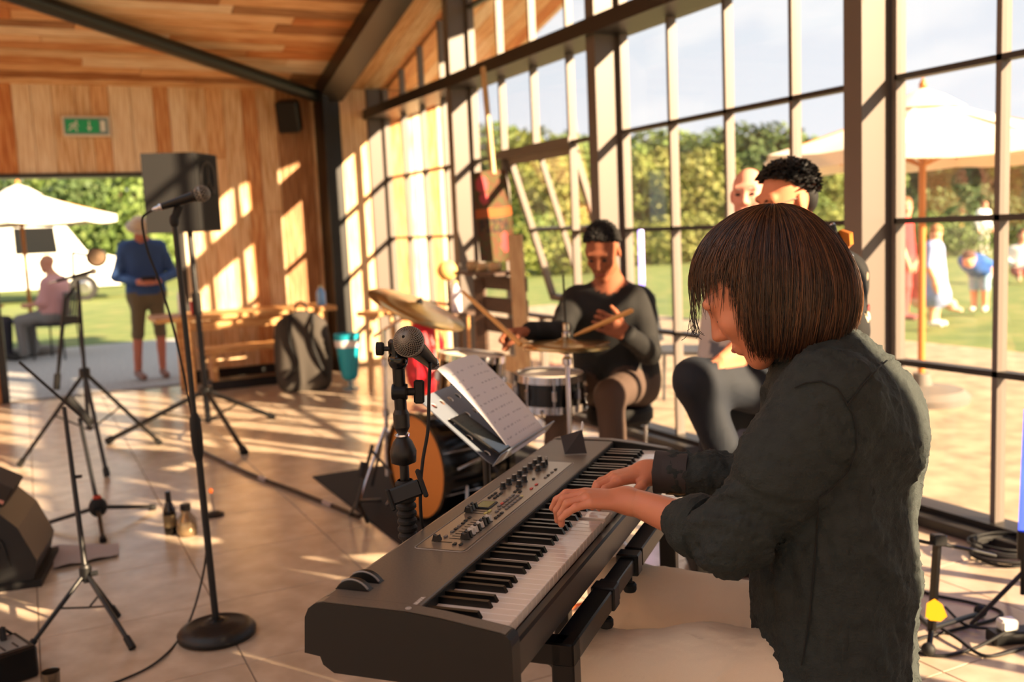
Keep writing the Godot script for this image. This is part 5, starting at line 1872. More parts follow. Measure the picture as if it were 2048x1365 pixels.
	tro.albedo_texture = noise_tex(83, 0.25, 3, [[0.0, Color(0.93, 0.92, 0.91)], [1.0, Color(1, 1, 1)]], 256)
	m = sdf([cap(hipL, hipR, 0.118, 0.118, 0.06), cap(hipL, hipL.lerp(kneL, 0.5), 0.105, 0.092, 0.06), cap(hipL.lerp(kneL, 0.5), kneL, 0.092, 0.075, 0.05), cap(hipR, kneR, 0.102, 0.072, 0.06),
		cap(kneL, ankL, 0.072, 0.055, 0.04), cap(kneR, ankR, 0.070, 0.055, 0.04)], 0.009, cw)
	ruffle(m, func(p: Vector3, _n: Vector3) -> float: return 0.005 * (n1.get_noise_3d(p.x * 0.8, p.y * 0.8, p.z * 0.8) - 0.2))
	part(o, "trousers", m, tro)
	for a in [ankL, ankR]:
		m = sdf([cap(a + Vector3(0.01, -0.03, 0.02), a + Vector3(-0.10, -0.052, -0.13), 0.048, 0.036, 0.03)], 0.009, cw)
		part(o, "shoe", m, mat(Color(0.12, 0.10, 0.09), 0.6))
	player_hair(o, head, fw)
	# round stool under the player
	var sp := kp(0.595, 0.50, 0.0)
	var st := thing("piano_stool", "black padded piano stool under the seated player", "stool", sp)
	m = Mb.new()
	m.box(kt(0.595, 0.51, 0.375), Vector3(0.46, 0.06, 0.30), 0.02)
	part(st, "cushion", m, M.matte_black)
	for s in [-0.19, 0.19]:
		for t in [-0.11, 0.11]:
			m = Mb.new()
			m.rod(kp(0.595 + s * 0.9, 0.51 + t * 0.9, 0.35), kp(0.595 + s, 0.51 + t, 0.0), 0.014)
			part(st, "leg", m, M.black)

func player_hair(o: Node3D, head: Vector3, fw: Vector3) -> void:
	var hc := px(1549, 566, 1.85)
	var fwd := -KF                         # level facing direction
	var side := KX
	var r := RandomNumberGenerator.new()
	r.seed = 21
	var tilt := Basis(side, 0.10)
	# where a lock ends, as a polar angle for each azimuth (0 = forward)
	var ending := func(phi: float) -> float:
		var a := absf(phi)
		if a < 1.12:
			return deg_to_rad(lerpf(92.0, 86.0, smoothstep(0.0, 1.12, a)))
		return deg_to_rad(lerpf(86.0, 158.0, smoothstep(1.12, 1.36, a)) - 34.0 * smoothstep(1.8, 3.1, a))
	var at := func(phi: float, th: float, k: float) -> Vector3:
		var d := fwd * cos(phi) + side * sin(phi)
		var rr: float = 0.160
		if cos(phi) < 0.0:      # the back swings out toward the ends
			rr = lerpf(0.160, lerpf(0.132, 0.157, smoothstep(0.6, 1.9, th)), -cos(phi))
		var drop := Vector3(0, cos(th) * 0.150, 0)
		var out: Vector3 = (fwd * cos(phi) * rr + side * sin(phi) * 0.108) * sin(th)
		# below the widest point the bob curls in only slightly
		if th > PI / 2:
			out = (fwd * cos(phi) * rr + side * sin(phi) * 0.108) * lerpf(1.0, sin(th), 0.42)
		return hc + (out + drop) * k + d * 0.0
	# inner cap so that no scalp shows
	var core := Mb.new()
	var rows := []
	for i in 17:
		var row := []
		for j in 49:
			var phi := -PI + TAU * j / 48.0
			row.append(at.call(phi, ending.call(phi) * 0.97 * i / 16.0 + 0.001, 0.93))
		rows.append(row)
	core.sheet(rows, 0.004)
	var hm := mat(Color(1, 1, 1), 0.38)
	hm.vertex_color_use_as_albedo = true
	var dark := mat(Color(0.075, 0.05, 0.04), 0.6)
	var ho := part(o, "hair", core, dark)
	var n := FastNoiseLite.new()
	n.seed = 2; n.frequency = 1.6
	var st := Mb.new()
	for i in 7600:
		var phi := r.randf_range(-PI, PI)
		var t0 := 0.10 + 0.5 * pow(r.randf(), 1.6)
		var t1: float = ending.call(phi) * r.randf_range(0.86, 1.03)
		if absf(phi) < 1.15:
			t1 *= r.randf_range(0.84, 1.06) if r.randf() < 0.88 else r.randf_range(1.0, 1.30)
		if t1 - t0 < 0.3:
			continue
		var lift := r.randf_range(0.95, 1.012)
		var wob := r.randf_range(-0.10, 0.10)
		var ph := r.randf() * TAU
		var pts := []
		var rad := []
		var clump := n.get_noise_2d(phi * 11.0, 0.0) * 0.11
		for k in 13:
			var f := k / 12.0
			var th := lerpf(t0, t1, f)
			var p: Vector3 = at.call(phi + wob * f * f + 0.05 * sin(ph + f * 4.0) * f + clump * sin(f * 3.0), th, lift + clump * 0.35 * f + 0.014 * f * sin(ph + f * 5.0))
			pts.append(p)
			rad.append((0.00078 if f < 0.85 else 0.0005) * (0.5 if k == 0 or k == 12 else 1.0))
		var g := r.randf()
		st.col = lin(Color(0.12, 0.078, 0.058)).lerp(lin(Color(0.50, 0.33, 0.21)), g * g * 0.8)
		st.tube(pts, rad, 3, false)
	part(ho, "strands", st, hm, "", true)
	# loose wisps in front of the face and fly-aways
	var wi := Mb.new()
	for i in 18:
		var s := r.randf_range(-0.05, 0.02)
		var p0: Vector3 = at.call(r.randf_range(-0.35, 0.25), deg_to_rad(84), 0.99)
		var p1 := p0 - Vector3(0, r.randf_range(0.05, 0.075), 0) + fwd * r.randf_range(-0.01, 0.008)
		var p2 := p1 - Vector3(0, r.randf_range(0.025, 0.05), 0) + fwd * r.randf_range(-0.012, 0.010) + side * s * 0.4
		wi.col = lin(Color(0.12, 0.08, 0.06))
		wi.tube(smooth_path([p0 + Vector3(0, 0.02, 0), p0, p1, p2, p2 + fwd * r.randf_range(-0.015, 0.012) - Vector3(0, 0.012, 0)], 5), 0.0007, 3, false)
	for i in 110:
		var phi := r.randf_range(-PI, PI)
		var t0 := r.randf_range(0.2, 1.2)
		var pts := []
		for k in 6:
			pts.append(at.call(phi + 0.1 * k * r.randf_range(-0.3, 0.4), t0 + k * 0.13, 1.0 + 0.028 * sin(k * 0.6) * r.randf_range(0.2, 1.2)))
		wi.col = lin(Color(0.30, 0.20, 0.14))
		wi.tube(pts, 0.0004, 3, false)
	part(ho, "wisps", wi, hm, "", true)

func tripod(o: Node3D, hub: Vector3, feet: Array, r: float, brace := true) -> void:
	var m := Mb.new()
	m.lathe(Transform3D(Basis(), hub - Vector3(0, 0.03, 0)), [Vector2(0, 0), Vector2(r * 2.2, 0), Vector2(r * 2.6, 0.01), Vector2(r * 2.6, 0.05), Vector2(r * 2.0, 0.06), Vector2(0, 0.06)], 16)
	part(o, "hub", m, M.black)
	for f in feet:
		m = Mb.new()
		m.rod(hub + (f - hub).normalized() * r * 1.5, f + Vector3(0, r, 0), r, r, 10)
		var l := part(o, "leg", m, M.black)
		m = Mb.new()
		m.rod(f + (hub - f).normalized() * 0.05 + Vector3(0, r, 0), f + Vector3(0, r * 0.8, 0), r * 1.45, r * 1.6, 10)
		part(l, "rubber_foot", m, M.rubber)
		if brace:
			m = Mb.new()
			m.rod(hub - Vector3(0, hub.y * 0.62, 0), hub.lerp(f, 0.45) , r * 0.45, -1, 8)
			part(o, "brace", m, M.dark_metal)

func build_stage() -> void:
	# tall stand with a heavy round base, the vocal microphone in the middle of the floor
	var base := Vector3(0.504, 0, -3.514)
	var top := px(349, 442, 3.36)
	var o := thing("round_base_microphone_stand", "straight black microphone stand with heavy round base on open floor", "stand", base)
	var m := Mb.new()
	m.lathe(Transform3D(Basis(), base), [Vector2(0, 0), Vector2(0.125, 0), Vector2(0.137, 0.006), Vector2(0.139, 0.022), Vector2(0.128, 0.036), Vector2(0.098, 0.048), Vector2(0.094, 0.045), Vector2(0.080, 0.052), Vector2(0.076, 0.049), Vector2(0.060, 0.057), Vector2(0.056, 0.054), Vector2(0.036, 0.060), Vector2(0.0, 0.060)], 48, true)
	part(o, "base", m, mat(Color(0.022, 0.024, 0.026), 0.5))
	m = Mb.new()
	m.lathe(Transform3D(Basis(), base + Vector3(0, 0.058, 0)), [Vector2(0.03, 0), Vector2(0.028, 0.006), Vector2(0.016, 0.010)], 20)
	part(o, "collar", m, M.dark_metal)
	var mid := base.lerp(top, 0.50)
	m = Mb.new()
	m.rod(base + Vector3(0, 0.05, 0), mid, 0.0125, -1, 14)
	part(o, "lower_tube", m, M.black)
	m = Mb.new()
	var ax := (top - base).normalized()
	m.lathe(frame(ax, mid - ax * 0.10), [Vector2(0.0125, 0), Vector2(0.019, 0.03), Vector2(0.021, 0.09), Vector2(0.019, 0.15), Vector2(0.011, 0.17)], 16, true)
	part(o, "grip", m, M.rubber)
	m = Mb.new()
	m.rod(mid, top, 0.0095, -1, 12)
	part(o, "upper_tube", m, M.black)
	m = Mb.new()
	m.ball(Transform3D(Basis(), top), Vector3(0.016, 0.026, 0.016))
	m.rod(top, top + Vector3(0.02, 0.05, 0.0), 0.013, 0.016, 10)
	part(o, "clip", m, M.rubber)
	var ball := px(404, 388, 3.34)
	var tail := px(312, 418, 3.34)
	microphone("dark handheld microphone on the straight stand with round base", ball, (tail - ball).normalized(), 0.028, 0.155, mat(Color(0.07, 0.06, 0.055), 0.35, 0.4))
	m = Mb.new()
	var p0 := px(300, 424, 3.36)
	m.tube(smooth_path([px(308, 420, 3.35), p0, px(286, 436, 3.37), px(287, 462, 3.38), px(297, 505, 3.40), px(318, 560, 3.42), px(343, 640, 3.43), px(362, 720, 3.45), px(380, 810, 3.47), px(396, 900, 3.49), px(408, 1000, 3.50), px(414, 1090, 3.53), fl(402, 1170, 0.13), fl(375, 1252, 0.007), fl(325, 1316, 0.006), fl(240, 1362, 0.006), fl(60, 1420, 0.006)], 7), 0.0042, 7)
	one("microphone_cable", m, M.rubber, "black cable trailing from the round base stand across the floor", "cable", base)
	# tripod stand with two microphones by the doorway
	var feet := [Vector3(-0.15, 0, -7.07), Vector3(0.34, 0, -6.39), Vector3(0.75, 0, -7.21)]
	var c := Vector3(0.30, 0, -6.87)
	o = thing("tripod_microphone_stand", "black tripod stand with two microphones near the doorway", "stand", c)
	tripod(o, px(170, 745, 6.27), feet, 0.013)
	m = Mb.new()
	var atop := px(157, 562, 6.35)
	m.rod(px(178, 860, 6.2), atop, 0.013, 0.011)
	part(o, "pole", m, M.black)
	m = Mb.new()
	m.tube([px(150, 575, 6.33), px(132, 600, 6.3), px(127, 640, 6.28), px(115, 770, 6.25)], [0.010, 0.012, 0.014, 0.012], 8)
	part(o, "folded_arm", m, M.black)
	m = Mb.new()
	m.rod(px(116, 748, 6.25), px(114, 780, 6.25), 0.021)
	part(o, "counterweight", m, M.rubber)
	m = Mb.new()
	m.beam(px(128, 640, 6.28), px(158, 640, 6.28), 0.02, 0.05)
	part(o, "bracket", m, M.black)
	m = Mb.new()
	m.rod(px(148, 560, 6.35), px(146, 505, 6.36), 0.008)
	m.rod(px(146, 506, 6.36), px(180, 512, 6.36), 0.008)
	part(o, "riser", m, M.black)
	microphone("slim black microphone lying level on the tripod stand near the doorway", px(188, 543, 6.36), (px(102, 566, 6.36) - px(188, 543, 6.36)).normalized(), 0.022, 0.27, M.black)
	var rp := px(194, 515, 6.38)
	o = thing("studio_microphone", "round tan grille microphone above the slim one on the tripod stand", "microphone", rp)
	m = Mb.new()
	var rz := look((EYE - rp).normalized(), Vector3.UP, rp)
	m.lathe(rz * Transform3D(Basis(Vector3.RIGHT, PI / 2), Vector3.ZERO), [Vector2(0, -0.03), Vector2(0.052, -0.028), Vector2(0.058, 0.0), Vector2(0.052, 0.028), Vector2(0.0, 0.032)], 24)
	part(o, "grille", m, mat(Color(0.46, 0.38, 0.30), 0.4, 0.6))
	m = Mb.new()
	m.lathe(rz * Transform3D(Basis(Vector3.RIGHT, PI / 2), Vector3.ZERO), [Vector2(0.057, -0.016), Vector2(0.064, -0.012), Vector2(0.064, 0.012), Vector2(0.057, 0.016)], 24)
	part(o, "band", m, M.black)
	# boom stand with a ball hub
	var bc := Vector3(0.225, 0, -5.28)
	o = thing("low_boom_stand", "low black stand with ball hub and orange ring near the floor monitor", "stand", bc)
	var hub := bc + Vector3(0, 0.10, 0)
	m = Mb.new()
	m.ball(Transform3D(Basis(), hub), Vector3(0.045, 0.052, 0.045))
	part(o, "hub", m, M.matte_black)
	m = Mb.new()
	m.lathe(Transform3D(Basis(), hub + Vector3(0, 0.046, 0)), [Vector2(0.02, 0), Vector2(0.022, 0.008), Vector2(0.016, 0.014)], 14)
	part(o, "ring", m, mat(Color(0.75, 0.22, 0.08), 0.5))
	for f in [Vector3(0.51, 0, -5.43), Vector3(-0.05, 0, -5.42), Vector3(0.22, 0, -4.95)]:
		m = Mb.new()
		m.rod(hub, f + Vector3(0, 0.016, 0), 0.011, -1, 10)
		var l := part(o, "leg", m, M.black)
		m = Mb.new()
		m.rod(f + Vector3(0, 0.012, 0) + (hub - f).normalized() * 0.03, f + Vector3(0, 0.014, 0), 0.017, -1, 10)
		part(l, "rubber_foot", m, M.rubber)
	m = Mb.new()
	var bt := px(160, 838, 5.15)
	m.rod(hub, bt, 0.011)
	part(o, "pole", m, M.black)
	m = Mb.new()
	m.rod(px(141, 800, 5.15), px(181, 846, 5.12), 0.022, -1, 12)
	part(o, "boom_joint", m, M.matte_black)
	# slim tripod in the foreground left
	o = thing("slim_tripod_stand", "slim black tripod stand in front of the floor monitor", "stand", Vector3(0.10, 0, -3.74))
	hub = px(172, 1145, 3.60)
	tripod(o, hub, [Vector3(-0.12, 0, -3.72), Vector3(0.22, 0, -3.55), Vector3(0.2, 0, -3.9)], 0.0085)
	m = Mb.new()
	var ct := px(129, 815, 3.72)
	m.rod(hub + (ct - hub).normalized() * -0.04, ct, 0.011, 0.008)
	part(o, "pole", m, M.black)
	m = Mb.new()
	m.rod(px(146, 955, 3.68), px(164, 953, 3.68), 0.007)
	part(o, "lock_handle", m, M.black)
	m = Mb.new()
	m.rod(px(165, 835, 3.72), px(40, 725, 3.75), 0.0055)
	part(o, "boom", m, M.dark_metal)
	m = Mb.new()
	m.rod(px(185, 1148, 3.58), px(195, 1146, 3.58), 0.01)
	part(o, "knob", m, M.rubber)
	# loudspeaker on its tripod
	var sc := Vector3(1.09, 0, -7.33)
	o = thing("speaker_stand", "black tripod stand carrying the large loudspeaker", "stand", sc)
	tripod(o, Vector3(sc.x, 0.36, sc.z + 0.15), [Vector3(0.42, 0, -7.5), Vector3(1.2, 0, -6.48), Vector3(1.66, 0, -7.67)], 0.018)
	m = Mb.new()
	m.rod(Vector3(sc.x, 0.12, sc.z + 0.15), Vector3(sc.x, 1.5, sc.z), 0.022)
	part(o, "pole", m, M.black)
	m = Mb.new()
	m.rod(Vector3(sc.x, 0.9, sc.z + 0.06), Vector3(sc.x, 1.06, sc.z + 0.04), 0.034)
	part(o, "collar", m, M.rubber)
	var e0 := Vector3(1.136, 0, -7.22)
	var el := Vector3(-0.34, 0, -0.10)
	var er := Vector3(0.21, 0, -0.27)
	o = thing("loudspeaker", "large black loudspeaker on a tripod beside the doorway", "loudspeaker", Vector3(sc.x, 1.5, sc.z))
	m = Mb.new()
	var poly := [e0, e0 + el, e0 + el + er, e0 + er]
	var ctr := e0 + (el + er) * 0.5
	for i in 4:
		var a: Vector3 = poly[i]
		var b: Vector3 = poly[(i + 1) % 4]
		m.face([a + Vector3(0, 1.5, 0), b + Vector3(0, 1.5, 0), b + Vector3(0, 2.06, 0), a + Vector3(0, 2.06, 0)], (a + b) * 0.5 - ctr)
	for y in [1.5, 2.06]:
		m.face([poly[0] + Vector3(0, y, 0), poly[1] + Vector3(0, y, 0), poly[2] + Vector3(0, y, 0), poly[3] + Vector3(0, y, 0)], Vector3(0, y - 1.8, 0))
	part(o, "cabinet", m, mat(Color(0.028, 0.028, 0.03), 0.6))
	var fn := Vector3(0.79, 0, 0.614)
	var fr := look(fn, Vector3.UP, e0 + er * 0.5 + Vector3(0, 1.90, 0) + fn * 0.004)
	m = Mb.new()
	m.box(fr * Transform3D(Basis(), Vector3(0, -0.12, -0.002)), Vector3(0.31, 0.53, 0.006), 0.002)
	part(o, "front_grille", m, M.matte_black)
	m = Mb.new()
	var ring := []
	for k in 25:
		var a := deg_to_rad(-50 + 280 * k / 24.0)
		ring.append(fr * Vector3(0.10 * cos(a), -0.03 + 0.13 * sin(a), 0.006))
	m.tube(ring, 0.007, 6)
	m.tube([fr * Vector3(0, -0.03, 0.006), fr * Vector3(0, 0.09, 0.006)], 0.006, 6)
	m.tube([fr * Vector3(-0.08, -0.12, 0.006), fr * Vector3(0, -0.03, 0.006), fr * Vector3(0.08, -0.12, 0.006)], 0.006, 6)
	part(o, "grey_emblem", m, mat(Color(0.25, 0.23, 0.22), 0.5))
	# small speaker on the wall
	var wp := Vector3(2.56, 2.67, ZF + 0.16)
	o = thing("wall_speaker", "small black speaker tilted down on the planked wall", "speaker", wp)
	m = Mb.new()
	var wt := Transform3D(Basis(Vector3.UP, -0.5) * Basis(Vector3.RIGHT, 0.30), wp)
	m.box(wt, Vector3(0.22, 0.32, 0.18), 0.02)
	part(o, "cabinet", m, M.black)
	m = Mb.new()
	m.box(wt * Transform3D(Basis(), Vector3(0, 0, 0.092)), Vector3(0.20, 0.30, 0.006), 0.002)
	part(o, "grille", m, M.matte_black)
	m = Mb.new()
	m.beam(Vector3(2.62, 2.72, ZF), wp + Vector3(0.02, 0.02, -0.04), 0.05, 0.05)
	part(o, "bracket", m, M.steel)
	exit_sign()

func exit_sign() -> void:
	var a := Vector3(0.645, 2.565, ZF + 0.035)
	var o := thing("exit_sign", "green emergency exit sign in a pale frame on the planked wall", "sign", a)
	var m := Mb.new()
	m.box(Transform3D(Basis(), a), Vector3(0.42, 0.19, 0.05), 0.006)
	part(o, "housing", m, mat(Color(0.85, 0.83, 0.78), 0.5))
	m = Mb.new()
	m.box(Transform3D(Basis(), a + Vector3(0, 0, 0.024)), Vector3(0.385, 0.155, 0.008), 0.003)
	part(o, "bezel", m, mat(Color(0.42, 0.55, 0.57), 0.4))
	m = Mb.new()
	m.box(Transform3D(Basis(), a + Vector3(-0.035, 0, 0.027)), Vector3(0.29, 0.125, 0.006))
	part(o, "green_panel", m, mat(Color(0.07, 0.66, 0.44), 0.4))
	var wht := mat(Color(0.85, 0.88, 0.86), 0.4)
	m = Mb.new()
	m.box(Transform3D(Basis(), a + Vector3(0.145, 0.002, 0.027)), Vector3(0.042, 0.10, 0.006))
	part(o, "door_symbol", m, wht)
	# running figure
	m = Mb.new()
	var z := a.z + 0.0305
	var P := func(x: float, y: float) -> Vector3: return Vector3(a.x + x, a.y + y, z)
	m.ball(Transform3D(Basis(), P.call(-0.085, 0.038)), Vector3(0.012, 0.012, 0.002), 6, 10)
	for s in [[-0.095, 0.025, -0.115, -0.008], [-0.115, -0.008, -0.090, -0.025], [-0.090, -0.025, -0.085, -0.05], [-0.115, -0.008, -0.145, -0.035], [-0.145, -0.035, -0.16, -0.035], [-0.098, 0.018, -0.135, 0.015], [-0.135, 0.015, -0.145, -0.005], [-0.098, 0.018, -0.07, -0.002]]:
		m.beam(P.call(s[0], s[1]), P.call(s[2], s[3]), 0.004, 0.012, Vector3(0, 0, 1).cross(Vector3(s[2] - s[0], s[3] - s[1], 0)))
	part(o, "running_figure", m, wht)
	m = Mb.new()
	m.beam(P.call(0.025, 0.045), P.call(0.025, -0.02), 0.012, 0.004, Vector3(0, 0, 1))
	m.plate(Transform3D(Basis(), Vector3(a.x, a.y, z - 0.001)), PackedVector2Array([Vector2(0.002, -0.012), Vector2(0.048, -0.012), Vector2(0.025, -0.048)]), 0.003)
	part(o, "arrow", m, wht)

func build_floor_things() -> void:
	# floor monitor wedge at the left
	var a := Vector3(0.02, 0, -4.50)
	var o := thing("floor_monitor", "black wedge floor monitor on the tiles", "loudspeaker", a + Vector3(-0.2, 0, -0.2))
	var m := Mb.new()
	var bx := Vector3(0.34, 0, 0.94).normalized()        # along the side panel
	var side := PackedVector2Array([Vector2(0.0, 0.0), Vector2(0.44, 0.02), Vector2(0.46, 0.10), Vector2(0.40, 0.25), Vector2(0.30, 0.36), Vector2(0.20, 0.39), Vector2(0.02, 0.12)])
	var T := Transform3D(Basis(Vector3(0.985, 0, 0.17), Vector3.UP, Vector3(-0.17, 0, 0.985)), Vector3(-0.44, 0.012, -5.0))
	m.plate(T, side, 0.46)
	part(o, "cabinet", m, mat(Color(0.045, 0.05, 0.055), 0.45))
	m = Mb.new()
	m.plate(T * Transform3D(Basis(), Vector3(0, 0, 0.458)), PackedVector2Array([Vector2(0.12, 0.08), Vector2(0.36, 0.09), Vector2(0.34, 0.20), Vector2(0.24, 0.30), Vector2(0.17, 0.28)]), 0.012)
	var hp := part(o, "side_panel", m, M.black)
	m = Mb.new()
	m.box(T * Transform3D(Basis(Vector3.BACK, -0.9), Vector3(0.285, 0.20, 0.466)), Vector3(0.10, 0.05, 0.012), 0.004)
	part(hp, "handle_recess", m, M.dark_metal)
	m = Mb.new()
	m.plate(T * Transform3D(Basis(), Vector3(0, -0.012, -0.01)), PackedVector2Array([Vector2(0.0, 0.0), Vector2(0.47, 0.0), Vector2(0.47, 0.03), Vector2(0.0, 0.03)]), 0.48)
	part(o, "base_strip", m, M.rubber)
	m = Mb.new()
	var ct := T * Transform3D(Basis(Vector3.BACK, -0.55), Vector3(0.30, 0.415, 0.30))
	m.box(ct, Vector3(0.16, 0.09, 0.24), 0.006)
	o = thing("cardboard_box", "small dark cardboard box lying on the wedge monitor", "box", T * Vector3(0.22, 0.38, 0.3))
	part(o, "carton", m, mat(Color(0.17, 0.14, 0.11), 0.7))
	m = Mb.new()
	m.box(ct * Transform3D(Basis(), Vector3(0.055, -0.025, 0.121)), Vector3(0.035, 0.014, 0.002))
	part(o, "sticker", m, mat(Color(0.8, 0.55, 0.48), 0.5))
	# paper on the floor by the monitor
	var rows := []
	for i in 6:
		var row := []
		for j in 9:
			var p := fl(lerpf(108, 238, j / 8.0), lerpf(1094 - 3 * j / 8.0, 1142 - j * 3.4, i / 5.0))
			row.append(Vector3(p.x, 0.008 + 0.004 * sin(j * 1.7 + i) + (0.006 if i == 5 else 0.0), p.z))
		rows.append(row)
	m = Mb.new()
	m.sheet(rows, 0.002)
	one("cloth", m, mat(Color(0.62, 0.58, 0.57), 0.8), "pale grey crumpled cloth on the floor beside the wedge monitor", "cloth", fl(175, 1120))
	# stage box, cup and cables bottom left
	var sb := fl(20, 1352)
	o = thing("stage_box", "grey stage box with plugged cables at floor level", "box", sb)
	var ST := Transform3D(Basis(Vector3.UP, 0.35), sb + Vector3(-0.06, 0.055, 0.02))
	m = Mb.new()
	m.box(ST, Vector3(0.26, 0.11, 0.18), 0.008)
	part(o, "case", m, M.dark_metal)
	m = Mb.new()
	m.box(ST * Transform3D(Basis(), Vector3(0, 0.0555, 0)), Vector3(0.22, 0.003, 0.13), 0.001)
	part(o, "panel", m, mat(Color(0.55, 0.56, 0.55), 0.4, 0.5))
	for k in 5:
		m = Mb.new()
		m.box(ST * Transform3D(Basis(), Vector3(-0.08 + 0.04 * k, 0.058, 0.035)), Vector3(0.006, 0.004, 0.05), 0.001)
		part(o, "fader_slot", m, M.black)
	for k in 2:
		m = Mb.new()
		m.rod(ST * Vector3(0.02 + 0.05 * k, 0.055, -0.04), ST * Vector3(0.02 + 0.05 * k, 0.10, -0.045), 0.011)
		part(o, "plug", m, M.black)
	m = Mb.new()
	m.tube(smooth_path([ST * Vector3(0.02, 0.10, -0.045), px(25, 1290, 3.5), px(-10, 1250, 3.55), px(-60, 1230, 3.6), fl(-160, 1300, 0.01)], 8), 0.005, 7)
	one("pink_cable", m, mat(Color(0.82, 0.38, 0.42), 0.5), "pink cable plugged into the stage box", "cable", sb)
	m = Mb.new()
	m.tube(smooth_path([ST * Vector3(0.07, 0.10, -0.045), px(58, 1290, 3.5), px(30, 1274, 3.52), px(2, 1292, 3.5), px(-40, 1330, 3.4), fl(-140, 1400, 0.01)], 8), 0.005, 7)
	one("patch_cable", m, M.rubber, "black cable arched over the stage box", "cable", sb)
	var cu := fl(106, 1385)
	o = thing("steel_cup", "small steel cup on the floor beside the stage box", "cup", cu)
	m = Mb.new()
	m.lathe(Transform3D(Basis(), cu), [Vector2(0, 0.001), Vector2(0.024, 0.0), Vector2(0.028, 0.07), Vector2(0.029, 0.072), Vector2(0.027, 0.071), Vector2(0.023, 0.004), Vector2(0, 0.004)], 24)
	part(o, "cup", m, mat(Color(0.5, 0.46, 0.40), 0.25, 0.9))
	# bottles on the floor
	var b0 := fl(343, 1068)
	o = thing("beer_bottle", "dark glass beer bottle standing on the floor tiles", "bottle", b0)
	m = Mb.new()
	m.lathe(Transform3D(Basis(), b0), [Vector2(0, 0), Vector2(0.030, 0.0), Vector2(0.031, 0.01), Vector2(0.031, 0.12), Vector2(0.014, 0.165), Vector2(0.013, 0.215), Vector2(0.0, 0.215)], 20)
	var bo := part(o, "glass", m, mat(Color(0.05, 0.035, 0.02), 0.1))
	m = Mb.new()
	m.lathe(Transform3D(Basis(), b0 + Vector3(0, 0.04, 0)), [Vector2(0.0314, 0), Vector2(0.0316, 0.06)], 20)
	part(o, "paper_label", m, mat(Color(0.45, 0.38, 0.26), 0.6))
	var b1 := fl(376, 1070)
	o = thing("glass_jug", "squat clear glass jug standing beside the beer bottle", "jug", b1)
	m = Mb.new()
	m.lathe(Transform3D(Basis(), b1), [Vector2(0, 0), Vector2(0.044, 0.0), Vector2(0.05, 0.03), Vector2(0.046, 0.08), Vector2(0.024, 0.11), Vector2(0.024, 0.14), Vector2(0.0, 0.14)], 22, true)
	part(o, "glass", m, mat(Color(0.55, 0.47, 0.36), 0.12, 0.4))
	m = Mb.new()
	m.lathe(Transform3D(Basis(), b1 + Vector3(0, 0.125, 0)), [Vector2(0.025, 0), Vector2(0.026, 0.03), Vector2(0, 0.032)], 16)
	part(o, "stopper", m, M.black)
	# small table-top stand with an orange tip
	var sm := fl(430, 1032)
	o = thing("mini_stand", "tiny floor stand with orange tip behind the round base stand", "stand", sm)
	m = Mb.new()
	m.rod(sm + Vector3(0, 0.02, 0), sm + Vector3(-0.01, 0.13, 0), 0.006)
	part(o, "stem", m, M.chrome)
	m = Mb.new()
	m.ball(Transform3D(Basis(), sm + Vector3(-0.01, 0.135, 0)), Vector3(0.012, 0.014, 0.012))
	part(o, "tip", m, mat(Color(0.85, 0.38, 0.08), 0.5))
	m = Mb.new()
	m.lathe(Transform3D(Basis(), sm), [Vector2(0, 0), Vector2(0.05, 0), Vector2(0.05, 0.012), Vector2(0.02, 0.024), Vector2(0, 0.024)], 20)
	part(o, "foot", m, M.black)
	# straight multicore cable to the rug
	m = Mb.new()
	m.tube(smooth_path([fl(408, 905, 0.014), fl(500, 948, 0.013), fl(600, 986, 0.013), fl(720, 1034, 0.013)], 6), 0.013, 8)
	o = one("multicore_cable", m, mat(Color(0.10, 0.10, 0.11), 0.35), "thick dark multicore cable running straight to the drum mat", "cable", fl(560, 970))
	for q in [[455, 927], [520, 956], [648, 1005]]:
		var p := fl(q[0], q[1], 0.014)
		var d := (fl(q[0] + 20, q[1] + 8, 0.014) - p).normalized()
		m = Mb.new()
		m.rod(p, p + d * 0.09, 0.0145, -1, 8)
		part(o, "silver_tape", m, mat(Color(0.62, 0.62, 0.66), 0.3, 0.5))
	# guitar stand with yellow clip, right of the player
	var gs := fl(1862, 1292)
	o = thing("instrument_stand", "folded black instrument stand with a yellow clip on the floor", "stand", gs)
	var gt := px(1874, 1082, 3.05)
	m = Mb.new()
	m.beam(gs + Vector3(0, 0.05, 0), gt, 0.022, 0.022, Vector3(1, 0, 0), 0.003)
	part(o, "post", m, M.black)
	m = Mb.new()
	m.box(Transform3D(cam_basis, px(1876, 1080, 3.04)), Vector3(0.042, 0.035, 0.04), 0.004)
	part(o, "head", m, M.black)
	for q in [[1960, 1234], [1800, 1205], [1856, 1312]]:
		m = Mb.new()
		var e := fl(q[0], q[1])
		m.rod(gs + Vector3(0, 0.06, 0), e + Vector3(0, 0.014, 0), 0.009)
		var l := part(o, "leg", m, M.black)
		m = Mb.new()
		m.ball(Transform3D(Basis(), e + Vector3(0, 0.022, 0)), Vector3(0.022, 0.022, 0.022))
		part(l, "rubber_foot", m, M.rubber)
	m = Mb.new()
	var yc := px(1868, 1222, 2.98)
	m.plate(look((EYE - yc).normalized(), Vector3.UP, yc), PackedVector2Array([Vector2(-0.025, -0.02), Vector2(-0.022, 0.02), Vector2(0.0, 0.036), Vector2(0.022, 0.022), Vector2(0.036, -0.012), Vector2(0.018, -0.030), Vector2(-0.012, -0.030)]), 0.02)
	part(o, "yellow_clip", m, mat(Color(0.95, 0.66, 0.06), 0.45))
	# cables on the floor there
	m = Mb.new()
	m.tube(smooth_path([px(1800, 1072, 3.0), px(1850, 1085, 3.04), px(1876, 1088, 3.03), px(1930, 1098, 3.05), px(1990, 1112, 3.1)], 6), 0.006, 7)
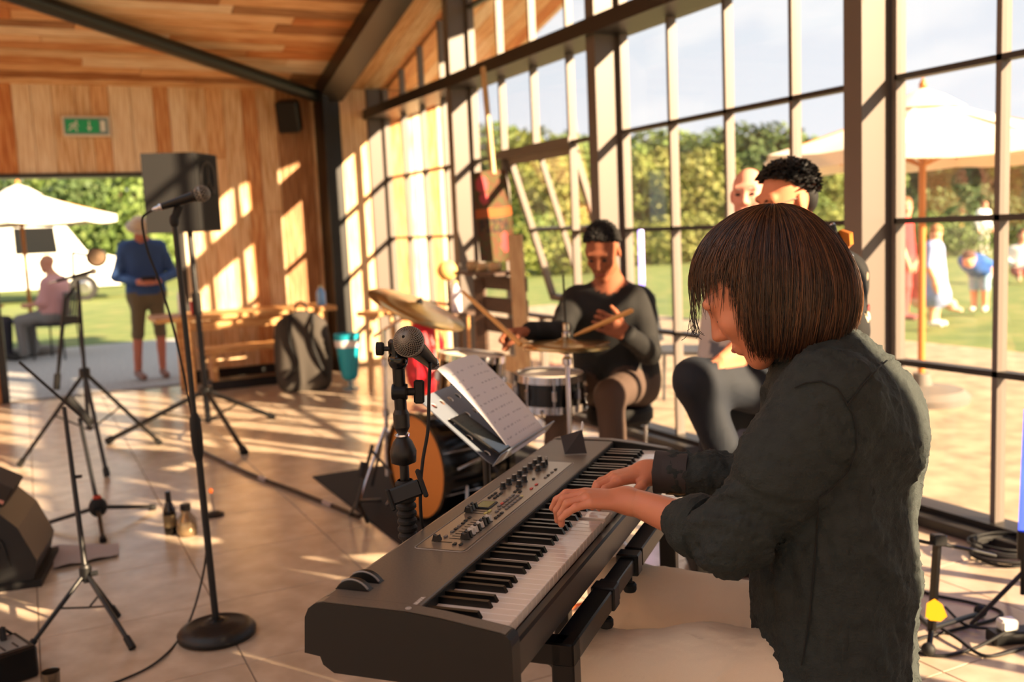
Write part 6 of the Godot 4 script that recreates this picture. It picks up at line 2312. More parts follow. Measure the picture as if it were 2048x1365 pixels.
	one("jack_cable", m, M.rubber, "black jack cable through the head of the instrument stand", "cable", gt)
	m = Mb.new()
	m.tube(smooth_path([fl(1800, 1150, 0.006), fl(1850, 1185, 0.006), fl(1940, 1205, 0.006), fl(1998, 1222, 0.006), fl(1990, 1238, 0.006), fl(1900, 1262, 0.006), fl(1835, 1280, 0.006), fl(1825, 1300, 0.006), fl(1880, 1312, 0.006), fl(1950, 1296, 0.012), fl(2010, 1264, 0.05)], 8), 0.0055, 7)
	one("looped_cable", m, M.rubber, "black cable looping on the tiles under the instrument stand", "cable", fl(1900, 1260))
	m = Mb.new()
	m.tube(smooth_path([fl(1800, 1225, 0.006), fl(1860, 1245, 0.012), fl(1910, 1275, 0.018), fl(1970, 1312, 0.006), fl(2048, 1296, 0.006), fl(2120, 1280, 0.006)], 8), 0.0055, 7)
	one("looped_cable", m, M.rubber, "black cable crossing the loop toward the power strip", "cable", fl(1960, 1300))
	m = Mb.new()
	m.tube(smooth_path([fl(1890, 1215, 0.02), fl(1930, 1250, 0.018), fl(1990, 1258, 0.018), fl(2060, 1258, 0.006), fl(2150, 1262, 0.006)], 8), 0.005, 7)
	one("looped_cable", m, M.rubber, "black cable lying behind the power strip", "cable", fl(1990, 1255))
	var cc := fl(2008, 1118)
	m = Mb.new()
	for k in 9:
		var pts := []
		var rr := 0.11 + 0.006 * (k % 4)
		var off := Vector3(rng.randf_range(-0.012, 0.012), 0.007 + 0.008 * k, rng.randf_range(-0.012, 0.012))
		for q in 33:
			var an := TAU * q / 32
			pts.append(cc + off + Vector3(cos(an) * rr * 1.1, 0.004 * sin(an * 2 + k), sin(an) * rr))
		m.tube(pts, 0.0048, 6, false)
	one("cable_coil", m, M.rubber, "coiled black cable on the floor by the window sill", "cable", cc)
	# power strip
	var ps := fl(2040, 1288)
	o = thing("power_strip", "black power strip with a white plug on the tiles", "power strip", ps)
	var PT := Transform3D(Basis(Vector3.UP, -0.35), ps + Vector3(0.06, 0.022, 0))
	m = Mb.new()
	m.box(PT, Vector3(0.30, 0.042, 0.06), 0.006)
	part(o, "case", m, M.black)
	m = Mb.new()
	m.box(PT * Transform3D(Basis(), Vector3(-0.09, 0.040, 0)), Vector3(0.06, 0.04, 0.045), 0.008)
	part(o, "plug", m, M.white)
	# coloured light tubes on stands
	led_tube("blue glowing light tube on a small stand by the coiled cable", px(2058, 820, 3.42), px(2047, 1062, 3.34), Color(0.22, 0.34, 1.0), fl(2050, 1160), 0.9)
	led_tube("violet glowing light tube on a chrome stand behind the drummer", px(1281, 462, 5.75), px(1290, 815, 5.5), Color(0.70, 0.62, 1.0), fl(1296, 872), 0.5)

func led_tube(label: String, a: Vector3, b: Vector3, c: Color, foot: Vector3, power: float) -> void:
	foot = Vector3(b.x, 0, b.z)
	var o := thing("light_tube", label, "light", foot)
	var em := mat(c.lerp(Color.WHITE, 0.4), 0.4)
	em.emission_enabled = true
	em.emission = c
	em.emission_energy_multiplier = 1.0
	var m := Mb.new()
	m.rod(b, a, 0.018, -1, 16)
	part(o, "tube_lamp", m, em)
	m = Mb.new()
	m.rod(b, b - Vector3(0, 0.10, 0), 0.021, -1, 14)
	part(o, "socket", m, M.black)
	m = Mb.new()
	m.rod(b - Vector3(0, 0.09, 0), Vector3(foot.x, 0.08, foot.z), 0.009)
	part(o, "pole", m, M.chrome if power < 0.6 else M.black)
	for k in 3:
		var an := TAU * k / 3 + (3.3 if power > 0.6 else 0.3)
		m = Mb.new()
		m.rod(Vector3(foot.x, 0.16, foot.z), Vector3(foot.x + 0.22 * cos(an), 0.008, foot.z + 0.22 * sin(an)), 0.008, -1, 8)
		part(o, "leg", m, M.black)
	var l := OmniLight3D.new()
	l.name = "tube_glow"
	l.light_color = c
	l.light_energy = power * 0.02
	l.light_size = 0.1
	l.omni_range = 30.0
	l.omni_attenuation = 2.0
	l.shadow_enabled = true
	l.position = (a + b) * 0.5 - foot + Vector3(-0.05, 0, 0.02)
	o.add_child(l, true)

func drum(o: Node3D, c: Vector3, axis: Vector3, r: float, depth: float, shell: Material, head_m: Material, lugs: int, hoop: Material) -> void:
	# shell from c along axis; the first head is at c facing -axis
	var t := frame(axis, c)
	var m := Mb.new()
	m.lathe(t, [Vector2(r * 0.97, 0.0), Vector2(r * 0.97, depth)], 40)
	part(o, "shell", m, shell)
	for e in [[0.0, -1.0], [depth, 1.0]]:
		m = Mb.new()
		m.lathe(t, [Vector2(0, e[0] + 0.002 * e[1]), Vector2(r * 0.965, e[0] + 0.002 * e[1])], 40)
		part(o, "head", m, head_m)
		m = Mb.new()
		var z: float = e[0] + 0.006 * e[1]
		m.lathe(t, [Vector2(r * 0.962, z), Vector2(r * 0.965, z + 0.012 * e[1]), Vector2(r * 1.03, z + 0.012 * e[1]), Vector2(r * 1.03, z - 0.022 * e[1]), Vector2(r * 0.985, z - 0.022 * e[1])], 40)
		part(o, "hoop", m, hoop)
	for k in lugs:
		var a := TAU * (k + 0.5) / lugs
		var d := t.basis * Vector3(cos(a), 0, sin(a))
		m = Mb.new()
		m.rod(c + d * r * 1.015 + axis.normalized() * -0.008, c + d * r * 1.015 + axis.normalized() * (depth + 0.008), 0.004, -1, 6)
		var l := part(o, "tension_rod", m, M.chrome)
		m = Mb.new()
		m.beam(c + d * r + axis.normalized() * (depth * 0.5 - 0.025), c + d * r + axis.normalized() * (depth * 0.5 + 0.025), 0.02, 0.03, d, 0.004)
		part(l, "lug", m, M.chrome)

func cymbal(o: Node3D, c: Vector3, n: Vector3, r: float, mt: Material) -> void:
	var t := frame(n, c)
	var m := Mb.new()
	m.lathe(t, [Vector2(0.006, 0.022), Vector2(0.02, 0.020), Vector2(0.045, 0.008), Vector2(0.05, 0.005), Vector2(r * 0.6, -0.004), Vector2(r, -0.016), Vector2(r * 0.6, -0.006), Vector2(0.05, 0.003), Vector2(0.006, 0.018)], 48, true)
	part(o, "cymbal", m, mt)

func build_drums() -> void:
	var brass := mat(Color(0.72, 0.62, 0.44), 0.28, 0.9)
	var shell := mat(Color(0.02, 0.022, 0.024), 0.15)
	var coated := mat(Color(0.86, 0.82, 0.74), 0.6)
	# mat
	var m := Mb.new()
	m.cube(Vector3(1.42, 0.0005, -5.6), Vector3(2.85, 0.008, -4.02), 0.003)
	one("drum_mat", m, mat(Color(0.07, 0.07, 0.075), 0.95), "dark grey mat under the drum kit", "mat", Vector3(2.2, 0, -4.9))
	var ax := Vector3(0.98, 0.0, -0.19).normalized()
	# bass drum
	var c := Vector3(1.632, 0.285, -4.371)
	var o := thing("bass_drum", "large bass drum with tan front head and black shell on the mat", "drum", Vector3(c.x, 0.008, c.z) + ax * 0.18)
	drum(o, c, ax, 0.262, 0.38, shell, mat(Color(0.76, 0.47, 0.20), 0.5), 8, mat(Color(0.06, 0.055, 0.05), 0.2))
	var side := ax.cross(Vector3.UP).normalized()
	for sg in [-1.0, 1.0]:
		m = Mb.new()
		var b: Vector3 = c + ax * 0.12 + side * 0.24 * sg - Vector3(0, 0.08, 0)
		m.rod(b, Vector3(b.x + side.x * 0.12 * sg - ax.x * 0.1, 0.014, b.z + side.z * 0.12 * sg - ax.z * 0.1), 0.008)
		part(o, "spur", m, M.chrome)
	m = Mb.new()
	m.rod(c + side * 0.268 + ax * 0.05 + Vector3(0, 0.02, 0), c + side * 0.268 + ax * 0.19 + Vector3(0, 0.05, 0), 0.009)
	part(o, "claw_hook", m, M.chrome)
	# rack tom on the bass drum
	var tn := Vector3(0.10, 0.97, 0.05).normalized()
	var tc := px(938, 800, 4.85)
	o = thing("rack_tom", "black rack tom with chrome hoops mounted above the bass drum", "drum", tc)
	drum(o, tc, tn, 0.165, 0.22, shell, coated, 6, M.chrome)
	m = Mb.new()
	m.rod(c + ax * 0.2 + Vector3(0, 0.25, 0), tc - tn * 0.0 + Vector3(0.02, 0.03, 0), 0.012)
	part(o, "tom_holder", m, M.chrome)
	# snare
	var sn := px(1098, 752, 4.55)
	var sc := sn - Vector3(0, 0.135, 0)
	o = thing("snare_drum", "black snare drum with white head and chrome hoops before the drummer", "drum", sc)
	drum(o, sc, Vector3(0.02, 1, 0.03), 0.165, 0.135, shell, coated, 8, M.chrome)
	o = thing("snare_stand", "chrome tripod stand under the snare drum", "stand", Vector3(sc.x, 0.008, sc.z))
	m = Mb.new()
	m.rod(Vector3(sc.x, 0.2, sc.z), sc - Vector3(0, 0.06, 0), 0.011)
	part(o, "pole", m, M.chrome)
	for k in 3:
		var a := TAU * k / 3 + 0.2
		m = Mb.new()
		m.tube([sc - Vector3(0, 0.10, 0), sc + Vector3(0.13 * cos(a), -0.05, 0.13 * sin(a)), sc + Vector3(0.168 * cos(a), -0.025, 0.168 * sin(a)), sc + Vector3(0.182 * cos(a), 0.0, 0.182 * sin(a))], 0.007, 6)
		part(o, "arm", m, M.chrome)
		m = Mb.new()
		m.rod(Vector3(sc.x, 0.25, sc.z), Vector3(sc.x + 0.24 * cos(a), 0.018, sc.z + 0.24 * sin(a)), 0.008)
		part(o, "leg", m, M.chrome)
	# hi-hat
	var hh := px(1133, 690, 4.15)
	o = thing("hi_hat", "pair of brass hi hat cymbals on a chrome stand", "cymbals", Vector3(hh.x, 0, hh.z))
	cymbal(o, hh + Vector3(0, 0.010, 0), Vector3(0.03, 1, 0.05), 0.188, brass)
	cymbal(o, hh - Vector3(0, 0.020, 0), Vector3(0.03, -1, 0.05), 0.188, brass)
	m = Mb.new()
	m.rod(Vector3(hh.x, 0.10, hh.z), hh - Vector3(0, 0.03, 0), 0.011)
	part(o, "pole", m, M.chrome)
	m = Mb.new()
	m.rod(hh, hh + Vector3(-0.004, 0.30, 0), 0.0045, -1, 8)
	part(o, "pull_rod", m, M.dark_metal)
	m = Mb.new()
	m.lathe(Transform3D(Basis(), hh + Vector3(0, 0.03, 0)), [Vector2(0.01, 0), Vector2(0.02, 0.004), Vector2(0.02, 0.02), Vector2(0.012, 0.026), Vector2(0.016, 0.034), Vector2(0.016, 0.06), Vector2(0.005, 0.066)], 14)
	part(o, "clutch", m, M.chrome)
	m = Mb.new()
	m.lathe(Transform3D(Basis(), hh - Vector3(0, 0.09, 0)), [Vector2(0.012, 0), Vector2(0.022, 0.005), Vector2(0.022, 0.03), Vector2(0.012, 0.04)], 14)
	part(o, "seat_cup", m, M.chrome)
	for k in 3:
		var a := TAU * k / 3 + 0.7
		m = Mb.new()
		m.rod(Vector3(hh.x, 0.30, hh.z), Vector3(hh.x + 0.25 * cos(a), 0.01, hh.z + 0.25 * sin(a)), 0.008)
		part(o, "leg", m, M.chrome)
	# crash cymbal
	var cr := px(836, 614, 4.95)
	o = thing("crash_cymbal", "large tilted brass crash cymbal above the bass drum", "cymbal", cr)
	var cn := (Vector3.UP * 0.90 + cam_basis.x * 0.40 + cam_basis.z * 0.14).normalized()
	cymbal(o, cr, cn, 0.262, brass)
	m = Mb.new()
	m.rod(cr, cr + cn * 0.05, 0.007)
	m.lathe(frame(cn, cr + cn * 0.02), [Vector2(0.018, 0), Vector2(0.016, 0.014), Vector2(0.006, 0.02)], 12)
	part(o, "wing_nut", m, M.black)
	var cf := Vector3(px(772, 900, 5.2).x, 0.008, px(772, 900, 5.2).z)
	o = thing("cymbal_stand", "chrome boom stand holding the crash cymbal", "stand", cf)
	var ct := px(768, 660, 5.15)
	m = Mb.new()
	m.rod(cf + Vector3(0, 0.12, 0), ct, 0.012)
	part(o, "pole", m, M.chrome)
	m = Mb.new()
	m.rod(ct - (cr - ct) * 0.3, cr - cn * 0.012, 0.008)
	part(o, "boom", m, M.chrome)
	for y in [0.45, 0.72]:
		m = Mb.new()
		m.lathe(Transform3D(Basis(), Vector3(lerpf(cf.x, ct.x, y / ct.y), y, lerpf(cf.z, ct.z, y / ct.y))), [Vector2(0.012, 0), Vector2(0.02, 0.004), Vector2(0.02, 0.04), Vector2(0.012, 0.045)], 12)
		part(o, "collar", m, M.chrome)
	for k in 3:
		var a := TAU * k / 3 + 0.5
		m = Mb.new()
		m.rod(cf + Vector3(0, 0.38, 0), cf + Vector3(0.26 * cos(a), 0.01, 0.26 * sin(a)), 0.009)
		part(o, "leg", m, M.chrome)
	# little stand for the bass drum microphone
	var kf := fl(718, 1020)
	o = thing("kick_microphone_stand", "short black microphone stand before the bass drum", "stand", kf)
	m = Mb.new()
	m.rod(px(712, 1018, 4.62), px(745, 890, 4.7), 0.009)
	part(o, "pole", m, M.black)
	m = Mb.new()
	m.rod(px(742, 900, 4.7), px(785, 948, 4.6), 0.007)
	part(o, "boom", m, M.black)
	m = Mb.new()
	m.rod(px(722, 955, 4.66), px(728, 925, 4.68), 0.018)
	part(o, "collar", m, M.rubber)
	for q in [[700, 1030], [760, 1000], [735, 1045]]:
		m = Mb.new()
		m.rod(px(716, 1003, 4.63), fl(q[0], q[1], 0.012), 0.008)
		part(o, "leg", m, M.black)

func build_drummer() -> void:
	var head := px(1205, 505, 4.55)
	var neck := px(1222, 568, 4.62)
	var J := {"head": head, "neck": neck, "sl": px(1283, 604, 4.62), "sr": px(1146, 606, 4.70), "el": px(1297, 705, 4.50), "er": px(1118, 668, 4.42),
		"wl": px(1252, 668, 4.28), "wr": px(1058, 662, 4.28), "hl": px(1270, 765, 4.74), "hr": px(1205, 768, 4.80), "kl": px(1222, 790, 4.30), "kr": px(1120, 790, 4.55),
		"al": px(1225, 985, 4.38), "ar": px(1110, 985, 4.62)}
	J.al.y = 0.09; J.ar.y = 0.10
	J.tl = J.al + Vector3(-0.12, -0.055, 0.08); J.tr = J.ar + Vector3(-0.13, -0.06, 0.06)
	var cx := cam_basis.x
	var cz := cam_basis.z
	# left hand holds a stick across the chest, right hand reaches to the left with the other
	var ld := (-cx * 0.8 + Vector3(0, 0.42, 0) + cz * 0.25).normalized()
	var lh := hand_bones(J.wl, ld, cz * 0.9 + Vector3(0, 0.3, 0), Vector3.UP, [[0.5, 0.8, 0.5], [0.6, 0.9, 0.6], [0.7, 1.0, 0.6], [0.8, 1.0, 0.6]], 1.1, 0, 0.3)
	var rd := (-cx * 0.95 - Vector3(0, 0.05, 0)).normalized()
	var rh := hand_bones(J.wr, rd, Vector3.UP * 0.8 + cz * 0.5, cz, [[0.9, 1.3, 0.9], [1.0, 1.4, 0.9], [1.0, 1.4, 0.9], [1.0, 1.4, 0.9]], 1.1, 0, 0.5)
	var o := person("seated drummer in black sweatshirt and brown trousers looking down at the drums", J,
		[Color(0.55, 0.32, 0.21), Color(0.014, 0.014, 0.016), Color(0.29, 0.225, 0.19), Color(0.06, 0.06, 0.06)], 0.011,
		{"face": (cz * 0.72 - cx * 0.30 - Vector3(0, 0.55, 0)).normalized(), "cut": "none", "hair": Color(0.035, 0.028, 0.026), "hands": [lh, rh], "width": 1.08})
	# short curly hair: many small coils on the cap
	var fw := (cz * 0.72 - cx * 0.30 - Vector3(0, 0.55, 0)).normalized()
	var r := RandomNumberGenerator.new()
	r.seed = 77
	var m := Mb.new()
	var rt := fw.cross(Vector3.UP).normalized()
	var u := rt.cross(fw)
	for i in 2600:
		var d := Vector3(r.randfn(), r.randfn(), r.randfn()).normalized()
		if d.dot(u) < 0.62 * d.dot(fw) + 0.04 or d.dot(fw) > 0.80:
			continue
		var p := head + (u * 0.045 - fw * 0.022) + (rt * d.dot(rt) * 0.080 + u * d.dot(u) * 0.092 + fw * d.dot(fw) * 0.092) * r.randf_range(0.90, 1.05)
		m.ball(Transform3D(Basis(), p), Vector3.ONE * r.randf_range(0.007, 0.012), 4, 6)
	part(o, "curls", m, mat(Color(0.04, 0.032, 0.03), 0.9))
	# sticks
	var wood := mat(Color(0.84, 0.62, 0.34), 0.45)
	m = Mb.new()
	var ls := px(1262, 622, 4.12)
	var le := px(1148, 672, 4.22)
	m.tube([ls, le.lerp(ls, 0.2), le], [0.0115, 0.0095, 0.005], 10)
	m.ball(Transform3D(Basis(), ls), Vector3.ONE * 0.0115, 6, 8)
	one("drum_stick", m, wood, "wooden drum stick held in the hand by the drummer's chest", "drum stick", ls)
	m = Mb.new()
	var rs := px(1042, 690, 4.12)
	var re := px(925, 583, 4.30)
	m.tube([rs, re.lerp(rs, 0.2), re], [0.0115, 0.0100, 0.006], 10)
	one("drum_stick", m, wood, "wooden drum stick raised over the rack tom in the outstretched hand", "drum stick", rs)
	# throne
	var tp: Vector3 = (J.hl + J.hr) * 0.5
	var tb := Vector3(tp.x, 0.008, tp.z)
	o = thing("drum_throne", "round black drum throne with chrome legs under the drummer", "stool", tb)
	m = Mb.new()
	m.lathe(Transform3D(Basis(), tb + Vector3(0, tp.y - 0.20, 0)), [Vector2(0, 0), Vector2(0.15, 0), Vector2(0.165, 0.02), Vector2(0.165, 0.06), Vector2(0.15, 0.08), Vector2(0, 0.085)], 28)
	part(o, "seat", m, M.matte_black)
	m = Mb.new()
	m.rod(tb + Vector3(0, 0.15, 0), tb + Vector3(0, tp.y - 0.19, 0), 0.016)
	part(o, "post", m, M.chrome)
	for k in 3:
		var a := TAU * k / 3 + 1.0
		m = Mb.new()
		m.rod(tb + Vector3(0, 0.30, 0), tb + Vector3(0.24 * cos(a), 0.012, 0.24 * sin(a)), 0.011)
		part(o, "leg", m, M.chrome)

func build_guitarist() -> void:
	var cx := cam_basis.x
	var cz := cam_basis.z
	var head := px(1572, 405, 3.35)
	var fw := (-cx * 0.86 + cz * 0.28 - Vector3(0, 0.30, 0)).normalized()
	var J := {"head": head, "neck": px(1622, 478, 3.42), "sl": px(1688, 552, 3.20), "sr": px(1560, 545, 3.62), "el": px(1700, 665, 3.06), "er": px(1545, 690, 3.50),
		"wl": px(1668, 560, 2.92), "wr": px(1500, 690, 3.15), "hl": px(1640, 800, 3.32), "hr": px(1580, 800, 3.58), "kl": px(1392, 762, 3.08), "kr": px(1440, 820, 3.45), "al": px(1470, 960, 3.12), "ar": px(1420, 1010, 3.5),
		"fl": px(1660, 520, 2.90), "fr": px(1470, 705, 3.1)}
	J.tl = J.al + Vector3(-0.13, -0.05, 0.0); J.tr = J.ar + Vector3(-0.13, -0.05, 0.0)
	var o := person("seated guitarist with glasses, floral black shirt and blue jeans", J,
		[Color(0.82, 0.52, 0.38), Color(0.03, 0.03, 0.035), Color(0.075, 0.10, 0.15), Color(0.08, 0.07, 0.06)], 0.011,
		{"face": fw, "cut": "none", "hair": Color(0.03, 0.028, 0.028), "width": 1.1, "head": 1.02})
	# tousled hair
	var r := RandomNumberGenerator.new()
	r.seed = 8
	var rt := fw.cross(Vector3.UP).normalized()
	var u := rt.cross(fw)
	var m := Mb.new()
	var scalp := sdf([ell(head + u * 0.058 - fw * 0.034, Basis(rt, u, fw), Vector3(0.079, 0.074, 0.080), 0.02, 0), ell(head + u * 0.005 - fw * 0.066, Basis(rt, u, fw), Vector3(0.070, 0.07, 0.045), 0.03, 0)], 0.008, [Color(1, 1, 1)])
	part(o, "hair", scalp, mat(Color(0.025, 0.022, 0.022), 0.7))
	for i in 2400:
		var d := Vector3(r.randfn(), r.randfn(), r.randfn()).normalized()
		if d.dot(u) < 0.70 * d.dot(fw) + 0.06 or d.dot(fw) > 0.78:
			continue
		var p := head + (u * 0.05 - fw * 0.02) + (rt * d.dot(rt) * 0.08 + u * d.dot(u) * 0.082 + fw * d.dot(fw) * 0.09)
		var t := (d * 0.15 + fw * r.randf_range(-0.6, 0.8) + rt * r.randf_range(-0.8, 0.8)).normalized()
		m.tube([p - t * 0.012, p + d * 0.005, p + t * 0.018 + d * 0.007, p + t * 0.032 + d * 0.001], [0.003, 0.005, 0.0045, 0.001], 4, false)
	part(o, "hair_tufts", m, mat(Color(0.035, 0.032, 0.033), 0.5))
	# glasses
	m = Mb.new()
	for sg in [-1.0, 1.0]:
		var ring := []
		for k in 17:
			var a := TAU * k / 16
			ring.append(head + rt * (0.033 * sg + 0.024 * cos(a)) + u * (0.004 + 0.020 * sin(a)) + fw * 0.102)
		m.tube(ring, 0.0016, 5, false)
		m.tube([head + rt * 0.058 * sg + u * 0.010 + fw * 0.098, head + rt * 0.076 * sg + u * 0.014 + fw * 0.02, head + rt * 0.078 * sg + u * 0.008 - fw * 0.012], 0.0018, 5)
	m.tube([head - rt * 0.010 + u * 0.010 + fw * 0.104, head + rt * 0.010 + u * 0.010 + fw * 0.104], 0.0016, 5)
	part(o, "glasses", m, mat(Color(0.75, 0.72, 0.68), 0.25, 0.7))
	# printed flowers on the shirt
	m = Mb.new()
	for i in 70:
		var k := r.randf()
		var base: Vector3 = [J.sl.lerp(J.el, k), J.sl.lerp(J.sr, k), J.el.lerp(J.wl, k), J.sl.lerp(J.hl, k)][i % 4]
		var d := Vector3(r.randfn(), r.randfn(), r.randfn()).normalized()
		if d.dot(EYE - base) < 0.0:
			d = -d
		var rad: float = [0.064, 0.078, 0.054, 0.12][i % 4]
		m.col = lin([Color(0.78, 0.70, 0.60), Color(0.60, 0.30, 0.30), Color(0.55, 0.50, 0.42)][i % 3])
		m.ball(frame(d, base + d * rad), Vector3(r.randf_range(0.008, 0.016), 0.004, r.randf_range(0.008, 0.018)), 4, 7)
	part(o, "flower_print", m, cloth_mat(), "", true)
	# guitar held across the body, head up to the right
	var nut := px(1648, 512, 2.90)
	var tip := px(1702, 466, 2.86)
	var low := px(1590, 562, 3.05)
	var gax := (nut - low).normalized()
	var gn := (cz * 0.8 + Vector3(0, 0.2, 0) - cx * 0.1).normalized()
	gn = (gn - gax * gn.dot(gax)).normalized()
	var gw := gax.cross(gn)
	var G := Transform3D(Basis(gw, gax, gn), low)
	o = thing("guitar", "wooden guitar with tuner on its head held by the seated guitarist", "guitar", low)
	var maple := mat(Color(0.72, 0.42, 0.16), 0.3)
	m = Mb.new()
	var outl := PackedVector2Array()
	for k in 48:
		var a := TAU * k / 48
		var w := 0.13 + 0.03 * cos(2.0 * a) - 0.02 * sin(a)
		outl.append(Vector2(cos(a) * w, -0.10 + sin(a) * 0.19))
	m.plate(G * Transform3D(Basis(), Vector3(0, 0, -0.045)), outl, 0.045)
	part(o, "guitar_body", m, mat(Color(0.16, 0.07, 0.04), 0.25))
	m = Mb.new()
	m.beam(low, nut, 0.045, 0.022, gn, 0.004)
	var no := part(o, "neck", m, maple)
	m = Mb.new()
	m.beam(low + gn * 0.012, nut + gn * 0.012, 0.043, 0.005, gn)
	part(no, "fingerboard", m, M.wood_dark)
	m = Mb.new()
	m.plate(Transform3D(Basis(gw, gax, gn), nut - gn * 0.008), PackedVector2Array([Vector2(-0.022, -0.005), Vector2(0.022, -0.005), Vector2(0.034, 0.03), Vector2(0.028, 0.12), Vector2(0.0, 0.14), Vector2(-0.026, 0.115), Vector2(-0.032, 0.03)]), 0.014)
	var ho := part(o, "headstock", m, maple)
	for k in 3:
		for sg in [-1.0, 1.0]:
			m = Mb.new()
			var p: Vector3 = nut + gax * (0.035 + 0.03 * k) + gw * 0.03 * sg
			m.rod(p, p + gw * 0.02 * sg, 0.003, -1, 6)
			m.ball(Transform3D(Basis(), p + gw * 0.024 * sg), Vector3(0.009, 0.007, 0.006), 6, 8)
			part(ho, "tuning_peg", m, M.chrome)
	m = Mb.new()
	var tt := nut + gax * 0.085 + gn * 0.02 + Vector3(0, 0.012, 0)
	m.box(Transform3D(Basis(gw, gax, gn), tt), Vector3(0.03, 0.034, 0.03), 0.004)
	m.rod(tt, tt + Vector3(0, 0.042, 0) - cx * 0.012, 0.014, -1, 10)
	part(o, "clip_tuner", m, M.black)
	# tall stool and black case beneath
	var sp: Vector3 = (J.hl + J.hr) * 0.5
	var sb := Vector3(sp.x, 0, sp.z)
	o = thing("bar_stool", "tall black stool under the guitarist", "stool", sb)
	m = Mb.new()
	m.lathe(Transform3D(Basis(), sb + Vector3(0, sp.y - 0.175, 0)), [Vector2(0, 0), Vector2(0.16, 0), Vector2(0.17, 0.02), Vector2(0.15, 0.05), Vector2(0, 0.05)], 24)
	part(o, "seat", m, M.matte_black)
	for k in 4:
		var a := TAU * k / 4 + 0.4
		m = Mb.new()
		m.rod(sb + Vector3(0.10 * cos(a), sp.y - 0.17, 0.10 * sin(a)), sb + Vector3(0.19 * cos(a), 0.0, 0.19 * sin(a)), 0.013)
		part(o, "leg", m, M.black)
	var ab := fl(1500, 1010)
	o = thing("guitar_amplifier", "black guitar amplifier standing below the guitarist's knees", "amplifier", Vector3(2.52, 0, -3.05))
	m = Mb.new()
	var AT := Transform3D(Basis(Vector3.UP, -0.5), Vector3(2.50, 0.25, -3.02))
	m.box(AT, Vector3(0.42, 0.48, 0.25), 0.012)
	part(o, "cabinet", m, M.matte_black)
	m = Mb.new()
	m.box(AT * Transform3D(Basis(), Vector3(0, -0.04, 0.127)), Vector3(0.38, 0.36, 0.006))
	part(o, "grille_cloth", m, M.black)
	m = Mb.new()
	m.box(AT * Transform3D(Basis(), Vector3(0, 0.19, 0.127)), Vector3(0.38, 0.06, 0.006))
	part(o, "control_strip", m, M.dark_metal)
	m = Mb.new()
	m.tube(smooth_path([AT * Vector3(-0.09, 0.24, 0), AT * Vector3(-0.06, 0.275, 0), AT * Vector3(0.06, 0.275, 0), AT * Vector3(0.09, 0.24, 0)]), 0.01, 8)
	part(o, "handle", m, M.rubber)
	# listener standing behind, only the bald head shows
	var st := standing(Vector3(2.93, 0, -3.42), 1.64, -1.2)
	person("bald listener in a pale shirt standing behind the guitarist", st, [Color(0.86, 0.60, 0.52), Color(0.80, 0.76, 0.74), Color(0.40, 0.42, 0.48), Color(0.2, 0.18, 0.16)], 0.016, {"face": Vector3(-0.8, -0.05, 0.6), "cut": "none", "hair": Color(0.8, 0.75, 0.7)})

